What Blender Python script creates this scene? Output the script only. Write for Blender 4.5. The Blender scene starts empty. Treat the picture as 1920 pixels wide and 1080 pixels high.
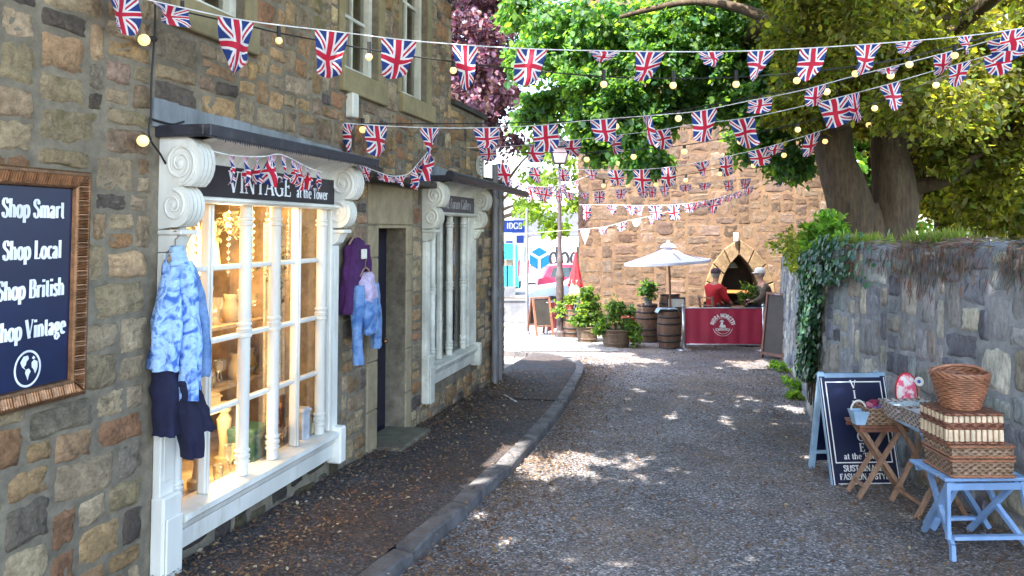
import bpy, math, random
import numpy as np
from mathutils import Vector, Matrix, noise
R = math.radians
rnd = random.Random(7)
SC = bpy.context.scene
COL = SC.collection
PI = math.pi

# ------------------------------------------------------------------ camera model (photograph units -> metres)
FOC, PCX, PCY, PIT, EYE, SLOPE = 1440., 960., 360., R(2.784), 1.75, 0.034
UX, UY = math.sin(R(14.4)), math.cos(R(14.4))            # direction of the street
WD = 2.85                                                 # eye to shop wall
def at(x, y, Y):                                          # the world point at depth Y that the photograph shows at x, y
    dx = (x-PCX)/FOC; dz = (PCY-y)/FOC
    ry = math.cos(PIT)-dz*math.sin(PIT); rz = math.sin(PIT)+dz*math.cos(PIT)
    t = Y/ry
    return Vector((t*dx, Y, EYE+t*rz))
def gz(x, y):                                             # lane falls away from the eye
    a = UX*x+UY*y
    if a < 30: return -SLOPE*a
    return -SLOPE*30 - 0.02*(a-30) if a < 60 else -SLOPE*30-0.6
def road(x, y): return gz(x, y)-0.03
def wl(a, b, z):                                          # shop-wall coordinates -> world
    return Vector((-UY*(WD+b)+UX*a, UX*(WD+b)+UY*a, z))
def wpx(x, y, b=0.):                                      # photograph -> (a, z) on the shop wall, b metres into it
    dx = (x-PCX)/FOC; dz = (PCY-y)/FOC
    ry = math.cos(PIT)-dz*math.sin(PIT); rz = math.sin(PIT)+dz*math.cos(PIT)
    t = (WD+b)/(-UY*dx+UX*ry)
    return t*(UX*dx+UY*ry), EYE+t*rz

# ------------------------------------------------------------------ materials
class NT:
    def __init__(s, name):
        m = bpy.data.materials.new(name); m.use_nodes = True
        s.m = m; s.t = m.node_tree; s.n = s.t.nodes; s.l = s.t.links
        s.b = s.n['Principled BSDF']; s.out = s.n['Material Output']
        s._co = None
    def link(s, a, b): s.l.new(a, b)
    def setin(s, sock, v):
        if v is None: return
        if hasattr(v, 'is_output') or isinstance(v, bpy.types.NodeSocket): s.l.new(v, sock)
        elif isinstance(v, (tuple, list)) and len(v) == 3 and sock.type == 'RGBA': sock.default_value = (*v, 1)
        else: sock.default_value = v
    def co(s, kind='Object'):
        if s._co is None: s._co = s.n.new('ShaderNodeTexCoord')
        return s._co.outputs[kind]
    def mapping(s, vec, scale=(1,1,1), loc=(0,0,0), rot=(0,0,0)):
        k = s.n.new('ShaderNodeMapping'); s.l.new(vec, k.inputs[0])
        k.inputs['Scale'].default_value = scale; k.inputs['Location'].default_value = loc; k.inputs['Rotation'].default_value = rot
        return k.outputs[0]
    def noise(s, scale, detail=4, rough=.6, vec=None, dist=0):
        k = s.n.new('ShaderNodeTexNoise'); s.l.new(vec or s.co(), k.inputs['Vector'])
        k.inputs['Scale'].default_value = scale; k.inputs['Detail'].default_value = detail
        k.inputs['Roughness'].default_value = rough; k.inputs['Distortion'].default_value = dist
        return k.outputs['Fac']
    def voro(s, scale, out='Distance', vec=None, feature='F1', rand=1):
        k = s.n.new('ShaderNodeTexVoronoi'); s.l.new(vec or s.co(), k.inputs['Vector'])
        k.feature = feature; k.inputs['Scale'].default_value = scale; k.inputs['Randomness'].default_value = rand
        return k.outputs[out]
    def wave(s, scale, vec=None, dist=0, axis='X'):
        k = s.n.new('ShaderNodeTexWave'); s.l.new(vec or s.co(), k.inputs['Vector']); k.bands_direction = axis
        k.inputs['Scale'].default_value = scale; k.inputs['Distortion'].default_value = dist
        return k.outputs['Fac']
    def ramp(s, fac, stops, interp='LINEAR'):
        k = s.n.new('ShaderNodeValToRGB'); s.l.new(fac, k.inputs[0]); e = k.color_ramp.elements; k.color_ramp.interpolation = interp
        while len(e) < len(stops): e.new(.5)
        for q, (p, c) in zip(e, stops):
            q.position = p; q.color = (*c, 1) if isinstance(c, (tuple, list)) else (c, c, c, 1)
        return k.outputs[0]
    def mix(s, a, b, fac=1., op='MIX'):
        k = s.n.new('ShaderNodeMix'); k.data_type = 'RGBA'; k.blend_type = op; k.clamp_result = False
        s.setin(k.inputs[0], fac); s.setin(k.inputs[6], a); s.setin(k.inputs[7], b)
        return k.outputs[2]
    def math(s, op, a, b=None, c=None, clamp=False):
        k = s.n.new('ShaderNodeMath'); k.operation = op; k.use_clamp = clamp
        s.setin(k.inputs[0], a)
        if b is not None: s.setin(k.inputs[1], b)
        if c is not None: s.setin(k.inputs[2], c)
        return k.outputs[0]
    def attr(s, name, out='Color'):
        k = s.n.new('ShaderNodeAttribute'); k.attribute_name = name
        return k.outputs[out]
    def sep(s, v):
        k = s.n.new('ShaderNodeSeparateXYZ'); s.l.new(v, k.inputs[0]); return k.outputs
    def objrand(s):
        return s.n.new('ShaderNodeObjectInfo').outputs['Random']
    def bump(s, h, strength=.5, dist=.01, normal=None):
        k = s.n.new('ShaderNodeBump'); s.l.new(h, k.inputs['Height'])
        k.inputs['Strength'].default_value = strength; k.inputs['Distance'].default_value = dist
        if normal is not None: s.l.new(normal, k.inputs['Normal'])
        s.l.new(k.outputs[0], s.b.inputs['Normal'])
        return k.outputs[0]
    def set(s, base=None, rough=None, metal=None, spec=None, trans=None, emis=None, emstr=None, alpha=None, sheen=None, coat=None):
        for nm, v in (('Base Color', base), ('Roughness', rough), ('Metallic', metal), ('Specular IOR Level', spec), ('Transmission Weight', trans),
                      ('Emission Color', emis), ('Emission Strength', emstr), ('Alpha', alpha), ('Sheen Weight', sheen), ('Coat Weight', coat)):
            if v is not None: s.setin(s.b.inputs[nm], v)
        return s.m

def simple(name, c, rough=.6, var=.25, scale=12., bump=.0, metal=0., bscale=None, stretch=None, dirt=None, spec=None):
    """colour with two octaves of uneven tone, a little dirt and relief"""
    N = NT(name)
    vec = N.co()
    if stretch: vec = N.mapping(vec, stretch)
    f = N.noise(scale, 6, .65, vec)
    g = N.noise(scale*.23, 3, .5, vec)
    lo = tuple(v*(1-var) for v in c); hi = tuple(min(1, v*(1+var)) for v in c)
    col = N.ramp(f, [(.3, lo), (.7, hi)])
    col = N.mix(col, N.ramp(g, [(.35, .72), (.65, 1.08)]), 1., 'MULTIPLY')
    if dirt:
        col = N.mix(col, dirt, N.ramp(N.noise(scale*.6, 8, .75, vec), [(.55, 0.), (.75, .8)]))
    N.set(col, rough, metal, spec)
    if bump: N.bump(N.noise(bscale or scale*2, 6, .7, vec), bump, .006)
    return N.m

# ------------------------------------------------------------------ mesh builder
class MB:
    def __init__(s): s.v = []; s.f = []; s.mi = []; s.c = []; s.uv = []; s.cur = 0; s.col = (1, 1, 1); s.M = None
    def add(s, vs, fs, uv=None):
        n = len(s.v)
        for p in vs:
            p = Vector(p)
            if s.M is not None: p = s.M @ p
            s.v.append(p)
        s.c += [s.col]*len(vs)
        s.uv += (list(uv) if uv is not None else [(0, 0, 0)]*len(vs))
        for f in fs: s.f.append([i+n for i in f]); s.mi.append(s.cur)
        return s
    def box(s, x0, x1, y0, y1, z0, z1, bev=0.):
        if x0 > x1: x0, x1 = x1, x0
        if y0 > y1: y0, y1 = y1, y0
        if z0 > z1: z0, z1 = z1, z0
        if not bev:
            v = [(x, y, z) for z in (z0, z1) for y in (y0, y1) for x in (x0, x1)]
            return s.add(v, [(0,2,3,1),(4,5,7,6),(0,1,5,4),(2,6,7,3),(0,4,6,2),(1,3,7,5)])
        b = min(bev, (x1-x0)/2.01, (y1-y0)/2.01, (z1-z0)/2.01)
        c = ((x0+x1)/2, (y0+y1)/2, (z0+z1)/2); h = ((x1-x0)/2, (y1-y0)/2, (z1-z0)/2)
        vs = []; idx = {}
        for sx in (-1, 1):
            for sy in (-1, 1):
                for sz in (-1, 1):
                    for ax in range(3):
                        q = [sx*(h[0]-b), sy*(h[1]-b), sz*(h[2]-b)]
                        q[ax] = (sx, sy, sz)[ax]*h[ax]
                        idx[(sx, sy, sz, ax)] = len(vs); vs.append((c[0]+q[0], c[1]+q[1], c[2]+q[2]))
        fs = []
        for ax in range(3):
            o = [k for k in range(3) if k != ax]
            for sg in (-1, 1):
                f = []
                for (p, q) in ((-1,-1),(1,-1),(1,1),(-1,1)):
                    k = [0,0,0]; k[ax] = sg; k[o[0]] = p; k[o[1]] = q
                    f.append(idx[(*k, ax)])
                fs.append(f if (sg > 0) == (ax != 1) else f[::-1])
        for ax in range(3):
            o = [k for k in range(3) if k != ax]
            for p in (-1, 1):
                for q in (-1, 1):
                    k0 = [0,0,0]; k0[o[0]] = p; k0[o[1]] = q; k1 = list(k0); k0[ax] = -1; k1[ax] = 1
                    fs.append([idx[(*k0, o[0])], idx[(*k1, o[0])], idx[(*k1, o[1])], idx[(*k0, o[1])]])
        for sx in (-1, 1):
            for sy in (-1, 1):
                for sz in (-1, 1): fs.append([idx[(sx, sy, sz, k)] for k in range(3)])
        return s.add(vs, fs)
    def bar(s, p, q, w, d=None, up=(0, 0, 1)):            # rectangular bar from p to q
        p = Vector(p); q = Vector(q); d = d or w
        t = (q-p).normalized(); up = Vector(up)
        if abs(t.dot(up)) > .98: up = Vector((0, 1, 0))
        a = t.cross(up).normalized(); b = a.cross(t)
        vs = []
        for o in (p, q):
            for i, j in ((-1,-1),(1,-1),(1,1),(-1,1)): vs.append(o+a*i*w/2+b*j*d/2)
        return s.add(vs, [(3,2,1,0),(4,5,6,7),(0,1,5,4),(1,2,6,5),(2,3,7,6),(3,0,4,7)])
    def tube(s, pts, rad, n=8, ell=1., cap=True):
        pts = [Vector(p) for p in pts]; k = len(pts)
        rad = [rad]*k if not isinstance(rad, (list, tuple)) else rad
        vs = []; ref = None
        for i, p in enumerate(pts):
            t = (pts[min(i+1, k-1)]-pts[max(i-1, 0)])
            if t.length < 1e-9: t = Vector((0, 0, 1))
            t.normalize()
            if ref is None:
                ref = Vector((1, 0, 0)) if abs(t.x) < .9 else Vector((0, 1, 0))
            a = (ref-t*ref.dot(t)).normalized(); ref = a; b = t.cross(a)
            for j in range(n):
                w = 2*PI*j/n
                vs.append(p+a*math.cos(w)*rad[i]+b*math.sin(w)*rad[i]*ell)
        fs = [(i*n+j, i*n+(j+1) % n, (i+1)*n+(j+1) % n, (i+1)*n+j) for i in range(k-1) for j in range(n)]
        if cap: fs += [tuple(range(n-1, -1, -1)), tuple((k-1)*n+j for j in range(n))]
        return s.add(vs, fs)
    def lathe(s, prof, o=(0, 0, 0), n=16, cap=True, sx=1., sy=1.):   # prof: (r, z)
        vs = [(o[0]+r*math.cos(2*PI*j/n)*sx, o[1]+r*math.sin(2*PI*j/n)*sy, o[2]+z) for r, z in prof for j in range(n)]
        k = len(prof)
        fs = [(i*n+j, i*n+(j+1) % n, (i+1)*n+(j+1) % n, (i+1)*n+j) for i in range(k-1) for j in range(n)]
        if cap: fs += [tuple(range(n-1, -1, -1)), tuple((k-1)*n+j for j in range(n))]
        return s.add(vs, fs)
    def prism(s, poly, ext):                              # poly: 3-D points of one planar outline, ext: vector
        e = Vector(ext); k = len(poly); vs = [Vector(p) for p in poly]; vs += [p+e for p in vs]
        fs = [tuple(range(k-1, -1, -1)), tuple(range(k, 2*k))]+[(i, (i+1) % k, (i+1) % k+k, i+k) for i in range(k)]
        return s.add(vs, fs)
    def grid(s, fn, nu, nv, uvfn=None):
        vs = [fn(i/nu, j/nv) for j in range(nv+1) for i in range(nu+1)]
        uv = [(i/nu, j/nv, 0) for j in range(nv+1) for i in range(nu+1)]
        w = nu+1
        return s.add(vs, [(j*w+i, j*w+i+1, (j+1)*w+i+1, (j+1)*w+i) for j in range(nv) for i in range(nu)], uv)
    def ball(s, c, r, n=10, m=7, sq=(1, 1, 1), jit=0.):
        vs = []
        for i in range(m+1):
            th = PI*i/m
            for j in range(n):
                ph = 2*PI*j/n; k = 1+jit*(rnd.random()-.5)
                vs.append((c[0]+r*sq[0]*k*math.sin(th)*math.cos(ph), c[1]+r*sq[1]*k*math.sin(th)*math.sin(ph), c[2]+r*sq[2]*k*math.cos(th)))
        return s.add(vs, [(i*n+j, (i+1)*n+j, (i+1)*n+(j+1) % n, i*n+(j+1) % n) for i in range(m) for j in range(n)])
    def build(s, name, mats, parent=None, smooth=False, loc=None, rot=None):
        me = bpy.data.meshes.new(name)
        me.from_pydata([tuple(p) for p in s.v], [], s.f)
        if not isinstance(mats, (list, tuple)): mats = [mats]
        for m in mats: me.materials.append(m)
        if len(mats) > 1: me.polygons.foreach_set('material_index', s.mi)
        ca = me.attributes.new('col', 'FLOAT_COLOR', 'POINT')
        ca.data.foreach_set('color', np.array([(*c[:3], 1.) for c in s.c], dtype=np.float32).ravel())
        if any(u != (0, 0, 0) for u in s.uv):
            ua = me.attributes.new('uvp', 'FLOAT_VECTOR', 'POINT')
            ua.data.foreach_set('vector', np.array(s.uv, dtype=np.float32).ravel())
        if smooth: me.polygons.foreach_set('use_smooth', [True]*len(s.f))
        me.update()
        o = bpy.data.objects.new(name, me); COL.objects.link(o)
        if parent: o.parent = parent
        if loc is not None: o.location = loc
        if rot is not None: o.rotation_euler = rot
        return o

def smooth_angle(o, deg=40):
    try:
        o.data.polygons.foreach_set('use_smooth', [True]*len(o.data.polygons))
        o.data.set_sharp_from_angle(angle=R(deg))
    except Exception: pass
    return o
def tag(o, label=None, cat=None, group=None, kind=None):
    if label: o['label'] = label
    if cat: o['category'] = cat
    if group: o['group'] = group
    if kind: o['kind'] = kind
    return o
def thing(name, label, cat, loc=(0, 0, 0), rz=0., group=None):
    o = bpy.data.objects.new(name, None); COL.objects.link(o); o.empty_display_size = .1
    o.location = loc; o.rotation_euler = (0, 0, rz)
    return tag(o, label, cat, group)
def kids(o): return [c for c in bpy.data.objects if c.parent == o]
def copy_tree(o, parent=None):
    c = o.copy(); COL.objects.link(c)
    if parent is not None: c.parent = parent
    for ch in kids(o): copy_tree(ch, c)
    return c

# ------------------------------------------------------------------ lettering (own serif alphabet, pen strokes)
def arc(cx, cy, rx, ry, a0, a1, n=14):
    return [(cx+rx*math.cos(R(a0+(a1-a0)*i/n)), cy+ry*math.sin(R(a0+(a1-a0)*i/n))) for i in range(n+1)]
def GL():
    g = {}
    def d(ch, adv, strokes, serifs=(), thin=()): g[ch] = (adv, strokes, serifs, thin)
    x = .66
    d('V', .72, [[(.06,1),(.36,0)], [(.36,0),(.64,1)]], [(.07,1,.13),(.63,1,.11)], (1,))
    d('I', .36, [[(.18,0),(.18,1)]], [(.18,0,.15),(.18,1,.15)])
    d('N', .82, [[(.12,0),(.12,1)], [(.12,1),(.66,0)], [(.66,0),(.66,1)]], [(.12,0,.12),(.08,1,.1),(.66,1,.12)], (0, 2))
    d('T', .68, [[(.34,0),(.34,1)], [(.03,.97),(.65,.97)], [(.04,.97),(.04,.76)], [(.64,.97),(.64,.76)]], [(.34,0,.14)], (2, 3))
    d('A', .74, [[(.08,0),(.36,1)], [(.36,1),(.66,0)], [(.18,.33),(.54,.33)]], [(.07,0,.11),(.65,0,.13)], (0,))
    d('G', .8, [arc(.42,.5,.35,.5,50,330), [(.66,.02),(.66,.42)], [(.66,.98),(.66,.72)]], [(.64,.42,.15)], (2,))
    d('E', .64, [[(.15,0),(.15,1)], [(.15,.97),(.55,.97)], [(.15,.52),(.43,.52)], [(.15,.03),(.57,.03)], [(.54,.97),(.54,.76)], [(.56,.03),(.56,.26)], [(.42,.62),(.42,.42)]], [(.12,0,.1),(.12,1,.1)], (4, 5, 6))
    d('S', .58, [[(.48,.74),(.47,.88),(.38,.97),(.28,.99),(.16,.95),(.09,.84),(.1,.7),(.2,.6),(.34,.51),(.46,.41),(.5,.27),(.45,.11),(.34,.02),(.22,.01),(.12,.08),(.08,.26)], [(.48,.72),(.48,.98)], [(.08,.28),(.08,.02)]], (), (1, 2))
    d('L', .6, [[(.15,0),(.15,1)], [(.1,.03),(.54,.03)], [(.53,.03),(.53,.28)]], [(.12,0,.1),(.15,1,.13)], (2,))
    d('B', .68, [[(.15,0),(.15,1)], [(.15,.97),(.34,.97)]+arc(.36,.75,.17,.22,90,-90)+[(.15,.53)], [(.15,.53),(.38,.53)]+arc(.38,.28,.21,.25,90,-90)+[(.15,.03)]], [(.1,0,.1),(.1,1,.1)])
    d('U', .78, [[(.14,1),(.14,.3)]+arc(.39,.27,.25,.27,180,360)+[(.64,1)]], [(.14,1,.13),(.64,1,.11)])
    d('D', .76, [[(.15,0),(.15,1)], [(.15,.97),(.3,.97)]+arc(.3,.5,.34,.47,90,-90)+[(.15,.03)]], [(.1,0,.1),(.1,1,.1)])
    d('F', .6, [[(.15,0),(.15,1)], [(.15,.97),(.55,.97)], [(.15,.52),(.43,.52)], [(.54,.97),(.54,.76)]], [(.15,0,.13),(.12,1,.1)], (3,))
    d('H', .82, [[(.15,0),(.15,1)], [(.65,0),(.65,1)], [(.15,.52),(.65,.52)]], [(.15,0,.13),(.15,1,.13),(.65,0,.13),(.65,1,.13)])
    d('O', .82, [arc(.4,.5,.34,.5,0,360,22)])
    d('M', .96, [[(.12,0),(.14,1)], [(.14,1),(.46,.05)], [(.46,.05),(.78,1)], [(.78,1),(.8,0)]], [(.12,0,.11),(.8,0,.13),(.1,1,.1),(.82,1,.1)], (0, 2))
    d('R', .74, [[(.15,0),(.15,1)], [(.15,.97),(.34,.97)]+arc(.36,.73,.18,.24,90,-90)+[(.15,.49)], [(.34,.49),(.62,.02)]], [(.14,0,.13),(.12,1,.1),(.64,0,.09)])
    d('Y', .7, [[(.06,1),(.35,.45)], [(.35,.45),(.62,1)], [(.35,0),(.35,.46)]], [(.08,1,.12),(.61,1,.1),(.35,0,.13)], (1,))
    d('&', .8, [[(.72,.45),(.5,.12),(.3,0),(.12,.08),(.08,.26),(.2,.45),(.42,.64),(.46,.84),(.34,.98),(.22,.86),(.26,.66),(.74,.02)]])
    d('C', .74, [arc(.42,.5,.34,.5,45,315), [(.66,.98),(.66,.7)]], (), (1,))
    d('a', .54, [[(.1,.5),(.14,.62),(.26,.66),(.36,.6),(.38,.46),(.38,.1),(.42,.02),(.5,.04)], [(.38,.4),(.2,.34),(.08,.2),(.12,.04),(.24,.02),(.38,.14)]])
    d('b', .6, [[(.12,0),(.12,1)], arc(.32,.33,.2,.33,140,-140)], [(.08,1,.08)])
    d('c', .5, [arc(.3,.33,.21,.33,50,310)])
    d('d', .6, [[(.46,0),(.46,1)], arc(.27,.33,.2,.33,40,320)], [(.42,1,.08),(.5,0,.06)])
    d('e', .52, [[(.1,.36),(.46,.36)]+arc(.28,.36,.19,.3,0,180,8)+arc(.29,.33,.2,.33,180,315,8)])
    d('f', .38, [[(.17,0),(.17,.82)]+arc(.29,.84,.12,.16,180,60,6), [(.04,.63),(.33,.63)]], [(.17,0,.13)])
    d('g', .56, [arc(.26,.42,.17,.23,0,360), [(.16,.22),(.12,.1),(.42,.02),(.46,-.12),(.3,-.27),(.12,-.22),(.08,-.1),(.18,.0)], [(.4,.58),(.52,.64)]])
    d('h', .64, [[(.13,0),(.13,1)], [(.13,.5),(.26,.64),(.4,.64),(.48,.5),(.48,0)]], [(.13,0,.12),(.48,0,.12),(.09,1,.08)])
    d('i', .32, [[(.16,0),(.16,x)], [(.16,.82),(.16,.96)]], [(.16,0,.12),(.12,x,.08)])
    d('l', .32, [[(.16,0),(.16,1)]], [(.16,0,.12),(.12,1,.08)])
    d('m', .94, [[(.13,0),(.13,x)], [(.13,.5),(.25,.64),(.38,.64),(.46,.5),(.46,0)], [(.46,.5),(.58,.64),(.71,.64),(.79,.5),(.79,0)]], [(.13,0,.11),(.46,0,.11),(.79,0,.11),(.09,x,.08)])
    d('n', .63, [[(.13,0),(.13,x)], [(.13,.5),(.26,.64),(.4,.64),(.48,.5),(.48,0)]], [(.13,0,.12),(.48,0,.12),(.09,x,.08)])
    d('o', .56, [arc(.28,.33,.21,.33,0,360,18)])
    d('p', .6, [[(.12,-.28),(.12,x)], arc(.32,.33,.2,.33,140,-140)], [(.12,-.28,.12),(.08,x,.08)])
    d('r', .46, [[(.13,0),(.13,x)], [(.13,.48),(.24,.62),(.36,.64),(.42,.56)]], [(.14,0,.13),(.09,x,.08)])
    d('s', .44, [[(.36,.52),(.32,.63),(.2,.66),(.1,.58),(.11,.46),(.24,.36),(.36,.26),(.38,.12),(.28,.01),(.14,.02),(.07,.14)]])
    d('t', .38, [[(.17,.88),(.17,.1),(.23,.01),(.34,.06)], [(.04,.63),(.33,.63)]])
    d('u', .62, [[(.12,x),(.12,.16),(.2,.02),(.34,.04),(.46,.16)], [(.46,0),(.46,x)]], [(.08,x,.09),(.42,x,.09),(.5,0,.06)])
    d('v', .54, [[(.06,x),(.26,0)], [(.26,0),(.46,x)]], [(.07,x,.1),(.45,x,.08)], (1,))
    d('w', .8, [[(.06,x),(.24,0)], [(.24,0),(.4,x)], [(.4,x),(.57,0)], [(.57,0),(.73,x)]], [(.07,x,.1),(.72,x,.08),(.4,x,.08)], (1, 3))
    d('y', .54, [[(.06,x),(.27,.02)], [(.46,x),(.2,-.24),(.1,-.26)]], [(.07,x,.1),(.45,x,.08)], (1,))
    d("'", .2, [[(.1,.98),(.08,.76)]])
    d(' ', .3, [])
    d('.', .24, [[(.1,0),(.1,.12)]])
    return g
GLY = GL()
def text_width(s, cond=1., sp=0.): return sum(GLY[c][0]*cond+sp for c in s)
def text(mb, s, fn, size, cond=1., thick=.16, thin=.06, serif=True, sp=0.02, align='C'):
    """writes s; fn(u, v, lift) maps text plane metres to a point; each stroke lifted a hair above the last"""
    w = text_width(s, cond, sp)*size
    x = -w/2 if align == 'C' else (0 if align == 'L' else -w)
    lift = 0.
    for ch in s:
        adv, strokes, serifs, thins = GLY[ch]
        for k, st in enumerate(strokes):
            pts = [(p[0]*cond*size+x, p[1]*size) for p in st]
            lift += .00003
            n = len(pts); L = []; Rr = []
            for i in range(n):
                a = pts[max(0, i-1)]; b = pts[min(n-1, i+1)]
                dx, dy = b[0]-a[0], b[1]-a[1]; l = math.hypot(dx, dy) or 1e-9
                v = abs(dy)/l
                hw = size*(thin if k in thins else thin+(thick-thin)*v**1.5)/2
                nx, ny = -dy/l*hw, dx/l*hw
                L.append((pts[i][0]+nx, pts[i][1]+ny)); Rr.append((pts[i][0]-nx, pts[i][1]-ny))
            vs = [fn(p[0], p[1], lift) for p in L+Rr]
            mb.add(vs, [(i, i+n, i+n+1, i+1) for i in range(n-1)])
        if serif:
            for (sx, sy, hl) in serifs:
                lift += .00003
                cx = sx*cond*size+x; y0 = sy*size if sy < .01 else sy*size-thin*size*.8
                y1 = y0+thin*size*.8; h = hl*size*cond
                mb.add([fn(cx-h, y0, lift), fn(cx+h, y0, lift), fn(cx+h, y1, lift), fn(cx-h, y1, lift)], [(0, 1, 2, 3)])
        x += adv*cond*size+sp*size
    return w

# ------------------------------------------------------------------ rubble walling
def pack(w, h, cell, wr, hr, blocked, seed):
    r = random.Random(seed); nx = int(w/cell); ny = int(h/cell)
    occ = np.zeros((ny, nx), bool)
    for (a0, a1, b0, b1) in blocked:
        occ[max(0, int(round(b0/cell))):max(0, int(round(b1/cell))), max(0, int(round(a0/cell))):max(0, int(round(a1/cell)))] = True
    out = []
    for j in range(ny):
        for i in range(nx):
            if occ[j, i]: continue
            cw = r.randint(*wr); chh = r.randint(*hr)
            if r.random() < .12: cw = max(2, cw//2)
            k = 0
            while k < cw and i+k < nx and not occ[j, i+k]: k += 1
            rem = k
            while i+rem < nx and not occ[j, i+rem] and rem-k < 2: rem += 1
            if rem-k == 1: k = rem
            cw = k; ch = 1
            while ch < chh and j+ch < ny and not occ[j+ch, i:i+cw].any(): ch += 1
            occ[j:j+ch, i:i+cw] = True
            out.append((i*cell, (i+cw)*cell, j*cell, (j+ch)*cell))
    return out
def stones(mb, rects, fn, gap, relief, palette, seed, rough=.012, rounding=.35, n=6, sink=.012):
    r = random.Random(seed)
    for (u0, u1, v0, v1) in rects:
        uc, vc = (u0+u1)/2, (v0+v1)/2; hu, hv = (u1-u0)/2, (v1-v0)/2
        g = gap*(.6+.8*r.random())/2
        hu = max(.012, hu-g); hv = max(.012, hv-g)
        k = rounding*(.4+1.1*r.random()); seedv = r.random()*100
        rel = relief*(.3+1.1*r.random()); tilt = r.uniform(-.04, .04); sh = r.uniform(-.1, .1)
        c = palette[min(len(palette)-1, int(r.random()**1.15*len(palette)))]; q = .78+.44*r.random()
        mb.col = (c[0]*q, c[1]*q*(.97+.06*r.random()), c[2]*q*(.93+.12*r.random()))
        amp = min(hu, hv)*.2+.004
        vs = []
        for j in range(n+1):
            for i in range(n+1):
                s, t = 2*i/n-1, 2*j/n-1
                s = math.copysign(abs(s)**.7, s); t = math.copysign(abs(t)**.7, t)
                su = s*math.sqrt(max(0, 1-.5*k*t*t)); tv = t*math.sqrt(max(0, 1-.5*k*s*s))
                e = max(abs(s), abs(t))
                nz = noise.noise((su*2.1+seedv, tv*2.1, seedv*.7)); n2 = noise.noise((su*1.7, tv*1.7+seedv, 5.3))
                n3 = noise.noise((su*4+seedv, tv*4-seedv, 1.3))
                uu = uc+su*hu+nz*amp*e+sh*tv*hv*.5; vv = vc+tv*hv+n2*amp*e+tilt*su*hu
                d = rel*(1-e**8)-sink*e**8+rough*(n3*.6+nz*.5)*(1-.4*e)
                vs.append(fn(uu, vv, d))
        w = n+1
        mb.add(vs, [(j*w+i, j*w+i+1, (j+1)*w+i+1, (j+1)*w+i) for j in range(n) for i in range(n)])
    mb.col = (1, 1, 1)

# ------------------------------------------------------------------ leaves
def leaf_mesh(name, C, D, Nn, size, mat, parent, colors, wid=.5, fold=.25, jit=.35, seed=1):
    """C centres, D stem-to-tip directions, Nn face normals (numpy n x 3); one folded leaf blade each"""
    rg = np.random.default_rng(seed); n = len(C)
    D = D/np.linalg.norm(D, axis=1, keepdims=True)
    S = np.cross(D, Nn); S /= np.linalg.norm(S, axis=1, keepdims=True)+1e-9
    Nn = np.cross(S, D)
    L = (size*(1+jit*(rg.random(n)-.5)*2))[:, None]; W = L*wid*(.8+.4*rg.random(n))[:, None]
    V = np.empty((n, 6, 3), np.float32)
    V[:, 0] = C-D*L*.5
    V[:, 1] = C-D*L*.12-S*W*.5+Nn*W*fold*.5
    V[:, 2] = C+D*L*.22-S*W*.38+Nn*W*fold*.4
    V[:, 3] = C+D*L*.5
    V[:, 4] = C+D*L*.22+S*W*.38+Nn*W*fold*.4
    V[:, 5] = C-D*L*.12+S*W*.5+Nn*W*fold*.5
    me = bpy.data.meshes.new(name)
    me.vertices.add(n*6); me.vertices.foreach_set('co', V.ravel())
    base = (np.arange(n)*6)[:, None]
    F = np.concatenate([base+np.array([[0, 1, 2, 3]]), base+np.array([[0, 3, 4, 5]])], 1).reshape(-1)
    me.loops.add(n*8); me.loops.foreach_set('vertex_index', F.astype(np.int32))
    me.polygons.add(n*2)
    me.polygons.foreach_set('loop_start', np.arange(0, n*8, 4, dtype=np.int32))
    me.polygons.foreach_set('loop_total', np.full(n*2, 4, np.int32))
    colors = np.asarray(colors, np.float32)
    ca = me.attributes.new('col', 'FLOAT_COLOR', 'POINT')
    cc = np.repeat(np.concatenate([colors, np.ones((n, 1), np.float32)], 1), 6, axis=0)
    ca.data.foreach_set('color', cc.ravel())
    me.materials.append(mat)
    me.update(calc_edges=True); me.validate()
    o = bpy.data.objects.new(name, me); COL.objects.link(o)
    if parent: o.parent = parent
    return o
def leaf_cloud(clumps, twigs, per, spread, seed, droop=.5):
    """clumps: (x, y, z, rx, ry, rz); twig clusters spread through each, leaves along each twig"""
    rg = np.random.default_rng(seed); C = []; D = []
    for (x, y, z, rx, ry, rz, *k) in clumps:
        nt = int(twigs*(k[0] if k else 1))
        for _ in range(nt):
            v = rg.normal(size=3); v /= np.linalg.norm(v)
            rr = rg.random()**.5
            c = np.array([x, y, z])+v*rr*np.array([rx, ry, rz])
            td = np.array([v[0]*rx, v[1]*ry, v[2]*rz*.4]); td += rg.normal(size=3)*.35*max(rx, ry); td /= np.linalg.norm(td)+1e-9
            td[2] -= droop*rg.random(); td /= np.linalg.norm(td)
            m = int(per*(.5+rg.random()))
            t = rg.random(m)[:, None]-.3
            pts = c+td*t*spread*2+rg.normal(size=(m, 3))*spread*np.array([.42, .42, .22])
            dd = td+rg.normal(size=(m, 3))*.75; dd[:, 2] -= droop*.8
            C.append(pts); D.append(dd)
    C = np.concatenate(C); D = np.concatenate(D)
    Nn = rg.normal(size=C.shape)*.55; Nn[:, 2] += 1
    return C, D, Nn
def leaf_cols(n, pal, seed, var=.35, w=None):
    rg = np.random.default_rng(seed); pal = np.array(pal)
    k = rg.choice(len(pal), n, p=w)
    return pal[k]*(1+var*(rg.random((n, 1))-.5)*2)
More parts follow.
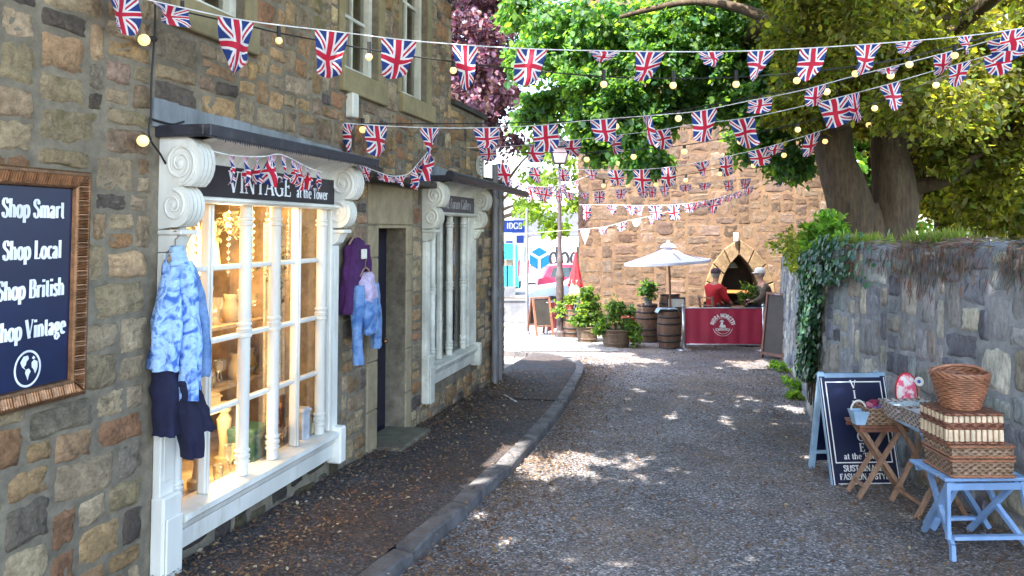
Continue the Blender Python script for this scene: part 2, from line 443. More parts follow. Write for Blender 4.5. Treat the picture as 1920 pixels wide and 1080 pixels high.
# ------------------------------------------------------------------ materials of the place
def stone_mat(name, bump=.9, stain=(.05, .05, .04), stainamt=.5, moss=None, scale=1., vstreak=False):
    N = NT(name); col = N.attr('col')
    v = N.co()
    sv = N.mapping(v, (1, 1, .35)) if vstreak else v
    f = N.noise(9*scale, 9, .72, sv); f2 = N.noise(42*scale, 6, .7, sv); f3 = N.noise(2.1*scale, 4, .6)
    pit = N.ramp(N.voro(34*scale, vec=N.mapping(v, (1, 1, 1.6))), [(.05, .45), (.2, 1.)])
    c = N.mix(col, N.ramp(f, [(.25, .5), (.5, 1.), (.75, 1.45)]), 1., 'MULTIPLY')
    c = N.mix(c, N.ramp(f2, [(.3, .68), (.5, 1.), (.72, 1.3)]), 1., 'MULTIPLY')
    c = N.mix(c, pit, .6, 'MULTIPLY')
    c = N.mix(c, N.ramp(f3, [(.3, .75), (.7, 1.25)]), 1., 'MULTIPLY')
    c = N.mix(c, stain, N.math('MULTIPLY', N.ramp(N.noise(5*scale, 8, .75, sv, 1.), [(.52, 0.), (.7, 1.)]), stainamt))
    if moss: c = N.mix(c, moss[0], N.ramp(N.noise(moss[1], 7, .7), [(moss[2], 0.), (moss[2]+.15, .85)]))
    N.set(c, .92, spec=.2)
    h = N.math('ADD', N.math('MULTIPLY', f, .7), N.math('MULTIPLY', f2, .4))
    N.bump(h, bump, .03)
    return N.m
M_stone = stone_mat('rubble_stone', 1.4, (.05, .042, .036), .8, moss=((.12, .11, .03), 1.6, .56))
M_gstone = stone_mat('grey_rubble', 1., (.04, .042, .05), .6, moss=((.33, .34, .3), 7., .6), vstreak=True)
M_ashlar = stone_mat('tower_stone', .9, (.1, .06, .03), .35, scale=.7)
M_mortar = simple('lime_mortar', (.2, .165, .115), .95, .35, 14, 1., bscale=40, dirt=(.1, .085, .055))
M_gmortar = simple('grey_mortar', (.27, .28, .295), .95, .35, 9, .9, bscale=28, dirt=(.08, .085, .085))
M_tmortar = simple('tower_joint', (.15, .09, .05), .95, .35, 9, .8, bscale=28)
M_dress = simple('dressed_sandstone', (.27, .215, .11), .9, .22, 7, .35, bscale=30, dirt=(.12, .1, .05))
M_dressb = simple('door_sandstone', (.3, .235, .14), .9, .22, 7, .35, bscale=30, dirt=(.14, .12, .07))
M_step = simple('worn_step', (.13, .115, .08), .85, .3, 9, .4)
M_white = simple('cream_gloss_paint', (.78, .76, .68), .5, .07, 9, .3, bscale=26, stretch=(1, 1, .25), dirt=(.46, .42, .33))
M_whiteold = simple('flaking_cream_paint', (.66, .64, .54), .6, .1, 14, .35, bscale=30, dirt=(.3, .27, .2))
M_lead = simple('weathered_lead', (.2, .215, .225), .7, .3, 9, .3, stretch=(1, 1, .3))
M_leadk = simple('black_lead_edge', (.022, .022, .032), .5, .5, 14, .5, dirt=(.12, .1, .09))
M_hood = simple('mossy_slate_hood', (.05, .04, .032), .9, .4, 16, .8, dirt=(.12, .12, .04))
M_slate = simple('roof_slate', (.06, .06, .07), .7, .3, 9, .4)
M_pipe = simple('grey_pipe_paint', (.2, .19, .19), .5, .2, 8, .2, dirt=(.12, .09, .07))
M_dark = simple('navy_door_paint', (.012, .012, .026), .35, .3, 5, .1)
M_blackmetal = simple('black_metal', (.018, .018, .02), .45, .3, 9, .1)
M_cable = simple('black_cable', (.015, .014, .014), .6, .2, 9)
M_string = simple('white_cord', (.75, .74, .72), .8, .1, 30)
M_navy = simple('navy_board', (.006, .012, .05), .4, .2, 4, .05)
M_sblack = simple('fascia_black', (.016, .013, .02), .45, .3, 5, .05)
M_letter = simple('white_lettering', (.85, .85, .85), .5, .03, 20)
M_lettergrey = simple('grey_lettering', (.42, .42, .42), .5, .1, 20)
M_fgrey = simple('dark_grey_fascia', (.075, .065, .075), .6, .25, 9, .1)
M_brass = simple('antique_gilt', (.25, .125, .06), .34, .4, 30, .3, metal=.72, dirt=(.05, .022, .012))
M_wood = simple('weathered_teak', (.33, .2, .13), .7, .25, 12, .25, stretch=(6, 6, 1))
M_wooddark = simple('reddish_wood', (.2, .085, .05), .6, .25, 10, .2, stretch=(4, 4, 1))
M_blue = simple('pale_blue_paint', (.22, .38, .66), .5, .12, 9, .2, dirt=(.42, .5, .62))
M_lblue = simple('light_blue_paint', (.34, .52, .72), .55, .12, 9, .2, dirt=(.5, .6, .7))
M_metal = simple('brushed_steel', (.6, .6, .62), .3, .1, 20, metal=.9)
M_barrel = simple('oak_barrel', (.12, .062, .036), .7, .3, 7, .4, stretch=(3, 3, .6), dirt=(.05, .03, .02))
M_hoop = simple('barrel_hoop', (.045, .04, .04), .6, .3, 12, .2, metal=.5)
M_tub = simple('half_barrel_tub', (.13, .085, .055), .75, .3, 7, .4, stretch=(3, 3, .5))
M_terra = simple('terracotta', (.4, .09, .06), .7, .2, 9, .2)
M_crimson = simple('crimson_banner', (.46, .02, .065), .5, .12, 3, .1)
M_red = simple('red_cloth', (.55, .02, .03), .85, .2, 8, .3)
M_canvas = simple('lilac_canvas', (.66, .64, .72), .85, .08, 5, .15)
M_board = simple('chalkboard', (.035, .03, .026), .6, .3, 6, .1)
M_skin = simple('skin', (.5, .27, .19), .55, .1, 20)
M_tweed = simple('tweed', (.12, .1, .075), .95, .5, 90, .4)
M_hairg = simple('grey_hair', (.35, .33, .3), .8, .3, 60)
M_jeans = simple('dark_trousers', (.03, .032, .05), .9, .3, 30)
M_capw = simple('white_cap', (.7, .68, .64), .85, .1, 20)
M_capd = simple('dark_cap', (.05, .03, .045), .85, .3, 30)
M_bark = simple('bark', (.075, .05, .03), .95, .55, 9, 1., bscale=22, stretch=(3, 3, .5), dirt=(.055, .07, .02))
M_warmwall = simple('warm_plaster', (.42, .31, .18), .8, .55, 6)
M_shelf = simple('cream_shelf', (.62, .5, .32), .6, .15, 6)
M_creamobj = simple('cream_turned_wood', (.5, .4, .24), .5, .1, 8)
M_darkwood = simple('dark_furniture', (.09, .045, .025), .5, .3, 8)
M_greentin = simple('green_tin', (.02, .08, .06), .4, .3, 9)
M_pot = simple('grey_pot', (.16, .17, .19), .6, .2, 9)
M_rubber = simple('rubber', (.02, .02, .02), .8, .2, 20)
M_glassd = simple('dark_glass', (.04, .06, .07), .12, .2, 3, spec=.8)

def M_flag_():
    N = NT('union_flag_cloth'); u = N.sep(N.attr('uvp', 'Vector'))
    ax = N.math('ABSOLUTE', N.math('MULTIPLY_ADD', u[0], 2., -1.)); ay = N.math('ABSOLUTE', N.math('MULTIPLY_ADD', u[1], 2., -1.))
    dd = N.math('ABSOLUTE', N.math('SUBTRACT', ax, ay))
    c = N.mix((.012, .04, .2), (.8, .78, .78), N.math('LESS_THAN', dd, .23))
    c = N.mix(c, (.56, .012, .045), N.math('LESS_THAN', dd, .075))
    c = N.mix(c, (.8, .78, .78), N.math('MAXIMUM', N.math('LESS_THAN', ax, .3), N.math('LESS_THAN', ay, .21)))
    c = N.mix(c, (.56, .012, .045), N.math('MAXIMUM', N.math('LESS_THAN', ax, .17), N.math('LESS_THAN', ay, .115)))
    c = N.mix(c, N.ramp(N.noise(14, 3), [(.3, .85), (.7, 1.1)]), 1., 'MULTIPLY')
    N.set(c, .75)
    tr = N.n.new('ShaderNodeBsdfTranslucent'); N.link(c, tr.inputs[0])
    mx = N.n.new('ShaderNodeMixShader'); mx.inputs[0].default_value = .35
    N.link(N.b.outputs[0], mx.inputs[1]); N.link(tr.outputs[0], mx.inputs[2]); N.link(mx.outputs[0], N.out.inputs[0])
    return N.m
M_flag = M_flag_()
def leaf_mat(name, trans=.45, rough=.42, tint=(1.15, 1.25, .55)):
    N = NT(name); c = N.attr('col')
    c = N.mix(c, N.ramp(N.noise(2.2, 3), [(.3, .7), (.7, 1.25)]), 1., 'MULTIPLY')
    N.set(c, rough, spec=.45)
    tr = N.n.new('ShaderNodeBsdfTranslucent'); N.link(N.mix(c, tint, 1., 'MULTIPLY'), tr.inputs[0])
    mx = N.n.new('ShaderNodeMixShader'); mx.inputs[0].default_value = trans
    N.link(N.b.outputs[0], mx.inputs[1]); N.link(tr.outputs[0], mx.inputs[2]); N.link(mx.outputs[0], N.out.inputs[0])
    return N.m
M_leaf = leaf_mat('green_leaves', .58, .5, (2.3, 2.1, .6))
M_ivy = leaf_mat('ivy_leaves', .25, .35)
M_beech = leaf_mat('copper_leaves', .35, .45, (1.6, .9, .9))
M_dry = leaf_mat('dry_leaves', .15, .8, (1., .9, .7))

def glow(name, c, strength, base=None):
    N = NT(name); N.set(base or c, .5, emis=c, emstr=strength); return N.m
M_bulb = glow('lit_bulb', (1., .62, .2), .16, (.85, .66, .34))
M_shade = glow('lit_lampshade', (1., .55, .16), .42, (.8, .6, .3))
M_bar = glow('lit_bar_shelf', (1., .4, .12), .22)
M_lantern = simple('pink_lantern_glass', (.75, .55, .55), .3, .05, 4)

def M_pane_():
    N = NT('window_glass')
    t = N.n.new('ShaderNodeBsdfTransparent'); t.inputs[0].default_value = (.93, .95, .94, 1)
    g = N.n.new('ShaderNodeBsdfGlossy'); g.inputs['Roughness'].default_value = .02
    nb = N.n.new('ShaderNodeBump'); nb.inputs['Strength'].default_value = .25; nb.inputs['Distance'].default_value = .01
    N.link(N.noise(7, 2), nb.inputs['Height']); N.link(nb.outputs[0], g.inputs['Normal'])
    lw = N.n.new('ShaderNodeFresnel'); lw.inputs[0].default_value = 1.5
    mx = N.n.new('ShaderNodeMixShader')
    N.link(N.math('ADD', lw.outputs[0], .03, clamp=True), mx.inputs[0])
    N.link(t.outputs[0], mx.inputs[1]); N.link(g.outputs[0], mx.inputs[2]); N.link(mx.outputs[0], N.out.inputs[0])
    return N.m
M_pane = M_pane_()
M_crystal = NT('cut_glass'); M_crystal.set((.9, .86, .75), .08, trans=.85, spec=.8); M_crystal = M_crystal.m

def wicker(name, c, dark, sx, sz):
    N = NT(name); v = N.co()
    p = N.sep(v)
    st = N.math('ADD', p[0], p[1])
    a = N.math('SINE', N.math('MULTIPLY', st, sx)); b = N.math('SINE', N.math('MULTIPLY', p[2], sz))
    w = N.math('MULTIPLY', a, b)
    f = N.ramp(N.math('MULTIPLY_ADD', w, .5, .5), [(.25, 0.), (.6, 1.)])
    rows = N.ramp(N.math('MULTIPLY_ADD', N.math('SINE', N.math('MULTIPLY', p[2], sz*2)), .5, .5), [(.0, .45), (.5, 1.)])
    col = N.mix(dark, c, f); col = N.mix(col, rows, .8, 'MULTIPLY')
    col = N.mix(col, N.ramp(N.noise(25, 4), [(.3, .7), (.7, 1.25)]), 1., 'MULTIPLY')
    N.set(col, .6); N.bump(N.math('ADD', w, N.math('MULTIPLY', b, .5)), .8, .004)
    return N.m
M_wick = wicker('tan_wicker', (.34, .235, .15), (.14, .07, .04), 130, 190)
M_wickred = wicker('red_brown_wicker', (.34, .15, .085), (.16, .05, .03), 90, 150)
M_wickgrey = wicker('limewashed_wicker', (.52, .46, .42), (.17, .14, .13), 120, 180)
M_willow = simple('willow_cane', (.34, .15, .08), .45, .3, 18, .2, dirt=(.22, .07, .04))
M_willowpale = simple('peeled_willow', (.72, .58, .4), .55, .12, 30, .2)

def denim(name, c, pale, amt, scale):
    N = NT(name); f = N.noise(scale, 3, .5, dist=1.6)
    col = N.mix(c, pale, N.ramp(f, [(.5-amt*.3, 0.), (.5+.02, 1.), (.62, 1.), (.66, .25)]))
    col = N.mix(col, N.ramp(N.noise(60, 4), [(.3, .8), (.7, 1.15)]), 1., 'MULTIPLY')
    N.set(col, .9); N.bump(N.noise(18, 5), .5, .01)
    return N.m
M_bleach = denim('bleached_denim', (.05, .14, .46), (.36, .55, .88), .4, 10)
M_denim = denim('mid_denim', (.05, .13, .32), (.16, .27, .48), .5, 5)
M_navycl = simple('dark_navy_cloth', (.008, .009, .035), .9, .3, 18, .5)
M_purple = simple('purple_jersey', (.055, .01, .07), .95, .3, 18, .5)
M_pinkcl = simple('lilac_tie_dye', (.45, .36, .5), .9, .35, 14)

def asphalt(name, c1, c2, brown, leafamt):
    N = NT(name); v = N.co()
    vo = N.n.new('ShaderNodeTexVoronoi'); N.link(v, vo.inputs['Vector']); vo.inputs['Scale'].default_value = 80
    sep = N.sep(vo.outputs['Color'])
    c = N.ramp(sep[0], [(.0, c1), (.55, tuple((a+b)/2 for a, b in zip(c1, c2))), (.85, c2), (1., tuple(min(.6, k*1.9) for k in c2))])
    c = N.mix(c, N.ramp(N.noise(1.3, 6, .65), [(.3, .62), (.7, 1.3)]), 1., 'MULTIPLY')
    c = N.mix(c, N.ramp(N.noise(.35, 3, .5), [(.3, .8), (.7, 1.2)]), 1., 'MULTIPLY')
    lf = N.math('MULTIPLY', N.ramp(N.noise(1.1, 7, .7), [(.42, 0.), (.68, 1.)]), N.ramp(N.noise(38, 5, .7), [(.45, 0.), (.58, 1.)]))
    c = N.mix(c, brown, N.math('MULTIPLY', lf, leafamt))
    N.set(c, .85, spec=.3)
    N.bump(N.math('ADD', vo.outputs['Distance'], N.math('MULTIPLY', N.noise(9, 5), .8)), .7, .012)
    return N.m
M_road = asphalt('lane_chippings', (.06, .057, .06), (.275, .265, .27), (.26, .175, .115), .95)
M_pave = asphalt('pavement_asphalt', (.028, .027, .03), (.085, .08, .085), (.13, .07, .035), 1.)
M_kerb = simple('kerb_stone', (.13, .122, .122), .9, .5, 7, 1., bscale=30, dirt=(.06, .055, .05))
M_earth = simple('grassy_earth', (.06, .08, .025), .95, .4, 4, .6)
M_far = simple('far_tarmac', (.26, .25, .24), .9, .15, 2, .2)
# ------------------------------------------------------------------ the stone shop building, left
bld = thing('stone_building', 'long rubble stone shop building with two cream bay shopfronts and a narrow dark doorway', 'building',
            wl(0, 0, 0), R(75.6))
# wall coordinates: x along the street, y into the building (negative = over the pavement), z up
SH1 = (3.6, 5.42, .18, 2.1); SH2 = (7.5, 8.9, .28, 2.1); DOOR = (6.31, 6.96, -.3, 1.79)
W0 = (3.62, 4.25, 3.05, 4.4); W1 = (5.62, 6.28, 3.05, 4.4); W2 = (6.82, 7.5, 3.05, 4.4)
OPEN = [SH1, SH2, DOOR, W0, W1, W2]
def panel_cells(mb, a0, a1, z0, z1, opens, b=0.):
    xs = sorted({a0, a1, *[o[0] for o in opens if a0 < o[0] < a1], *[o[1] for o in opens if a0 < o[1] < a1]})
    zs = sorted({z0, z1, *[o[2] for o in opens if z0 < o[2] < z1], *[o[3] for o in opens if z0 < o[3] < z1]})
    for i in range(len(xs)-1):
        for j in range(len(zs)-1):
            cx, cz = (xs[i]+xs[i+1])/2, (zs[j]+zs[j+1])/2
            if any(o[0] < cx < o[1] and o[2] < cz < o[3] for o in opens): continue
            mb.add([(xs[i], b, zs[j]), (xs[i+1], b, zs[j]), (xs[i+1], b, zs[j+1]), (xs[i], b, zs[j+1])], [(0, 1, 2, 3)])
m = MB(); m.cur = 1
EV = 4.4
panel_cells(m, -6, 8.28, -.7, EV, OPEN)
panel_cells(m, 8.28, 9.56, -.8, 3.18, OPEN)
panel_cells(m, 9.56, 10.64, -.8, 2.38, OPEN)
for (a0, a1, z0, z1) in OPEN:                             # reveals
    d = .3
    m.add([(a0,0,z0),(a0,d,z0),(a0,d,z1),(a0,0,z1), (a1,0,z0),(a1,d,z0),(a1,d,z1),(a1,0,z1)],
          [(0,3,2,1), (4,5,6,7), (0,1,5,4), (3,7,6,2)])
for (a0, z0, z1) in ((8.28, -.8, EV), (9.56, 2.38, 3.18), (10.64, -.8, 2.38), (-6, -.7, EV)):
    m.add([(a0, 0, z0), (a0, 5.5, z0), (a0, 5.5, z1), (a0, 0, z1)], [(0, 1, 2, 3)])
m.add([(-6, 5.5, -.7), (10.64, 5.5, -.7), (10.64, 5.5, 2.38), (-6, 5.5, EV)], [(0, 1, 2, 3)])
m.add([(8.28, 0, 3.18), (9.56, 0, 3.18), (9.56, 5.5, 3.18), (8.28, 5.5, 3.18)], [(0, 1, 2, 3)])
m.add([(9.56, 0, 2.38), (10.64, 0, 2.38), (10.64, 5.5, 2.38), (9.56, 5.5, 2.38)], [(0, 1, 2, 3)])
m.cur = 0
PALB = [tuple(min(.5, k*1.5*(1.04, 1., .96)[i]) for i, k in enumerate(c)) for c in [(.21, .135, .075), (.25, .165, .085), (.22, .17, .105), (.18, .13, .09), (.27, .21, .13), (.2, .155, .1), (.15, .125, .095), (.24, .185, .12), (.2, .11, .06), (.26, .18, .1), (.08, .065, .055)]]
block = []
SURR = [(3.44, 5.62, -1, 2.40), (6.08, 7.12, -1, 2.2), (7.36, 9.14, .0, 2.36), (3.56, 4.36, 2.86, 4.5), (5.52, 6.42, 2.85, 4.5), (6.76, 7.66, 2.85, 4.5)]
A0 = .6; Z0 = -.66; cell = .048
for s in SURR: block.append((s[0]-A0, s[1]-A0, s[2]-Z0, s[3]-Z0))
block += [(8.28-A0, 12, 3.14-Z0, 9), (9.56-A0, 12, 2.34-Z0, 9)]
rects = pack(10.66-A0, 4.4-Z0, cell, (3, 8), (2, 4), block, 11)
stones(m, [(a+A0, b+A0, c+Z0, d+Z0) for a, b, c, d in rects], lambda u, v, d: (u, -d, v), .008, .014, PALB, 5, .026, .26, 8, .014)
wall = m.build('wall', [M_stone, M_mortar], bld, True)
# lower stones below the first shop window
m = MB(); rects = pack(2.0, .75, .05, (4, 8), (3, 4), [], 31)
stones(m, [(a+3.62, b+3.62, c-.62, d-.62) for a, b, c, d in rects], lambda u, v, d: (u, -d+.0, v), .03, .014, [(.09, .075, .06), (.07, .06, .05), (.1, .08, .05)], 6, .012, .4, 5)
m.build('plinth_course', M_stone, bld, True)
# roof
m = MB(); m.prism([(-6.2, -.04, EV-.06), (-6.2, 2.75, EV+1.9), (-6.2, 5.8, EV-.06)], (14.5, 0, 0)); m.build('roof', M_slate, bld)
m = MB(); m.box(8.29, 9.62, -.05, .4, 3.183, 3.24); m.build('coping', M_hood, bld)
m = MB(); m.box(9.57, 10.72, -.06, .3, 2.383, 2.43); m.build('coping', M_hood, bld)

# upper windows
def upper_window(o, sill, w=.045):
    a0, a1, z0, z1 = o
    f = MB(); d0, d1 = .06, .14
    f.box(a0, a0+w*1.5, d0, d1, z0, z1); f.box(a1-w*1.5, a1, d0, d1, z0, z1)
    f.box(a0+w*1.5, a1-w*1.5, d0, d1, z0, z0+w*1.3); f.box(a0+w*1.5, a1-w*1.5, d0, d1, z1-w, z1)
    win = f.build('window', M_whiteold, bld)
    s = MB(); mid = (a0+a1)/2
    s.box(mid-.015, mid+.015, d0+.03, d1-.02, z0+w*1.3, z1-w); 
    for k in (.36, .72): s.box(a0+w*1.5, mid-.015, d0+.032, d1-.022, z0+(z1-z0)*k, z0+(z1-z0)*k+.028)
    for k in (.36, .72): s.box(mid+.015, a1-w*1.5, d0+.032, d1-.022, z0+(z1-z0)*k, z0+(z1-z0)*k+.028)
    s.build('sash_bar', M_whiteold, win)
    p = MB(); p.add([(a0+w, d0+.05, z0+w), (a1-w, d0+.05, z0+w), (a1-w, d0+.05, z1), (a0+w, d0+.05, z1)], [(0, 1, 2, 3)])
    p.add([(a0+w, d0+.2, z0), (a1-w, d0+.2, z0), (a1-w, d0+.2, z1), (a0+w, d0+.2, z1)], [(0, 1, 2, 3)]); p.mi[-1] = 1
    p.build('pane', [M_pane, M_shelf], win)
    q = MB(); q.box(sill[0], sill[1], -.05, .058, sill[2], sill[3], .008); q.build('sill', M_dress, win)
    j = MB(); j.box(a1+.003, a1+.13, -.012, .06, z0+.002, z1); j.box(a0-.1, a0-.003, -.012, .06, z0+.002, z1); j.build('jamb', M_dress, win)
upper_window(W0, (3.56, 4.36, 2.87, 3.05)); upper_window(W1, (5.54, 6.42, 2.86, 3.05)); upper_window(W2, (6.77, 7.66, 2.87, 3.05))
m = MB(); m.box(5.66, 5.77, -.07, .0, 2.66, 2.86, .008); m.build('bracket_block', M_whiteold, bld)

# doorway
sur = MB()
for (a0, a1) in ((6.1, 6.308), (6.962, 7.1)):
    zz = -.32
    for h in (.5, .42, .55, .35, .6):
        sur.box(a0, a1, -.014, .2, zz+.003, min(zz+h, 1.785)-.003, .01); zz += h
        if zz > 1.75: break
sur.box(6.1, 7.1, -.018, .2, 1.79, 2.15, .012)
sur.box(6.3, 6.97, -.02, .2, 1.76, 1.788, .004)
ds = sur.build('door_surround', M_dressb, bld)
h = MB(); h.box(5.98, 7.3, -.2, .02, 2.16, 2.225, .012); h.build('door_hood', M_hood, bld)
lf = MB(); lf.box(6.3, 6.965, .2, .25, -.28, 1.76)
for (a0, a1, z0, z1) in ((6.38, 6.6, .75, 1.65), (6.68, 6.9, .75, 1.65), (6.38, 6.6, -.1, .62), (6.68, 6.9, -.1, .62)): lf.box(a0, a1, .188, .199, z0, z1, .006)
dr = lf.build('door', M_dark, bld)
hd = MB(); hd.ball((6.87, .165, .68), .025); hd.tube([(6.87, .2, .68), (6.87, .165, .68)], .01); hd.build('handle', M_brass, dr, True)
st = MB(); st.box(6.26, 7.0, -.26, .19, -.4, -.14, .02); st.build('step', M_step, bld)

# downpipes and vent
for (a, r) in ((9.88, .042), (10.12, .042)):
    p = MB(); p.tube([(a, -.075, -.36), (a, -.075, 2.62 if a < 10 else 2.36)], r, 12)
    for z in (.9, 2.1): p.tube([(a, -.075, z-.05), (a, -.075, z+.05)], r*1.28, 12)
    p.box(a-.07, a+.07, -.03, .0, .88, .93); p.box(a-.07, a+.07, -.03, .0, 2.08, 2.13)
    smooth_angle(p.build('downpipe', M_pipe, bld))
p = MB(); p.tube([(10.3, .25, 2.38), (10.3, .25, 3.3)], .05, 10); smooth_angle(p.build('vent_pipe', M_lead, bld))
p = MB(); p.tube([(7.3, -.33, 2.3), (10.5, -.36, 2.24)], .045, 10); smooth_angle(p.build('gutter', M_leadk, bld))

# ---- a cream bay shopfront with S-scroll brackets
def console(a0, a1, parent, mat, zt=2.25, sc=1.):
    prof = [(0, zt-.5*sc)]
    prof += [(.1*sc+.115*.85*sc*math.cos(R(t)), zt-.375*sc+.115*sc*math.sin(R(t))) for t in range(-100, 66, 15)]
    prof += [(.135*sc+.145*.85*sc*math.cos(R(t)), zt-.147*sc+.145*sc*math.sin(R(t))) for t in range(-58, 91, 15)]
    prof += [(0, zt-.002)]
    mb = MB(); n = 4; w = (a1-a0)/n
    for k in range(n):
        c0, c1 = a0+k*w, a0+(k+1)*w
        mb.prism([(c0+.004, -p, z) for p, z in prof], (w-.008, 0, 0))
    inner = [(p*.94, zt-.25+(z-zt+.25)*.95) for p, z in prof]
    mb.prism([(a0+.002, -p, z) for p, z in inner], (a1-a0-.004, 0, 0))
    for sx in (a0-.002, a1+.002):
        for (cp, cz, r0, turns) in ((.133*sc, zt-.15*sc, .112*sc, 2.3), (.098*sc, zt-.375*sc, .084*sc, 1.9)):
            sgn = 1 if r0 > .1*sc else -1
            pts = []
            for i in range(40):
                f = i/39; r = r0*(1-f*.86); t = R(90)*sgn*(-1)+sgn*f*turns*2*PI
                pts.append((sx, -(cp+.88*r*math.cos(t)), cz+r*math.sin(t)))
            mb.tube(pts, [.011*sc*(1-.4*i/39) for i in range(40)], 6)
        mb.ball((sx, -.133*sc, zt-.15*sc), .024*sc, 8, 5, (.5, 1, 1)); mb.ball((sx, -.098*sc, zt-.375*sc), .02*sc, 8, 5, (.5, 1, 1))
    mb.box(a0-.005, a1+.005, -.15, 0, zt-.53*sc, zt-.502*sc, .006)
    mb.prism([(a0+.008, 0, zt-.532*sc), (a0+.008, -.12, zt-.532*sc), (a0+.008, -.085, zt-.6*sc), (a0+.008, -.05, zt-.62*sc), (a0+.008, 0, zt-.62*sc)], (a1-a0-.016, 0, 0))
    return mb.build('console_bracket', mat, parent)
def turned(mb, a, b, z0, z1, r, rings):
    prof = [(r, z0)]
    for z in sorted(rings):
        prof += [(r, z-.03), (r*1.25, z-.022), (r*1.25, z-.01), (r*1.02, z-.005), (r*1.02, z+.005), (r*1.25, z+.01), (r*1.25, z+.022), (r, z+.03)]
    prof.append((r, z1)); mb.lathe(prof, (a, b, 0), 14)
def shopfront(a0, a1, zs, mat, cols, bars, thinb, pil, blockbot, zt=2.25):
    """a0, a1 outer edges; zs sill top; cols / thinb mullion positions"""
    f = MB()                                              # fixed carcass: head, jambs, frieze
    f.box(a0+.12, a1-.12, -.1, -.005, 1.9, 1.935, .006); f.box(a0+.12, a1-.12, -.05, .0, 1.935, zt-.005)
    f.box(a0+.14, a1-.14, -.118, -.101, 1.912, 1.93, .004)
    sf = f.build('shopfront', mat, bld)
    cn = MB()
    cn.box(a0-.02, a1+.05, -.345, -.3, zt-.015, zt+.05, .006); cn.box(a0-.02, a0+.02, -.299, .0, zt-.01, zt+.052, .006)
    cn.box(a0+.02, a1+.05, -.3, 0, zt+.004, zt+.04)
    k = int((a1-a0)/.022)
    for i in range(k):
        x = a0+.03+i*.022; l = .012+.012*rnd.random()
        cn.add([(x, -.346, zt-.014), (x+.02, -.346, zt-.014), (x+.013, -.346, zt-.014-l), (x+.007, -.346, zt-.014-l)], [(0, 1, 2, 3)])
    cn.build('canopy', M_leadk, sf)
    fl = MB(); n = 24
    for i in range(n):
        x0 = a0-.05+(a1-a0+.3)*i/n; x1 = a0-.05+(a1-a0+.3)*(i+1)/n
        h0 = zt+.19-.07*i/n+.008*rnd.random(); 
        fl.box(x0, x1-.001, -.02, -.004-.003*rnd.random(), zt+.045, h0)
    fl.build('flashing', M_lead, sf)
    cv = MB()
    def cove(u, v):
        a = a0+.12+(a1-a0-.24)*u; t = v*PI/2
        rib = .012*abs(math.sin(u*(a1-a0)*PI/.085))
        return (a, -.05-.24*(1-math.cos(t))-rib*math.sin(v*PI), zt-.14+.135*math.sin(t)-rib*.4)
    cv.grid(cove, int((a1-a0)*80), 8); smooth_angle(cv.build('cove_cornice', mat, sf), 60)
    for q in (a0+.02, a1-.16): console(q, q+.13, sf, mat, zt)
    for i, q in enumerate((a0+.02, a1-.15)):
        p = MB(); p.box(q, q+.115, -.05, .0, zs+.02, zt-.625, .006); p.box(q+.022, q+.093, -.056, -.051, zs+.2, zt-.68, .004)
        p.build('pilaster', mat, sf)
        p = MB()
        if i == 0: p.box(q-.012, q+.14, -.085, .0, blockbot, zs+.13, .012); p.box(q+.0, q+.128, -.1, -.0855, blockbot, zs+.018, .006)
        else: p.box(q+.03, q+.125, -.122, -.0, zs-.25, zs+.025, .012)
        p.build('plinth_block', mat, sf)
    s = MB(); e0, e1 = a0+.165, a1-.12
    s.prism([(e0, -.108, zs-.005), (e0, -.112, zs-.035), (e0, -.095, zs-.05), (e0, .06, zs-.05), (e0, .06, zs+.012)], (e1-e0, 0, 0))
    s.prism([(e0, 0, zs-.052), (e0, -.088, zs-.052), (e0, -.075, zs-.085), (e0, -.06, zs-.1), (e0, -.055, zs-.2), (e0, 0, zs-.2)], (e1-e0, 0, 0))
    s.build('sill', mat, sf)
    z0 = zs+.008
    for a in cols:
        c = MB(); turned(c, a, -.012, z0, 1.9, .038, [z0+.09, z0+.13, 1.1, 1.14, 1.8]); smooth_angle(c.build('column', mat, sf), 35)
    for a in thinb:
        c = MB(); c.box(a-.022, a+.022, -.025, .035, z0, 1.9, .008); c.box(a-.01, a+.01, -.034, -.026, z0, 1.9, .004); c.build('mullion', mat, sf)
    ed = sorted(list(cols)+list(thinb))
    for z in bars:
        c = MB(); c.box(a0+.13, pil, -.008, .032, z-.016, z+.016, .008); c.build('glazing_bar', mat, sf)
    g = MB(); g.add([(a0+.13, .02, zs), (pil, .02, zs), (pil, .02, 1.9), (a0+.13, .02, 1.9)], [(0, 1, 2, 3)])
    g.build('glass', M_pane, sf)
    c = MB(); c.box(pil, a1-.155, -.06, .0, zs+.012, 1.9, .006); c.build('end_panel', mat, sf)
    return sf
sf1 = shopfront(3.48, 5.52, .22, M_white, [3.66, 4.29, 4.63, 5.27], [1.52, 1.09, .68], [3.93, 4.93], 5.33, -.45)
sf2 = shopfront(7.38, 9.16, .34, M_whiteold, [7.66, 8.22, 8.72], [], [7.92], 8.78, -.02)

# rooms behind the glass
r = MB()
def room(a0, a1, z0, z1, d, mi):
    r.cur = mi
    v = [(a0, .3, z0), (a1, .3, z0), (a1, .3, z1), (a0, .3, z1), (a0, d, z0), (a1, d, z0), (a1, d, z1), (a0, d, z1)]
    r.add(v, [(4, 5, 6, 7), (0, 1, 5, 4), (3, 7, 6, 2), (0, 4, 7, 3), (1, 2, 6, 5)])
room(3.6, 5.42, .18, 2.1, 1.5, 0); room(7.5, 8.9, .28, 2.1, 1.6, 1)
r.cur = 0
for z in (.66, 1.08): r.box(4.05, 5.28, .42, .8, z-.022, z)
r.box(4.02, 4.05, .42, .8, .2, 1.5)
r.box(3.601, 5.419, .061, .299, .182, .2); r.box(7.501, 8.899, .061, .299, .282, .3)
r.build('interior', [M_warmwall, M_shelf], bld)
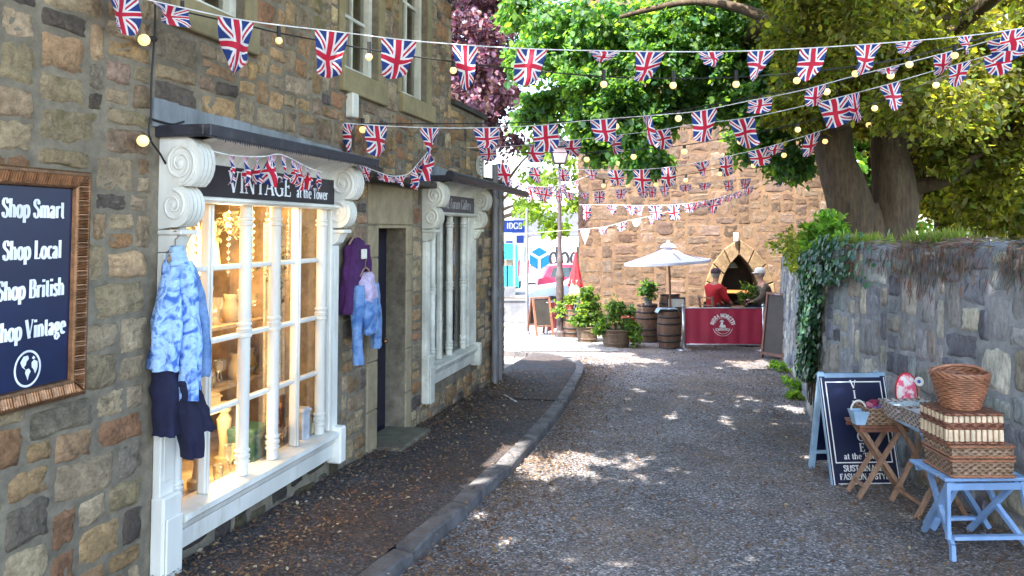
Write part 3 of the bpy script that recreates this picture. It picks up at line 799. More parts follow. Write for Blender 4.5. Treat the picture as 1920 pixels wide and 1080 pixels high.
# ------------------------------------------------------------------ ground
def lin(a, b, n): return [a+(b-a)*i/n for i in range(n+1)]
xs = [-150, -60, -25]+lin(-12, 14, 52)+[25, 60, 150]; ys = [-25, -10]+lin(-4, 24, 56)+lin(26, 62, 18)+[80, 140, 400]
m = MB(); w = len(xs)
def rz_(x, y): return road(x, y)+.012*noise.noise((x*.5, y*.5, 0))*(1 if y < 24 else 0)
m.add([(x, y, rz_(x, y)) for y in ys for x in xs], [(j*w+i, j*w+i+1, (j+1)*w+i+1, (j+1)*w+i) for j in range(len(ys)-1) for i in range(w-1)])
tag(m.build('road', M_road, None, True), kind='structure')
KERB = [(-3.0, -5), (-2.35, -2), (-1.75, .8), (-1.1, 2.8), (-.66, 4.25), (-.45, 4.84), (-.28, 5.4), (.1, 6.75), (.4, 8.0), (.66, 9.2), (.98, 11.0), (1.12, 12.0), (1.05, 12.85), (.75, 13.4), (.2, 13.7), (-.7, 13.95)]
def smooth_path(P, k=6):
    out = []
    for i in range(len(P)-1):
        p0, p1, p2, p3 = [Vector(P[max(0, min(len(P)-1, i+q))]) for q in (-1, 0, 1, 2)]
        for s in range(k):
            t = s/k
            out.append(.5*((2*p1)+(p2-p0)*t+(2*p0-5*p1+4*p2-p3)*t*t+(3*p1-p0-3*p2+p3)*t**3))
    out.append(Vector(P[-1])); return out
KP = smooth_path([(*k, 0) for k in KERB], 6)
PH = .05
def pz(x, y): return gz(x, y)+PH
# pavement: from the kerb back to the shop wall
m = MB(); inn = []; 
nP = len(KP)
for i, p in enumerate(KP):
    t = (KP[min(nP-1, i+1)]-KP[max(0, i-1)]).normalized(); nl = Vector((-t.y, t.x, 0))
    inn.append(p+nl*.13)
vs = []
for i, p in enumerate(inn):
    a = UX*p.x+UY*p.y; q = wl(a, .15, 0)
    for k in range(9):
        r = p.lerp(q, k/8); vs.append((r.x, r.y, pz(r.x, r.y)+.006*noise.noise((r.x, r.y, 3))))
m.add(vs, [(i*9+k, (i+1)*9+k, (i+1)*9+k+1, i*9+k+1) for i in range(nP-1) for k in range(8)])
tag(m.build('pavement', M_pave, None, True), kind='structure')
# kerb stones
m = MB(); d = 0; last = 0
seg = [0]
for i in range(1, nP): seg.append(seg[-1]+(KP[i]-KP[i-1]).length)
def along(P, S, s):
    for i in range(1, len(P)):
        if s <= S[i] or i == len(P)-1:
            f = (s-S[i-1])/max(1e-6, S[i]-S[i-1]); return P[i-1].lerp(P[i], f), (P[i]-P[i-1]).normalized()
s = 0
while s < seg[-1]-.3:
    L = .75+.35*rnd.random(); e = min(s+L-.022, seg[-1]); n = 5; vs = []
    dz = rnd.uniform(-.011, .011)
    for k in range(n+1):
        p, t = along(KP, seg, s+(e-s)*k/n); nl = Vector((-t.y, t.x, 0))
        z = pz(p.x, p.y)+.008+dz; j = .012*noise.noise((p.x*4, p.y*4, 1))
        ex = .02 if k in (0, n) else 0
        vs += [(*(p+nl*(.0+j)).xy, z-.2), (*(p+nl*(.003+j)).xy, z-.013-ex), (*(p+nl*(.014+j)).xy, z-ex), (*(p+nl*.128).xy, z-ex*.5), (*(p+nl*.13).xy, z-.2)]
    m.add(vs, [(k*5+q, (k+1)*5+q, (k+1)*5+q+1, k*5+q+1) for k in range(n) for q in range(4)]+[(0, 1, 2, 3, 4), tuple(n*5+q for q in (4, 3, 2, 1, 0))])
    s += L
tag(smooth_angle(m.build('kerb', M_kerb), 28), kind='structure')
# pale square beyond the shops
m = MB(); P = [(-40, 14.7), (-4, 14.2), (1.2, 14.1), (2.4, 15.9), (1.6, 17.6), (4, 30), (40, 34), (40, 60), (-40, 60)]
gx = lin(-40, 40, 40); gy = lin(14.3, 60, 46)
vs = []; 
for y in gy:
    for x in gx: vs.append((x, y, road(x, y)+.016))
w = len(gx)
fs = []
for j in range(len(gy)-1):
    for i in range(w-1):
        if gx[i+1] > 2.1 and gy[j] < 30: continue
        fs.append((j*w+i, j*w+i+1, (j+1)*w+i+1, (j+1)*w+i))
m.add(vs, fs); tag(m.build('market_square', M_far, None, True), kind='structure')
m = MB(); q = at(960, 764, 9.3)
m.bar((q.x-.1, q.y+.1, pz(q.x, q.y)+.012), (q.x+.05, q.y-.3, pz(q.x, q.y)+.012), .018, .012)
tag(m.build('stick', simple('pale_stick', (.6, .56, .5), .8), None), 'pale thin stick lying on the pavement below the second shopfront', 'stick')
# groove across the pavement
m = MB(); p, q = wl(8.9, -.3, 0), Vector((.55, 9.1, 0))
m.bar((p.x, p.y, pz(p.x, p.y)+.004), (q.x, q.y, pz(q.x, q.y)+.004), .05, .012)
tag(m.build('drain_channel', M_rubber, None), kind='structure')

# ------------------------------------------------------------------ the grey rubble wall, right
RW = smooth_path([(3.5, 1.2, 0), (3.4, 3.2, 0), (3.3, 5.0, 0), (3.2, 6.6, 0), (3.16, 7.7, 0), (3.3, 8.6, 0), (3.66, 9.7, 0), (3.99, 10.75, 0), (4.39, 12.27, 0), (4.66, 13.3, 0), (5.1, 14.8, 0), (5.9, 16.9, 0)], 8)
RS = [0]
for i in range(1, len(RW)): RS.append(RS[-1]+(RW[i]-RW[i-1]).length)
RWH = 1.79
def rw(s, v, d):
    p, t = along(RW, RS, max(0, min(RS[-1]-.001, s)))
    # smooth normal
    p2, t2 = along(RW, RS, max(0, min(RS[-1]-.001, s+.25))); p1, t1 = along(RW, RS, max(0, min(RS[-1]-.001, s-.25)))
    t = (t+t1+t2).normalized(); n = Vector((-t.y, t.x, 0))
    g = road(p.x, p.y); rr = .2
    if v <= RWH: q = p+n*(d-.05*v); z = g+v-.08
    else:
        a = min((v-RWH)/rr, 2.2); q = p-n*(.05*RWH+rr*(1-math.cos(a)))+n*d*math.cos(a); z = g+RWH-.08+rr*math.sin(min(a, PI/2))+d*math.sin(a)
        if a > PI/2: q = q-n*rr*(a-PI/2)
    return Vector((q.x, q.y, z))
gw = thing('rubble_wall', 'grey lichened rubble garden wall with rounded top bending along the lane', 'wall', (3.2, 7.7, road(3.2, 7.7)))
def unparent_offset(o, par): o.parent = par; o.matrix_parent_inverse = Matrix.Translation(par.location).inverted(); return o
PALG = [tuple(k*1.6 for k in c) for c in [(.2, .2, .205), (.15, .155, .17), (.24, .225, .2), (.12, .125, .14), (.28, .265, .23), (.19, .185, .18), (.16, .175, .175), (.1, .1, .115), (.22, .2, .175)]]
m = MB(); m.cur = 1
m.grid(lambda u, v: rw(u*RS[-1], -.2+v*2.55, 0), 150, 24)
m.grid(lambda u, v: rw(u*RS[-1], 2.35, 0)+Vector((.12, 0, -v*1.4)), 40, 1)
m.cur = 0
rects = pack(RS[-1]-.1, 2.1, .05, (3, 8), (3, 7), [], 77)
stones(m, [(a+.02, b+.02, c-.18, d-.18) for a, b, c, d in rects], rw, .012, .016, PALG, 9, .026, .32, 8, .014)
o = m.build('wall', [M_gstone, M_gmortar], None, True); unparent_offset(o, gw)
m = MB()
def gf(u, v):
    p, t = along(RW, RS, max(.01, u*RS[-1]*.999)); n = Vector((-t.y, t.x, 0)); q = p-n*(.45+v*v*30)
    return (q.x, q.y, road(p.x, p.y)+1.55+.1*noise.noise((q.x, q.y, 0))-.06*v*30*v)
m.grid(gf, 40, 30); tag(m.build('garden_ground', M_earth, None, True), kind='structure')
# dried growth hanging over the top of the wall, and grass along it
rg = np.random.default_rng(3)
C = []; D = []; Nn = []; CC = []
for i in range(9000):
    s = rg.random()*9.2+1.2
    if s > 7.6 and rg.random() < .4: continue
    p, t = along(RW, RS, s); n = Vector((-t.y, t.x, 0))
    den = noise.noise((s*1.3, 0, 7))
    if den < -.12 and rg.random() < .75: continue
    v = RWH-.24*rg.random()**1.6*(.5+1.3*max(0, den+.25))+.34*rg.random()
    q = rw(s, v, .012+.02*rg.random())
    C.append(q); d = Vector((0, 0, -1))+n*(.35*rg.random())+t*rg.normal()*.25
    if v > RWH+.14: d = n*.8+Vector((0, 0, .25-.6*rg.random()))+t*rg.normal()*.5
    D.append(d); Nn.append(n+Vector(rg.normal(size=3)*.5))
    k = rg.random()
    CC.append((.2, .1, .07) if k < .36 else (.14, .115, .105) if k < .68 else (.26, .18, .12) if k < .88 else (.08, .11, .05))
o = leaf_mesh('hanging_growth', np.array(C), np.array(D), np.array(Nn), .085, M_dry, None, np.array(CC)*(.7+.6*rg.random((len(CC), 1))), .09, .2, .6, 4)
unparent_offset(o, gw)
C = []; D = []; Nn = []; CC = []
for i in range(5200):
    s = 1.0+rg.random()*10.5; v = RWH+.2+.25*rg.random()
    if s < 7.3 and noise.noise((s*.8, 3, 3)) < -.05: continue
    q = rw(s, v, .0); h = .05+.1*rg.random()*(1.6 if s > 7.4 else 1)
    C.append(q+Vector((0, 0, h*.4))); D.append(Vector((rg.normal()*.35, rg.normal()*.35, 1))); Nn.append(Vector((rg.normal(), rg.normal(), .1)))
    CC.append((.1, .16, .035) if rg.random() < .6 else (.17, .19, .06))
o = leaf_mesh('grass_fringe', np.array(C), np.array(D), np.array(Nn), .13, M_leaf, None, np.array(CC), .1, .1, .4, 5)
unparent_offset(o, gw)
# ivy
def sY(Y):
    for i in range(1, len(RW)):
        if RW[i].y >= Y: return RS[i-1]+(RS[i]-RS[i-1])*(Y-RW[i-1].y)/(RW[i].y-RW[i-1].y)
    return RS[-1]
iv = thing('ivy', 'dark green ivy hanging in a column down the bend of the grey wall', 'ivy', (3.3, 8.6, 1.4))
C = []; D = []; Nn = []; CC = []
s0 = sY(8.45)
for i in range(6500):
    v = 2.0-1.45*rg.random()**.85
    wdt = .42*(1-.45*(2.0-v)/1.75)+.1*noise.noise((v*3, 2, 0))
    s = s0+rg.normal()*wdt*.55
    if v > 1.6: s = s0+rg.normal()*.6
    q = rw(s, v, .02+.14*rg.random()); p, t = along(RW, RS, s); n = Vector((-t.y, t.x, 0))
    C.append(q); D.append(Vector((0, 0, -1))+t*rg.normal()*.6+n*.3); Nn.append(n*1.2+Vector(rg.normal(size=3)*.5)+Vector((0, 0, .4)))
    CC.append(((.035, .1, .045), (.05, .13, .065), (.02, .065, .038), (.08, .17, .06))[rg.integers(4)])
o = leaf_mesh('foliage', np.array(C), np.array(D), np.array(Nn), .062, M_ivy, None, np.array(CC)*(.7+.6*rg.random((len(CC), 1))), .85, .2, .4, 6)
unparent_offset(o, iv)
m = MB()
for k in range(5): m.tube([rw(s0+.2*(k-2)*(1-.08*j)+.05*math.sin(j+k), .25+j*.22, .02) for j in range(9)], .011, 5)
unparent_offset(m.build('stem', M_bark), iv)
def bush(name, label, cat, clumps, twigs, per, spread, size, pal, seed, mat=None, stem=None, group=None, var=.4, wid=.5, droop=.3):
    c0 = clumps[0]
    t = thing(name, label, cat, stem if stem else (c0[0], c0[1], c0[2]-c0[5]), 0, group)
    C, D, Nn = leaf_cloud(clumps, twigs, per, spread, seed, droop)
    o = leaf_mesh('foliage', C, D, Nn, size, mat or M_leaf, None, leaf_cols(len(C), pal, seed, var), wid, .25, .4, seed)
    unparent_offset(o, t)
    mm = MB(); b = Vector(stem) if stem else Vector((c0[0], c0[1], c0[2]-c0[5]))
    for c in clumps[:8]:
        e = Vector(c[:3]); mm.tube([b, b.lerp(e, .5)+Vector((0, 0, .05)), e], [.014, .01, .005], 5)
    unparent_offset(mm.build('stem', M_bark), t)
    return t
g1 = [(.16, .3, .05), (.22, .36, .07), (.1, .22, .05)]
p = rw(sY(9.7), 1.95, 0)
bush('wall_shrub', 'yellow green shrub spilling over the wall top beside the ivy', 'shrub', [(p.x-.05, p.y, p.z+.02, .25, .4, .16), (p.x+.25, p.y+1.3, p.z+.05, .3, .5, .2), (p.x+.1, p.y+.6, p.z-.12, .2, .5, .18)], 60, 16, .09, .06, [(.2, .26, .05), (.28, .3, .08), (.13, .2, .05)], 41)
p = rw(sY(8.5), 2.1, 0)
bush('elder_sapling', 'light green sapling standing on the wall top above the ivy', 'shrub', [(p.x+.0, p.y+.1, p.z+.2, .11, .15, .17), (p.x-.05, p.y, p.z+.02, .22, .25, .1), (p.x-.1, p.y+.3, p.z+.12, .12, .17, .15)], 40, 16, .08, .075, g1, 42)
# weeds at the foot of the wall
p = rw(sY(10.6), 0, .12)
bush('wall_weeds', 'tuft of bright green weeds at the foot of the far end of the grey wall', 'weeds', [(p.x, p.y, p.z+.14, .07, .35, .06), (p.x+.35, p.y+1.5, p.z+.1, .07, .3, .05), (p.x-.25, p.y-.8, p.z+.14, .05, .2, .05)], 34, 12, .05, .06, g1, 43)

# ------------------------------------------------------------------ the pele tower
TA = R(-10); TC = Vector((1.5, 17.4, 0))
tow = thing('stone_tower', 'broad old tower of large golden sandstone blocks with a pointed doorway', 'tower', (1.5, 17.4, 0), TA)
# tower coordinates: x along the front, y back, z up
AX, AW, AZ, AH = 3.5, .42, .2, 1.2; OW, OZ, OH = .78, .15, 1.55
m = MB(); m.cur = 1; TH_ = 9.2
arch = []
def bez(p0, p1, p2, n):
    return [((1-t)**2*p0[0]+2*t*(1-t)*p1[0]+t*t*p2[0], (1-t)**2*p0[1]+2*t*(1-t)*p1[1]+t*t*p2[1]) for t in [i/n for i in range(n+1)]]
inn_l = bez((AX-AW, AZ), (AX-AW, AZ+.62), (AX, AH), 8); inn_r = [(2*AX-x, z) for x, z in inn_l]
prof = [(AX-AW, -.95)]+inn_l+inn_r[::-1][1:]+[(AX+AW, -.95)]
for side, pts in ((0., [(AX-AW, -.95)]+inn_l), (5.7, [(AX+AW, -.95)]+inn_r)):
    for (x0, z0), (x1, z1) in zip(pts[:-1], pts[1:]): m.add([(side, 0, z0), (x0, 0, z0), (x1, 0, z1), (side, 0, z1)], [(0, 1, 2, 3)])
m.add([(0, 0, AH), (5.7, 0, AH), (5.7, 0, TH_), (0, 0, TH_)], [(0, 1, 2, 3)])
m.add([(0, 0, -1), (0, 6, -1), (0, 6, TH_), (0, 0, TH_), (5.7, 0, -1), (5.7, 6, -1), (5.7, 6, TH_), (5.7, 0, TH_)], [(0, 1, 2, 3), (4, 7, 6, 5), (1, 5, 6, 2), (3, 2, 6, 7)])
for (x0, z0), (x1, z1) in zip(prof[:-1], prof[1:]): m.add([(x0, 0, z0), (x0, .7, z0), (x1, .7, z1), (x1, 0, z1)], [(0, 1, 2, 3)])
m.cur = 0
bl = [(AX-OW, AX+OW, -1, .75), (AX-.62, AX+.62, .75, 1.1), (AX-.36, AX+.36, 1.1, 1.5)]
PALT = [tuple(k*q for k, q in zip(c, (.68, .68, .72))) for c in [(.18, .122, .085), (.2, .138, .095), (.155, .098, .065), (.21, .15, .108), (.14, .098, .07), (.18, .12, .08), (.12, .082, .058), (.195, .14, .098), (.165, .122, .09)]]
rects = pack(5.7, 5.8, .085, (3, 7), (2, 4), [(a, b, c+.95, d+.95) for a, b, c, d in bl], 17)
stones(m, [(a, b, c-.95, d-.95) for a, b, c, d in rects], lambda u, v, d: (u, -d, v), .002, .006, PALT, 12, .03, .1, 9, .018)
rects = pack(5.7, 4.2, .105, (5, 8), (4, 4), [], 18)
stones(m, [(a, b, c+4.85, d+4.85) for a, b, c, d in rects], lambda u, v, d: (u, -d, v), .004, .02, PALT, 13, .02, .1, 5, .022)
m.build('wall', [M_ashlar, M_tmortar], tow, True)
# arch surround, stone by stone
m = MB(); out_l = bez((AX-OW, OZ), (AX-OW+.04, OZ+1.02), (AX, OH), 8)
PALY = [(.2, .135, .07), (.165, .11, .06), (.21, .14, .08)]
for sgn in (1, -1):
    f = lambda p: (p[0] if sgn > 0 else 2*AX-p[0], p[1])
    seq = [((AX-OW, -.95), (AX-AW, -.95)), ((AX-OW, -.4), (AX-AW, -.4)), ((AX-OW, OZ), (AX-AW, AZ))]+[(out_l[i], inn_l[i]) for i in (2, 4, 6, 8)]
    for (o0, i0), (o1, i1) in zip(seq[:-1], seq[1:]):
        q = [f(o0), f(i0), f(i1), f(o1)]; cx = sum(p[0] for p in q)/4; cz = sum(p[1] for p in q)/4
        m.col = PALY[rnd.randrange(3)]
        sh = lambda p, k: (cx+(p[0]-cx)*k, cz+(p[1]-cz)*k)
        A = [(*sh(p, .97), ) for p in q]; B = [sh(p, .86) for p in q]
        m.add([(x, .05, z) for x, z in A]+[(x, -.05, z) for x, z in A]+[(x, -.085, z) for x, z in B],
              [(8, 9, 10, 11)]+[(k, (k+1) % 4, (k+1) % 4+4, k+4) for k in range(4)]+[(k+4, (k+1) % 4+4, (k+1) % 4+8, k+8) for k in range(4)])
m.col = (1, 1, 1)
m.build('door_arch', M_ashlar, tow)
m = MB(); m.add([(AX-.9, .72, -1), (AX+.9, .72, -1), (AX+.9, .72, 1.5), (AX-.9, .72, 1.5), (AX-.9, 2.6, -1), (AX+.9, 2.6, -1), (AX+.9, 2.6, 1.5), (AX-.9, 2.6, 1.5)],
      [(4, 5, 6, 7), (0, 4, 7, 3), (1, 2, 6, 5), (3, 7, 6, 2), (0, 1, 5, 4)])
m.build('interior', M_darkwood, tow)
m = MB(); m.box(AX-.5, AX+.8, 1.2, 1.45, .28, .33); m.box(AX-.5, AX+.8, 1.3, 1.45, -.02, .01); m.box(AX-.6, AX+.8, .95, 1.2, -.9, -.1)
s_ = m.build('bar_counter', M_darkwood, tow)
m = MB(); m.box(AX-.5, AX+.8, 1.17, 1.198, .27, .34); m.build('lit_strip', M_bar, s_)
m = MB(); m.box(AX-.12, AX-.02, -.14, -.09, 1.62, 1.68); m.lathe([(.0, 1.5), (.05, 1.5), (.06, 1.62), (.0, 1.66)], (AX-.07, -.16, 0), 8, False); m.build('wall_light', M_white, tow)
m = MB(); m.lathe([(.05, .0), (.12, -.1), (.11, -.12)], (AX-.02, 1.1, .98), 10, False); m.tube([(AX-.02, 1.1, 1.0), (AX-.02, 1.1, 1.4)], .01, 5); m.build('pendant_lamp', M_white, tow)
# ------------------------------------------------------------------ trees
def px_clumps(lst):
    out = []
    for (x, y, Y, r, *k) in lst:
        p = at(x, y, Y); rr = r*Y/FOC
        out.append((p.x, p.y, p.z, rr, rr*1.1, rr*(k[1] if len(k) > 1 else .8), k[0] if k else 1.))
    return out
def limb(mb, pts, r0, r1, n=10, wob=.06):
    P = smooth_path(pts, 5); k = len(P); out = []
    for i, p in enumerate(P): out.append(p+Vector((noise.noise((p.z*1.5, i*.3, 1)), noise.noise((p.z*1.5, i*.3, 5)), 0))*wob)
    n0 = len(mb.v)
    mb.tube(out, [r0+(r1-r0)*i/(k-1)*(1) + .05*r0*noise.noise((i*.7, r0*9, 2)) for i in range(k)], n)
    for i in range(k):                                    # bark ridges and swellings
        for j in range(n):
            v = mb.v[n0+i*n+j]; c = out[i]; d = v-c; l = d.length
            q = abs(noise.noise((j*1.7+r0*20, i*.22, 3)))*.16+.2*noise.noise((d.x*2.2+c.x, d.y*2.2, c.z*1.1))
            v += d*(q-.05)
GREEN = [(.07, .15, .04), (.1, .21, .055), (.045, .12, .055), (.14, .25, .055), (.06, .16, .075)]
OLIVE = [tuple(k*q for k, q in zip(c, (1.15, 1.3, 1.3))) for c in [(.11, .11, .024), (.15, .135, .03), (.09, .075, .02), (.2, .18, .035), (.1, .13, .028)]]
lt = thing('lime_tree', 'great spreading tree with forked trunk rising behind the grey wall', 'tree', (4.75, 10, 1.4))
m = MB()
limb(m, [(4.78, 10.1, .9), (4.76, 10.1, 1.4), (4.74, 10.1, 1.75), (4.74, 10.1, 2.1)], .5, .08, 28, .0)
limb(m, [(4.6, 10.1, 1.35), (4.42, 10.1, 2.0), (4.28, 10.1, 2.7), (4.22, 10.1, 3.3), (3.95, 10, 4.1), (3.5, 9.8, 5.0), (2.6, 9.3, 6.2)], .3, .14, 26)
limb(m, [(4.95, 10.1, 1.35), (5.0, 10.1, 2.0), (5.0, 10.15, 2.7), (5.02, 10.2, 3.3), (5.2, 10.3, 4.2), (5.6, 10.5, 5.6), (5.9, 10.5, 7.5)], .28, .15, 26)
limb(m, [(5.12, 10.3, 1.9), (5.38, 10.4, 2.35), (5.5, 10.4, 2.9), (5.75, 10.5, 4.0), (6.6, 10.8, 5.5)], .19, .08, 18)
unparent_offset(m.build('trunk', M_bark, None, True), lt)
m = MB()
for b in ([(5.35, 10.3, 2.3), (5.7, 9.9, 2.45), (6.1, 9.6, 2.9), (6.7, 9.3, 3.1)], [(6.1, 9.6, 2.9), (6.5, 9.2, 3.0), (7.0, 9, 2.85)],
          [(3.95, 10, 4.1), (3.5, 10.3, 4.6), (2.6, 10.8, 5.0), (1.6, 11.3, 4.9)], [(3.7, 9.9, 4.5), (3.9, 9.3, 5.2), (3.2, 8, 6.4), (1.2, 6, 6.8)],
          [(2.6, 9.3, 6.2), (.6, 8, 7), (-1.5, 5.5, 7.2)], [(5.2, 10.3, 4.2), (6.2, 9.4, 4.8), (7.5, 8.5, 5.2)], [(3.5, 10.3, 4.6), (3.3, 11.5, 4.5), (2.4, 12.2, 4.2), (1.3, 12.4, 4.1)],
          [(5.1, 10.2, 3.8), (5.5, 9, 4.3), (5.2, 7, 4.6), (4.6, 5, 4.7)]):
    limb(m, b, .11, .03, 8, .05)
unparent_offset(m.build('branch', M_bark, None, True), lt)
A = px_clumps([(985, 25, 13, 48), (1015, 110, 12.3, 55), (1060, 45, 12.5, 70), (1095, 140, 12, 62), (1150, 55, 12, 80), (1165, 190, 11.6, 55), (1185, 262, 11.5, 42, 1, 1.2), (1225, 120, 11.6, 75),
      (1290, 50, 11.5, 80), (1262, 205, 11.8, 38, .8), (1340, 125, 11.4, 55), (1390, 60, 11.4, 70), (1400, 185, 11.2, 45), (1425, 262, 11, 45, .9), (1108, 222, 12, 38), (1470, 215, 10.8, 45),
      (1040, 190, 13, 30, .5), (1215, 300, 11.4, 22, .8), (1470, 130, 10.8, 45), (1300, 150, 12.2, 45, .6), (1345, 205, 12, 28, .5), (1000, 215, 13, 30, .35), (1480, 305, 10.8, 26, .8), (1130, 280, 12.2, 20, .5),
      (1420, 120, 11.6, 45, .7), (1235, 40, 12.4, 70), (1120, 95, 12.6, 60)])
C1, D1, N1 = leaf_cloud(A, 76, 34, .17, 21, .7); col1 = leaf_cols(len(C1), GREEN, 22, .4)
r2 = random.Random(5); B = []
for i in range(84):
    x = r2.uniform(1480, 2080); y = r2.uniform(-110, 400); Y = r2.uniform(9.2, 15)
    if 1540 < x < 1790 and y > 190 and Y < 12: Y = r2.uniform(12.5, 15)
    if 1590 < x < 1665 and y > 230: continue
    if r2.random() < .0: continue
    if y > 320 and Y < 11: Y += 2.5
    B.append((x, y, Y, r2.uniform(40, 75), .8))
for i in range(38):
    x = r2.uniform(1490, 2050); y = r2.uniform(-110, 215 if x < 1800 else 330); B.append((x, y, r2.uniform(7.4, 9.3), r2.uniform(45, 75), .6))
for i in range(34): B.append((r2.uniform(1230, 1520), r2.uniform(-60, 190), r2.uniform(11.2, 13.2), r2.uniform(38, 60), .9))
C2, D2, N2 = leaf_cloud(px_clumps(B), 72, 29, .17, 23, .5); col2 = leaf_cols(len(C2), OLIVE, 24, .5)
Cc = []
for gx in range(9):                                       # unseen leaves added over the lane to shade and dapple it
    for gy in range(13):
        x = -3.5+gx*.93+r2.uniform(-.3, .3); y = -2.2+gy*.9+r2.uniform(-.3, .3); z = r2.uniform(5.7, 7.1)
        if (x > 3.0 and y > 5.6) or (x < -1.2 and y > 8.3): continue
        if any((x-a)**2+(y-b)**2 < .36 for a, b in ((-2.45, 3.2), (-2.6, 2.1))): continue  # gaps that let the sun through to the kerb
        rr = r2.uniform(.72, .92); Cc.append((x, y, z, rr, rr, rr*.5, 1))
C3, D3, N3 = leaf_cloud(Cc, 42, 15, .19, 25, .3); col3 = leaf_cols(len(C3), GREEN, 26, .4)
Cd = []
for i in range(7):                                       # crown top
    v = Vector((r2.gauss(0, 1), r2.gauss(0, 1), abs(r2.gauss(0, 1)))).normalized()*r2.random()**.4
    Cd.append((5.6+v.x*3.4, 9.0+v.y*3.2, 5.3+v.z*5.5, .9, .9, .6, 1))
C4, D4, N4 = leaf_cloud(Cd, 34, 14, .22, 27, .3); col4 = leaf_cols(len(C4), GREEN, 28, .4)
big = np.concatenate([C1, C2]); o = leaf_mesh('crown', big, np.concatenate([D1, D2]), np.concatenate([N1, N2]), np.clip(big[:, 1]*.0082, .055, .115), M_leaf, None, np.concatenate([col1, col2]), .62, .3, .6, 30)
unparent_offset(o, lt)
o = leaf_mesh('upper_shade_crown', np.concatenate([C3, C4]), np.concatenate([D3, D4]), np.concatenate([N3, N4]), .21, M_leaf, None, np.concatenate([col3, col4]), .65, .2, .4, 31)
unparent_offset(o, lt)

def back_tree(name, label, base, clumps, twigs, per, spread, size, pal, seed, mat=M_leaf, group=None, h=None, droop=.3):
    t = thing(name, label, 'tree', base, 0, group)
    C, D, Nn = leaf_cloud(clumps, twigs, per, spread, seed, droop)
    unparent_offset(leaf_mesh('crown', C, D, Nn, size, mat, None, leaf_cols(len(C), pal, seed, .4), .65, .25, .4, seed), t)
    mm = MB(); b = Vector(base); top = Vector(np.mean([c[:3] for c in clumps], axis=0))
    mid = Vector((b.x*.8+top.x*.2, b.y*.8+top.y*.2, b.z+(top.z-b.z)*.6))
    limb(mm, [b, b.lerp(mid, .5), mid], .28, .2, 10)
    for c in clumps[::3]: limb(mm, [mid, mid.lerp(Vector(c[:3]), .5)+Vector((0, 0, .2)), Vector(c[:3])], .1, .02, 6)
    unparent_offset(mm.build('trunk', M_bark, None, True), t)
    return t
r3 = random.Random(9)
cl = [(r3.uniform(800, 990), r3.uniform(-140, 170), r3.uniform(19, 25), r3.uniform(40, 70)) for _ in range(46)]
cl = [c for c in cl if c[0] < 1000-.1*max(0, c[1])]
cl += [(r3.uniform(845, 965), r3.uniform(170, 270), r3.uniform(20, 24), r3.uniform(20, 36), .35) for _ in range(14)]
back_tree('copper_beech', 'purple leaved copper beech rising beyond the roof of the shop building', (-4.2, 22.5, gz(-4.2, 22.5)), px_clumps(cl), 52, 18, .26, .15, [(.1, .05, .085), (.15, .08, .12), (.07, .035, .06), (.19, .1, .11), (.12, .07, .05)], 51, M_beech, droop=.5)
# hanging lime green spray over the far end of the lane
bt = px_clumps([(1010, 395, 20, 30, .5), (1035, 340, 20, 34, .5), (1062, 300, 20, 34, .6), (1000, 330, 21, 22, .4), (1040, 430, 20, 14, .5), (1078, 380, 20, 16, .5), (980, 380, 21, 24, .3), (1030, 260, 20.5, 40, .5), (1090, 200, 21, 60), (1000, 280, 21, 24, .35)])
back_tree('young_sycamore', 'light green young tree with drooping sprays beside the lamp post and tower', (-1.7, 24.5, gz(-1.7, 24.5)), bt, 46, 13, .22, .14, [(.16, .26, .05), (.2, .3, .06), (.12, .2, .05)], 52, droop=.8)
YG = [(.2, .24, .04), (.28, .3, .05), (.14, .19, .04), (.24, .2, .06)]
for i, (x0, x1, Y, lab) in enumerate([(1560, 1690, 19, 'bright green tree seen through the fork of the great trunk'), (1700, 1840, 18, 'yellow green tree in sunlight behind the grey wall, just right of the forked trunk'), (1840, 1990, 17, 'yellow green tree in sunlight at the right end of the grey wall')]):
    cl = [(r3.uniform(x0, x1), r3.uniform(60, 425), Y+r3.uniform(-1.2, 1.5), r3.uniform(38, 66), .8) for _ in range(26)]
    b = at((x0+x1)/2, 440, Y)
    back_tree('sunlit_tree', lab, (b.x, b.y, .9), px_clumps(cl), 28, 15, .24, .16, YG if i else [(.1, .24, .05), (.15, .3, .06), (.08, .18, .05)], 60+i, group='sunlit trees behind the garden wall')
# ------------------------------------------------------------------ the square beyond the lane
def paint(name, c, rough=.3): return simple(name, c, rough, .06, 3, .02, spec=.6)
M_vwhite = paint('white_van_paint', (.75, .76, .78)); M_teal = paint('teal_van_paint', (.02, .3, .42)); M_dred = paint('dark_red_paint', (.35, .03, .07)); M_silver = paint('pale_blue_car_paint', (.42, .52, .62))
M_plog = paint('courier_blue', (.003, .1, .33)); M_grtext = paint('grey_letters', (.03, .03, .035)); M_bluesign = paint('blue_sign', (.015, .07, .38))
M_tail = paint('red_lamp_lens', (.5, .01, .02)); M_housew = simple('pale_render', (.42, .4, .36), .9, .12, 2); M_head = paint('headlamp_glass', (.7, .72, .75), .15)
def wheel(parent, x, y, z, r, w=.2):
    t = MB(); t.M = Matrix.Translation((x, y, z)) @ Matrix.Rotation(PI/2, 4, 'X')
    t.lathe([(r*.62, -w/2), (r*.92, -w/2), (r, -w*.35), (r, w*.35), (r*.92, w/2), (r*.62, w/2)], (0, 0, 0), 20, False)
    o = t.build('wheel', M_rubber, parent, True)
    h = MB(); h.M = t.M; h.lathe([(.02, .03), (r*.3, w*.3), (r*.62, w*.42), (r*.62, -w*.42), (.02, -.03)], (0, 0, 0), 14)
    h.build('rim', M_metal, o)
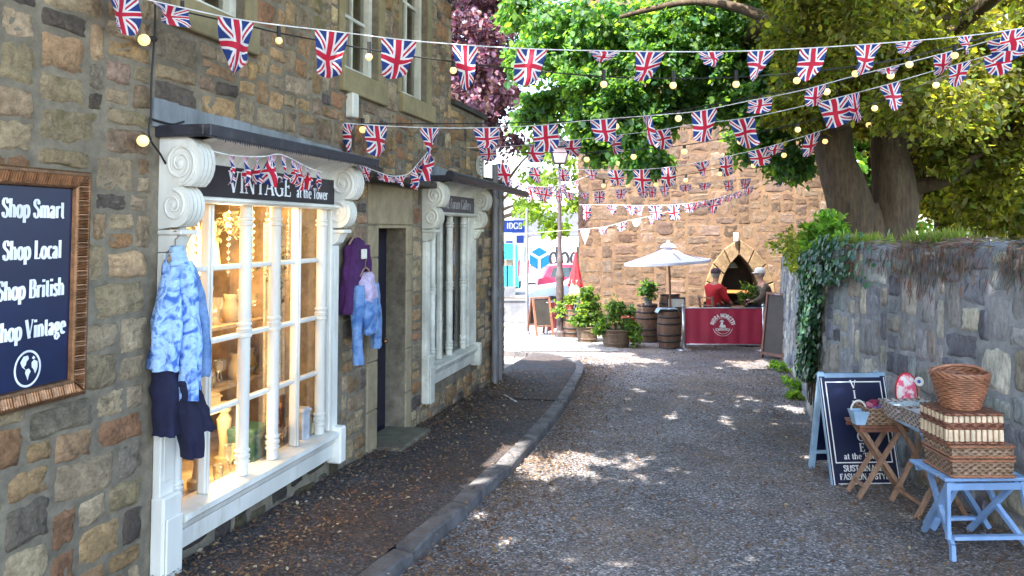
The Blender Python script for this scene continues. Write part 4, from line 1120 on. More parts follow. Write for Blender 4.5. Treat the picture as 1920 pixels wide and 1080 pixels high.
def extr(mb, prof, y0, y1, inset=.0, topz=None):
    """side outline (x, z) from y0 to y1, upper part drawn in"""
    zmax = max(p[1] for p in prof)
    f = lambda z: inset*max(0, (z-(topz or 0))/(zmax-(topz or 0)+1e-6)) if topz is not None else 0
    k = len(prof)
    vs = [(x, y0+f(z), z) for x, z in prof]+[(x, y1-f(z), z) for x, z in prof]
    mb.add(vs, [tuple(range(k)), tuple(range(2*k-1, k-1, -1))]+[((i+1) % k, i, i+k, (i+1) % k+k) for i in range(k)])
def van(name, label, loc, rz, mat, L=5.6, H=2.5, W=2.0):
    """long panel van; local x forward, near flank at -y"""
    t = thing(name, label, 'van', loc, rz)
    b = MB(); pr = [(0, .35), (.0, 1.2), (.06, H-.12), (.25, H), (L-1.9, H), (L-1.5, H-.1), (L-.85, 1.35), (L-.15, 1.05), (L, .8), (L, .35)]
    extr(b, pr[::-1], -W/2, W/2, .1, 1.2); body = b.build('body', mat, t)
    g = MB(); g.prism([(L-1.72, -W/2-.004+.05, 1.3), (L-1.0, -W/2-.004+.03, 1.3), (L-1.5, -W/2+.075, H-.35), (L-1.72, -W/2+.08, H-.35)], (0, -.012, 0))
    g.add([(L-.86, -W/2+.12, 1.4), (L-.86, W/2-.12, 1.4), (L-1.44, W/2-.2, H-.16), (L-1.44, -W/2+.2, H-.16)], [(0, 1, 2, 3)])
    for v in g.v[-4:]: v.x += .02
    g.build('window', M_glassd, t)
    s = MB(); s.box(.02, L-.02, -W/2-.012, W/2+.012, .32, .42); s.box(L-.02, L+.06, -W/2+.05, W/2-.05, .3, .6); s.build('bumper', M_rubber, t); s = MB(); s.box(-.07, .0, -W/2+.05, W/2-.05, .32, .55); s.build('bumper', M_rubber, t)
    for sy in (-1, 1):
        q = MB(); q.box(-.02, .03, sy*(W/2-.06)-.07, sy*(W/2-.06)+.07, .85, 1.5); q.build('tail_light', M_tail, t)
    for x in (1.0, L-.95):
        for sy in (-1, 1): wheel(t, x, sy*(W/2-.1), .35, .35, .24)
    return t
p = at(982, 500, 36); g0 = road(p.x, 36)
dv = van('delivery_van', 'white high-roofed delivery van with a blue cube emblem and grey lettering', (p.x+.2, 37, g0), R(0), M_vwhite, 6.4, 2.55)
def vpanel(x, y, z): return (x, y, z)
cx = at(1011, 488, 36); lx = cx.x-(p.x+.2); lz = 1.55
mb = MB(); r = .52
hexp = [(lx+r*math.sin(R(60*k)), lz+r*math.cos(R(60*k))) for k in range(6)]
Y0 = -1.02
mb.add([(x, Y0+.05, z) for x, z in hexp], [tuple(range(6))])
mb.cur = 1
for a in (-60, 60, 180):
    e = Vector((lx+r*math.sin(R(a)), Y0+.045, lz+r*math.cos(R(a)))); c = Vector((lx, Y0+.045, lz)); n = Vector(((e-c).z, 0, -(e-c).x)).normalized()*.05
    mb.add([c-n, c+n, e+n, e-n], [(0, 1, 2, 3)])
for v in mb.v: v.y = Y0-.006-(.004 if mb.v.index(v) >= 6 else 0)
mb.build('emblem', [M_plog, M_vwhite], dv)
mb = MB(); text(mb, 'dpd', lambda u, v, l: (lx+1.18+u, -1.03-l, lz-.28+v), .82, 1., .15, .14, False, .0); mb.build('lettering', M_grtext, dv)
tv = van('teal_van', 'teal and white van parked at the far left of the square', (at(974, 500, 33).x, 34, road(0, 34)), R(178), M_teal, 5.4, 2.3)
for c in kids(tv):
    if c.name.startswith('window'): pass
def car(name, label, loc, rz, mat, L=4.1, H=1.45, W=1.7, hood=1.25):
    """local x forward"""
    t = thing(name, label, 'car', loc, rz)
    b = MB(); pr = [(0, .28), (-.02, .6), (.05, .88), (.35, .95), (L-hood, .93), (L-.3, .78), (L, .6), (L, .28)]
    extr(b, pr[::-1], -W/2, W/2, .05, .5); b.build('body', mat, t)
    c = MB(); cp = [(.2, .9), (.45, H-.06), (.9, H), (L-hood-.95, H), (L-hood-.7, H-.04), (L-hood+.08, .9)]
    extr(c, cp[::-1], -W/2+.06, W/2-.06, .16, .9); c.build('roof', mat, t)
    g = MB()
    def wy(z): return -W/2+.06+.16*(z-.9)/(H-.9)-.012
    for (x0, x1, x2, x3) in ((.5, 1.55, 1.5, .62), (1.65, L-hood-.25, L-hood-.75, 1.62)):
        for sg in (1, -1): g.add([(x0, sg*wy(.95), .95), (x1, sg*wy(.95), .95), (x2, sg*wy(H-.1), H-.1), (x3, sg*wy(H-.1), H-.1)], [(0, 1, 2, 3)])
    g.add([(L-hood+.08, -W/2+.15, .93), (L-hood+.08, W/2-.15, .93), (L-hood-.62, W/2-.26, H-.06), (L-hood-.62, -W/2+.26, H-.06)], [(0, 1, 2, 3)])
    for v in g.v[-4:]: v.x += .02
    g.build('window', M_glassd, t)
    q = MB(); q.box(L-.1, L+.04, -W/2+.08, W/2-.08, .26, .42); q.build('bumper', M_rubber, t); q = MB(); q.box(-.06, .02, -W/2+.08, W/2-.08, .28, .45); q.build('bumper', M_rubber, t)
    for sy in (-1, 1):
        q = MB(); q.box(L-.22, L-.01, sy*(W/2-.25)-.16, sy*(W/2-.25)+.16, .6, .74); q.build('headlight', M_head, t)
        q = MB(); q.box(L-hood-.35, L-hood-.2, sy*(W/2+.08)-.07, sy*(W/2+.08)+.07, .92, 1.05); q.build('mirror', mat, t)
    for x in (.8, L-.75):
        for sy in (-1, 1): wheel(t, x, sy*(W/2-.08), .3, .3, .2)
    return t
p = at(985, 560, 22.5)
car('pale_car', 'pale blue hatchback parked nose left in front of the white delivery van', (p.x+4.15, 23.6, road(2, 23)), R(180), M_silver, 4.1, 1.42, 1.7, 1.3)
p = at(1009, 520, 29)
car('red_car', 'dark red estate car parked behind the pale blue hatchback', (p.x, 30.5, road(2, 30)), R(0), M_dred, 4.5, 1.42, 1.75, 1.2)
# houses
def house(name, label, x, y, rz, L, D, H, RH, seed):
    t = thing(name, label, 'house', (x, y, road(x, y)), rz)
    b = MB(); b.box(0, L, 0, D, -.3, H); b.prism([(0, 0, H), (0, D, H), (0, D/2, H+RH-.05)], (L, 0, 0)); b.build('wall', M_housew, t)
    r = MB()
    for s in (0, 1):
        y0 = -.25 if not s else D+.25
        r.prism([(-.2, y0, H-.05), (-.2, D/2, H+RH), (-.2, D/2, H+RH+.12), (-.2, y0, H+.08)], (L+.4, 0, 0))
    ro = r.build('roof', M_slate, t)
    c = MB(); c.box(.4, 1.1, D/2-.3, D/2+.3, H+RH-.3, H+RH+.8); c.box(L-1.1, L-.4, D/2-.3, D/2+.3, H+RH-.3, H+RH+.8); c.build('chimney', M_dress, ro)
    k = int(L/2.4)
    for i in range(k):
        xx = 1.0+i*(L-2)/max(1, k-1)
        for zz in ([.9] if H < 3.4 else [.9, 3.2]):
            w = MB(); w.box(xx-.5, xx+.5, -.04, .0, zz, zz+1.25); w.box(xx-.02, xx+.02, -.055, -.041, zz+.06, zz+1.19)
            wo = w.build('window', M_white, t)
            g = MB(); g.add([(xx-.42, -.047, zz+.08), (xx-.03, -.047, zz+.08), (xx-.03, -.047, zz+1.17), (xx-.42, -.047, zz+1.17), (xx+.03, -.047, zz+.08), (xx+.42, -.047, zz+.08), (xx+.42, -.047, zz+1.17), (xx+.03, -.047, zz+1.17)], [(0, 1, 2, 3), (4, 5, 6, 7)]); g.build('pane', M_glassd, wo)
    dd = MB(); dd.box(L/2-.45, L/2+.45, -.05, .0, 0, 2.0); dd.build('door', M_bluesign, t)
    return t
house('terraced_house', 'pale rendered house with slate roof beyond the delivery van', .2, 50, R(-4), 9.5, 6, 2.7, 1.5, 1)
house('terraced_house', 'taller pale house with slate roof at the far left of the square', -10.5, 54, R(3), 9.5, 6, 3.6, 1.7, 2)
# sale board
t = thing('sale_board', 'blue and white notice board on a post beyond the shop corner', 'sign', (at(964, 500, 26).x, 26, road(0, 26)))
p0 = at(945, 413, 26); p1 = at(984, 436, 26); q0 = at(946, 440, 26); q1 = at(983, 457, 26); gl = road(0, 26); X0 = t.location.x
m = MB(); m.bar((0, .03, 0), (0, .03, p0.z-gl), .08); m.build('post', M_white, t)
m = MB(); m.box(p0.x-X0, p1.x-X0, -.03, 0, p1.z-gl, p0.z-gl); b = m.build('panel', M_bluesign, t)
m = MB(); text(m, 'IDGE', lambda u, v, l: ((p0.x+p1.x)/2-X0+u, -.034-l, p1.z-gl+.13+v), .2, 1., .2, .14, False); m.build('lettering', M_letter, b)
m = MB(); m.box(q0.x-X0, q1.x-X0, -.02, .0, q1.z-gl, q0.z-gl); b = m.build('lower_panel', M_letter, t)
m = MB(); m.box(q1.x-X0-.26, q1.x-X0-.02, -.028, -.021, q1.z-gl+.03, q0.z-gl-.03); m.box(q0.x-X0+.05, q1.x-X0-.4, -.028, -.021, q1.z-gl+.03, q1.z-gl+.09); m.build('blue_patch', M_bluesign, b)
# thin pole
p = at(988, 395, 17.3); g = road(p.x, 17.3)
t = thing('sign_pole', 'thin grey steel pole standing between the shop corner and the lamp post', 'pole', (p.x, 17.3, g))
m = MB(); m.tube([(0, 0, -.05), (0, 0, p.z-g)], .032, 10); m.lathe([(.036, 0), (.036, .03), (.0, .05)], (0, 0, p.z-g), 10); m.lathe([(.07, 0), (.07, .05), (.033, .08)], (0, 0, 0), 10)
smooth_angle(m.build('pole', simple('grey_blue_steel', (.16, .17, .22), .5, .2, 9), t))
# parking notice with trough
p = at(951, 490, 20); g = road(p.x, 20.3)
t = thing('notice_post', 'low olive notice on a post rising behind the grey planter trough', 'sign', (p.x, 20.9, g))
m = MB(); m.box(-.03, .03, -.03, .03, 0, p.z-g); m.build('post', M_blackmetal, t)
m = MB(); m.box(-.14, .16, -.06, -.031, p.z-g-.16, p.z-g+.02, .005); m.build('panel', simple('olive_board', (.16, .15, .12), .6), t); m = MB(); m.box(-.14, .22, -.06, -.031, p.z-g-1.05, p.z-g-.72, .005); m.build('panel', M_pot, t)
p = at(965, 602, 20.3)
t = thing('planter_trough', 'square dark grey planter trough by the shop corner', 'planter', (p.x, 20.3, road(p.x, 20.3)))
m = MB(); m.box(-.42, .34, -.2, .25, .03, .62, .015); m.box(-.45, .37, -.23, .28, .58, .64, .01); m.box(-.38, -.3, -.18, .2, 0, .03); m.box(.22, .3, -.18, .2, 0, .03); m.build('trough', M_pot, t)
m = MB(); m.box(-.38, .3, -.16, .21, .6, .645); m.build('soil', M_bark, t)
# lamp post
LP = at(1050, 628, 16.8); LP.z = road(LP.x, 16.8)
t = thing('lamp_post', 'old cast iron lamp post with ladder bar and pink glazed lantern', 'street lamp', LP)
hz = at(1050, 308, 16.8).z-LP.z
m = MB(); m.lathe([(.12, 0), (.12, .12), (.08, .16), (.075, .85), (.09, .9), (.08, 1.2), (.1, 1.28), (.095, 1.36), (.06, 1.46), (.06, 1.6), (.075, 1.66), (.05, 1.74), (.042, 2.2), (.058, 2.28), (.04, 2.36), (.036, hz-.6), (.055, hz-.55), (.034, hz-.48), (.03, hz)], (0, 0, 0), 14)
smooth_angle(m.build('column', simple('worn_lamp_paint', (.07, .05, .05), .55, .3, 9, .2, dirt=(.25, .2, .15)), t), 35)
m = MB(); m.tube([(-.26, 0, hz-.3), (.26, 0, hz-.3)], .014, 6); m.ball((-.26, 0, hz-.3), .025); m.ball((.26, 0, hz-.3), .025); m.build('ladder_bar', M_blackmetal, t)
m = MB()
for (sx, sy) in ((1, 1), (1, -1), (-1, 1), (-1, -1)): m.bar((sx*.12, sy*.12, hz+.02), (sx*.2, sy*.2, hz+.36), .022)
for r, z in ((.12, hz+.02), (.2, hz+.36)):
    for k in range(4):
        a, b = R(45+90*k), R(135+90*k); q = r*1.414
        m.bar((q*math.cos(a), q*math.sin(a), z), (q*math.cos(b), q*math.sin(b), z), .025)
m.lathe([(.31, hz+.37), (.12, hz+.54), (.05, hz+.56), (.05, hz+.62), (.0, hz+.66)], (0, 0, 0), 4); m.build('lantern_frame', M_blackmetal, t)
m = MB(); m.lathe([(.155, hz+.03), (.265, hz+.355)], (0, 0, 0), 4); o = m.build('lantern_glass', M_lantern, t); o.rotation_euler.z = R(45)
# A-frame board
p = at(1013, 628, 17.2); g = road(p.x, 17.2)
t = thing('menu_easel', 'small wooden A-frame menu board by the lamp post', 'sandwich board', (p.x, 17.2, g), R(25))
for s in (-1, 1):
    m = MB()
    for x in (-.2, .2): m.bar((x, s*.24, 0), (x, s*.03, .84), .045, .03)
    m.bar((-.2, s*.03, .83), (.2, s*.03, .83), .045, .03); m.bar((-.2, s*.18, .22), (.2, s*.18, .22), .04, .03); fr = m.build('frame', M_wooddark, t)
    m = MB(); m.add([(-.18, s*.172, .24), (.18, s*.172, .24), (.18, s*.04, .8), (-.18, s*.04, .8)], [(0, 1, 2, 3)]); m.build('slate', M_board, fr)
# small barrier of the terrace beside the lamp post
p = at(1040, 628, 17.0)
t = thing('terrace_screen', 'narrow pinkish red cafe screen beside the lamp post', 'screen', (p.x-.02, 17.6, road(p.x, 17.4)), R(70))
m = MB()
for x in (-.4, .4): m.tube([(x, 0, .03), (x, 0, .74)], .02, 8); m.lathe([(.12, 0), (.12, .02), (.03, .04)], (x, 0, 0), 12)
m.build('post', M_metal, t, True)
m = MB(); m.grid(lambda u, v: (-.39+.78*u, .012*math.sin(u*9), .08+.62*v), 8, 4); m.build('banner', M_crimson, t)
# ------------------------------------------------------------------ things on and in the shop
BR = R(75.6)
def wthing(name, label, cat, a, b, z, group=None, rz=0.): return thing(name, label, cat, wl(a, b, z), BR+rz, group)
# framed sign
t = wthing('framed_sign', 'navy sign in an ornate gilt frame on the rubble wall', 'sign', 2.625, -.03, 1.505)
HW, HH = .345, .51                                        # outer half sizes
m = MB()
prof = [(0, 0), (0, -.03), (.009, -.045), (.02, -.048), (.025, -.04), (.062, -.028), (.069, -.033), (.078, -.028), (.083, -.012)]
for side in range(4):
    L = HW if side % 2 == 0 else HH
    n = int(L*2/.004)
    def P(s, k, bump):
        off, d = prof[k]; along_ = max(-L+off, min(L-off, s))
        d2 = d-(bump*.009 if k in (4, 5) else 0)
        if side == 0: return (along_, d2, HH-off)
        if side == 2: return (-along_, d2, -HH+off)
        if side == 1: return (HW-off, d2, -along_)
        return (-HW+off, d2, along_)
    vs = []
    for i in range(n+1):
        s = -L+2*L*i/n; bmp = abs(math.sin(i*PI/3.2))
        vs += [P(s, k, bmp) for k in range(len(prof))]
    w = len(prof); m.add(vs, [(i*w+k, i*w+k+1, (i+1)*w+k+1, (i+1)*w+k) for i in range(n) for k in range(w-1)])
m.build('frame', M_brass, t)
m = MB(); m.box(-HW+.08, HW-.08, -.01, .02, -HH+.08, HH-.08); bo = m.build('board', M_navy, t)
m = MB()
for s, z in (('Shop Smart', .295), ('Shop Local', .118), ('Shop British', -.048), ('Shop Vintage', -.218)):
    text(m, s, lambda u, v, l: (u+.062, -.0125-l, z+v), .079, .68, .2, .075)
m.build('lettering', M_letter, bo)
m = MB(); gx, gzz, gr = .05, -.345, .078
ring = [(gr*math.cos(2*PI*i/40), gr*math.sin(2*PI*i/40)) for i in range(40)]
m.add([(gx+x*.86, -.0125, gzz+z) for x, z in ring]+[(gx+x*.86*.86, -.0125, gzz+z*.88) for x, z in ring], [(i, (i+1) % 40, (i+1) % 40+40, i+40) for i in range(40)])
for poly in ([(-.6, .45), (-.35, .8), (.0, .82), (.08, .6), (-.1, .45), (-.15, .25), (-.3, .12), (-.2, .0), (-.1, -.1), (-.25, 0), (-.45, .15)],
             [(-.15, -.05), (.1, .0), (.25, -.2), (.12, -.42), (.02, -.75), (-.08, -.5), (-.2, -.25)],
             [(.3, .35), (.5, .5), (.78, .35), (.8, .0), (.72, -.2), (.6, -.4), (.5, -.15), (.32, .05)], [(.3, .62), (.45, .75), (.6, .6), (.45, .52)]):
    m.add([(gx+x*gr*.8, -.0128, gzz+z*gr*.86) for x, z in poly], [tuple(range(len(poly)))])
m.build('globe_mark', M_letter, bo)
# fascia signs
def fascia(name, label, a0, a1, z0, z1, mat, write, lm=M_letter):
    t = wthing(name, label, 'shop sign', (a0+a1)/2, -.055, (z0+z1)/2)
    h = (a1-a0)/2; v = (z1-z0)/2
    m = MB(); m.box(-h, h, -.012, .0, -v, v); b = m.build('board', mat, t)
    m = MB()
    for (s, x, z, size, cond, al) in write: text(m, s, lambda u, vv, l: (x+u, -.0145-l, z+vv), size, cond, .18, .07, True, .02, al)
    m.build('lettering', lm, b)
fascia('fascia_sign', 'black fascia sign over the nearer shop window with white serif lettering', 3.64, 5.4, 1.94, 2.125, M_sblack,
       [('VINTAGE', -.5, -.06, .13, 1.12, 'L'), ('at the Tower', .28, -.06, .075, .95, 'L')])
fascia('fascia_sign', 'small grey fascia sign over the farther shop window', 7.52, 8.98, 1.94, 2.125, M_fgrey, [('The Forum Gallery', .1, -.05, .11, .95, 'C')], M_lettergrey)
t = wthing('house_plaque', 'small pale oval plaque high on the wall beside the downpipes', 'plaque', wpx(897, 311)[0], -.035, wpx(897, 311)[1])
m = MB(); m.prism([(.12*math.cos(2*PI*i/28), 0, .13*math.sin(2*PI*i/28)) for i in range(28)], (0, .03, 0)); pl = m.build('disc', M_whiteold, t)
m = MB()
for i, (a, b) in enumerate(((-.05, .05), (-.06, .04), (-.03, .05))): m.box(a, b, -.004, -.001, .045-.045*i, .06-.045*i)
m.tube([(.095*math.cos(2*PI*i/28), -.001, .105*math.sin(2*PI*i/28)) for i in range(29)], .004, 5); m.build('markings', M_fgrey, pl)

# clothes on hangers
def garment(mb, path, hw, hd, fold=.018, fr=9, seed=0, n=20, steps=26):
    """hanging cloth body: path of (a, b, z), half-width along the wall and half-depth per point"""
    P = smooth_path(path, max(1, steps//(len(path)-1))); k = len(P); vs = []
    def it(l, f): 
        x = f*(len(l)-1); i = min(int(x), len(l)-2); return l[i]+(l[i+1]-l[i])*(x-i)
    for i, p in enumerate(P):
        f = i/(k-1); w = it(hw, f); d = it(hd, f)
        for j in range(n):
            t = 2*PI*j/n
            q = noise.noise((math.cos(t)*fr*.25+seed, f*2.2, math.sin(t)*fr*.25+seed))
            q2 = noise.noise((t*1.2+seed, f*7, seed))
            r = 1+fold*20*q*(.35+f*.65)+q2*.22+(.13*math.sin(4*t+seed*2.1+f*.8)+.08*math.sin(7*t+seed))*(.25+.75*f)
            vs.append((p.x+w*math.copysign(abs(math.cos(t))**.8, math.cos(t))*r, p.y+d*math.sin(t)*r, p.z+.012*q2))
    mb.add(vs, [(i*n+j, i*n+(j+1) % n, (i+1)*n+(j+1) % n, (i+1)*n+j) for i in range(k-1) for j in range(n)]+[tuple(range(n-1, -1, -1))])
def trim(parent, rows, mat, r=.006):
    m = MB()
    for pts in rows: m.tube(pts, r, 5)
    return m.build('seam', mat, parent, True)
def hanger(parent, a, b, z, w=.16):
    m = MB(); m.tube([(a-w, b, z-.07), (a-w*.5, b, z-.02), (a, b, z), (a+w*.5, b, z-.02), (a+w, b, z-.07)], .009, 6)
    m.tube([(a, b, z), (a, b, z+.05)]+[(a+.022*math.sin(R(x))-.0, b, z+.07-.022*math.cos(R(x))) for x in range(0, 230, 30)], .0035, 5)
    return m.build('hanger', M_wood, parent, True)
t = wthing('denim_jacket', 'bleached light blue denim jacket hanging at the left edge of the shop window', 'jacket', 3.49, -.13, 1.56)
hanger(t, 0, .01, .09, .05)
m = MB(); garment(m, [(0, .01, .05), (-.01, .02, -.05), (-.03, .03, -.3), (-.04, .03, -.54)], [.02, .034, .04, .042], [.036, .056, .078, .088], .02, 9, 1); m.build('body', M_bleach, t, True)
m = MB(); garment(m, [(.02, -.03, .02), (.03, -.05, -.12), (.03, -.07, -.4), (.03, -.08, -.7)], [.035, .042, .042, .04], [.035, .05, .055, .055], .022, 8, 2); m.build('sleeve', M_bleach, t, True)
m = MB(); garment(m, [(.05, .0, .02), (.09, -.02, -.12), (.13, -.05, -.4), (.13, -.06, -.6)], [.04, .045, .045, .04], [.045, .055, .05, .045], .022, 8, 3); m.build('sleeve', M_denim, t, True)
m = MB(); garment(m, [(.0, .0, .1), (.01, -.0, .05), (.01, -.01, .0)], [.03, .045, .055], [.03, .045, .055], .01, 5, 4); m.build('collar', M_lblue, t, True)
t = wthing('navy_coat', 'dark navy coat showing below the bleached denim jacket', 'coat', 3.49, -.12, 1.06)
m = MB(); garment(m, [(-.02, .03, .05), (-.01, .02, -.15), (.0, .02, -.38)], [.05, .055, .055], [.06, .07, .075], .02, 8, 5); m.build('body', M_navycl, t, True)
m = MB(); garment(m, [(.03, -.03, -.1), (.04, -.06, -.22), (.05, -.09, -.5)], [.045, .05, .045], [.06, .065, .06], .025, 8, 6); m.build('sleeve', M_navycl, t, True)
m = MB(); garment(m, [(.05, -.07, -.14), (.07, -.11, -.25), (.09, -.15, -.37)], [.045, .045, .04], [.05, .05, .04], .025, 8, 7); m.build('sleeve', M_navycl, t, True)
t = wthing('purple_jumper', 'deep purple jumper hanging on the stone wall between window and doorway', 'jumper', 5.76, -.06, 1.6)
hanger(t, .0, .0, .1, .13)
m = MB(); garment(m, [(0, 0, .08), (-.01, 0, .0), (-.04, 0, -.25), (-.09, 0, -.52)], [.05, .15, .16, .13], [.03, .05, .055, .06], .02, 9, 11); m.build('body', M_purple, t, True)
m = MB(); garment(m, [(.12, -.02, .02), (.17, -.02, -.2), (.19, -.03, -.42)], [.05, .045, .035], [.04, .04, .03], .02, 8, 12); m.build('sleeve', M_purple, t, True)
m = MB(); m.box(-.03, .05, -.075, -.055, -.09, -.01, .004); m.build('tag_print', M_whiteold, t)
t = wthing('jean_jacket', 'blue jean jacket with lilac yoke hanging in front of the purple jumper', 'jacket', 5.83, -.115, 1.36)
hanger(t, -.01, .0, .08, .1)
m = MB(); garment(m, [(0, 0, .04), (0, -.01, -.08), (0, -.015, -.2)], [.06, .13, .14], [.04, .06, .065], .016, 9, 13); m.build('yoke', M_pinkcl, t, True)
m = MB(); garment(m, [(0, -.015, -.18), (.01, -.02, -.3), (.01, -.02, -.46)], [.14, .135, .13], [.066, .07, .07], .022, 9, 14); m.build('body', M_denim, t, True)
m = MB(); garment(m, [(-.13, .0, -.06), (-.17, -.01, -.3), (-.17, -.02, -.68)], [.05, .055, .05], [.045, .045, .04], .022, 8, 15); m.build('sleeve', M_denim, t, True)
m = MB(); garment(m, [(.13, .0, -.06), (.18, -.01, -.3), (.17, -.02, -.6)], [.05, .055, .05], [.045, .045, .04], .022, 8, 16); m.build('sleeve', M_denim, t, True)

# window display
def lamp(a, b, z, h, r0, r1, label):
    t = wthing('table_lamp', label, 'lamp', a, b, z)
    m = MB(); m.lathe([(r1, h), (r0, 0)], (0, 0, 0), 20, False); m.build('lamp_shade', M_shade, t, True)
    m = MB(); m.lathe([(.012, -.02), (.02, -.08), (.045, -.14), (.02, -.22), (.03, -.3), (.07, -.34), (.07, -.36)], (0, 0, 0), 14); m.tube([(0, 0, -.02), (0, 0, h*.6)], .008, 6); m.build('stem', M_creamobj, t, True)
    l = bpy.data.lights.new('warm_glow', 'POINT'); l.energy = 3.2; l.color = (1., .62, .27); l.shadow_soft_size = .1
    o = bpy.data.objects.new('warm_glow', l); COL.objects.link(o); o.parent = t; o.location = (0, -.02, h*.5)
    return t
lamp(3.88, .3, 1.38, .42, .085, .04, 'tall tapered glowing lamp just inside the left end of the shop window')
lamp(4.5, .55, 1.44, .4, .1, .045, 'tapered glowing lamp behind the middle panes of the shop window')
lamp(4.9, .7, 1.46, .34, .09, .05, 'smaller glowing lamp deeper in the window beside the dark mirror')
l = bpy.data.lights.new('warm_glow', 'POINT'); l.energy = 4.2; l.color = (1., .7, .38); l.shadow_soft_size = .12  # bare point light high in the window, with no lamp there
o = bpy.data.objects.new('upper_glow', l); COL.objects.link(o); o.parent = bld; o.location = (4.6, .3, 1.78)
l = bpy.data.lights.new('warm_glow', 'POINT'); l.energy = 2.2; l.color = (1., .66, .32); l.shadow_soft_size = .1  # second bare point light, low down, not at any lamp
o = bpy.data.objects.new('low_glow', l); COL.objects.link(o); o.parent = bld; o.location = (4.3, .2, .55)
def cabinet(label, a, b, w, h, col, z=.2):
    t = wthing('display_cabinet', label, 'cabinet', a, b, z)
    m = MB(); m.box(-w/2, w/2, 0, .25, 0, h, .006); m.box(-w/2-.02, w/2+.02, -.02, .26, h, h+.03, .005); m.build('carcass', col, t)
    for k in range(3):
        m = MB(); z0 = .05+k*(h-.08)/3; m.box(-w/2+.03, w/2-.03, -.02, -.001, z0, z0+(h-.08)/3-.03, .006); d = m.build('drawer', col, t)
        m = MB(); m.ball((0, -.03, z0+(h-.08)/6), .014, 8, 6); m.build('knob', M_brass, d)
    return t
cabinet('tall dark cabinet at the back of the lit window, left', 3.95, 1.0, .45, 1.05, M_darkwood)
cabinet('cream painted dresser at the back of the lit window, middle', 4.55, 1.1, .5, .95, M_creamobj)
cabinet('low dark chest behind the shelves at the right of the lit window', 5.05, .95, .4, .8, M_darkwood)
for i, (a, z, w, h, col, lab) in enumerate([(3.85, 1.35, .16, .3, M_darkwood, 'dark picture hung behind the tall lamp in the window'), (4.72, 1.35, .2, .42, M_darkwood, 'tall dark framed mirror on the back wall of the window'), (5.08, 1.3, .16, .34, M_greentin, 'green picture at the right of the window back wall'), (4.15, 1.62, .2, .2, M_creamobj, 'small cream frame high on the window back wall')]):
    t = wthing('picture', lab, 'picture', a, 1.47, z)
    m = MB(); m.box(-w, w, -.03, .0, 0, h, .006); m.build('frame', M_brass if i % 2 else M_creamobj, t)
    m = MB(); m.box(-w+.03, w-.03, -.034, -.0305, .03, h-.03); m.build('panel', col, t)
t = wthing('drape', 'pale lace drape hanging at the right side of the shop window', 'curtain', 5.18, .3, .3)
m = MB(); m.grid(lambda u, v: (-.14+.24*u, .03*math.sin(u*26)+.02*v, 1.5*v), 30, 10); m.build('cloth', simple('lace', (.62, .56, .42), .9, .3, 40), t, True)
def leg_(a, b, z, h, r, label):
    t = wthing('turned_post', label, 'ornament', a, b, z)
    m = MB(); m.lathe([(r*1.5, 0), (r*1.5, .04), (r*.9, .05), (r*.7, h*.3), (r*1.25, h*.72), (r*.6, h*.82), (r*1.1, h*.86), (r*1.1, h*.9), (r*.8, h)], (0, 0, 0), 16); smooth_angle(m.build('post', M_creamobj, t), 35)
    return t
leg_(4.2, .25, .72, .36, .04, 'cream turned candle post standing on a box behind the third pane row')
leg_(4.05, .12, .22, .42, .045, 'cream turned table leg at the bottom of the shop window')
leg_(4.55, .3, .2, .4, .04, 'second cream turned leg low in the window beside the green tin')
t = wthing('storage_box', 'cream box carrying the turned candle post in the window', 'box', 4.2, .25, .6)
m = MB(); m.box(-.1, .1, -.1, .1, 0, .12, .008); m.box(-.105, .105, -.105, .105, .095, .104); m.build('carcass', M_creamobj, t)
t = wthing('dark_mirror', 'dark framed picture high behind the second column of panes', 'picture', 4.35, .95, 1.5)
m = MB(); m.box(-.17, .17, -.02, .02, -.05, .34, .006); m.build('frame', M_creamobj, t)
m = MB(); m.box(-.13, .13, -.03, -.021, -.01, .3); m.build('panel', M_darkwood, t)
t = wthing('wooden_chair', 'bentwood chair standing inside the shop window', 'chair', 4.4, .75, 1.09)
m = MB()
for s in (-1, 1): m.tube([(s*.14, 0, 0), (s*.15, .02, .2), (s*.13, .05, .36)], .014, 6)
m.tube([(-.13, .05, .36), (-.05, .05, .3), (.05, .05, .3), (.13, .05, .36)], .018, 6); m.tube([(-.15, .02, .2), (.15, .02, .2)], .012, 6); m.build('backrest', M_darkwood, t, True)
m = MB(); m.box(-.16, .16, -.25, .02, -.0, .03, .01); m.build('seat', M_darkwood, t)
t = wthing('green_tin', 'green enamel tin at the bottom of the window', 'tin', 4.62, .15, .22)
m = MB(); m.box(-.11, .11, -.1, .1, 0, .2, .01); m.build('tin_body', M_greentin, t)
m = MB(); m.box(-.115, .115, -.105, .105, .17, .215, .008); m.build('lid', M_greentin, t)
def glassware(kind, a, b, z, label, sc=1.):
    t = wthing(kind, label, 'glassware', a, b, z, 'glass and china in the shop window')
    prof = {'goblet': [(.035, 0), (.006, .01), (.006, .07), (.03, .09), (.038, .13), (.034, .16)], 'decanter': [(.045, 0), (.06, .04), (.05, .1), (.015, .15), (.02, .19), (.012, .2), (.02, .23), (.0, .25)],
            'tumbler': [(.03, 0), (.032, .005), (.038, .1), (.034, .1), (.028, .01)], 'bowl': [(.03, 0), (.035, .01), (.09, .08), (.085, .08), (.03, .02)], 'jug': [(.04, 0), (.06, .04), (.055, .1), (.035, .14), (.045, .18), (.04, .18)]}[kind]
    m = MB(); m.lathe([(r*sc, z*sc) for r, z in prof], (0, 0, 0), 14, False)
    if kind == 'jug': m.tube([(.05*sc, 0, .15*sc), (.09*sc, 0, .13*sc), (.085*sc, 0, .07*sc), (.055*sc, 0, .05*sc)], .008*sc, 6)
    m.build('vessel', M_crystal if kind not in ('jug',) else M_creamobj, t, True)
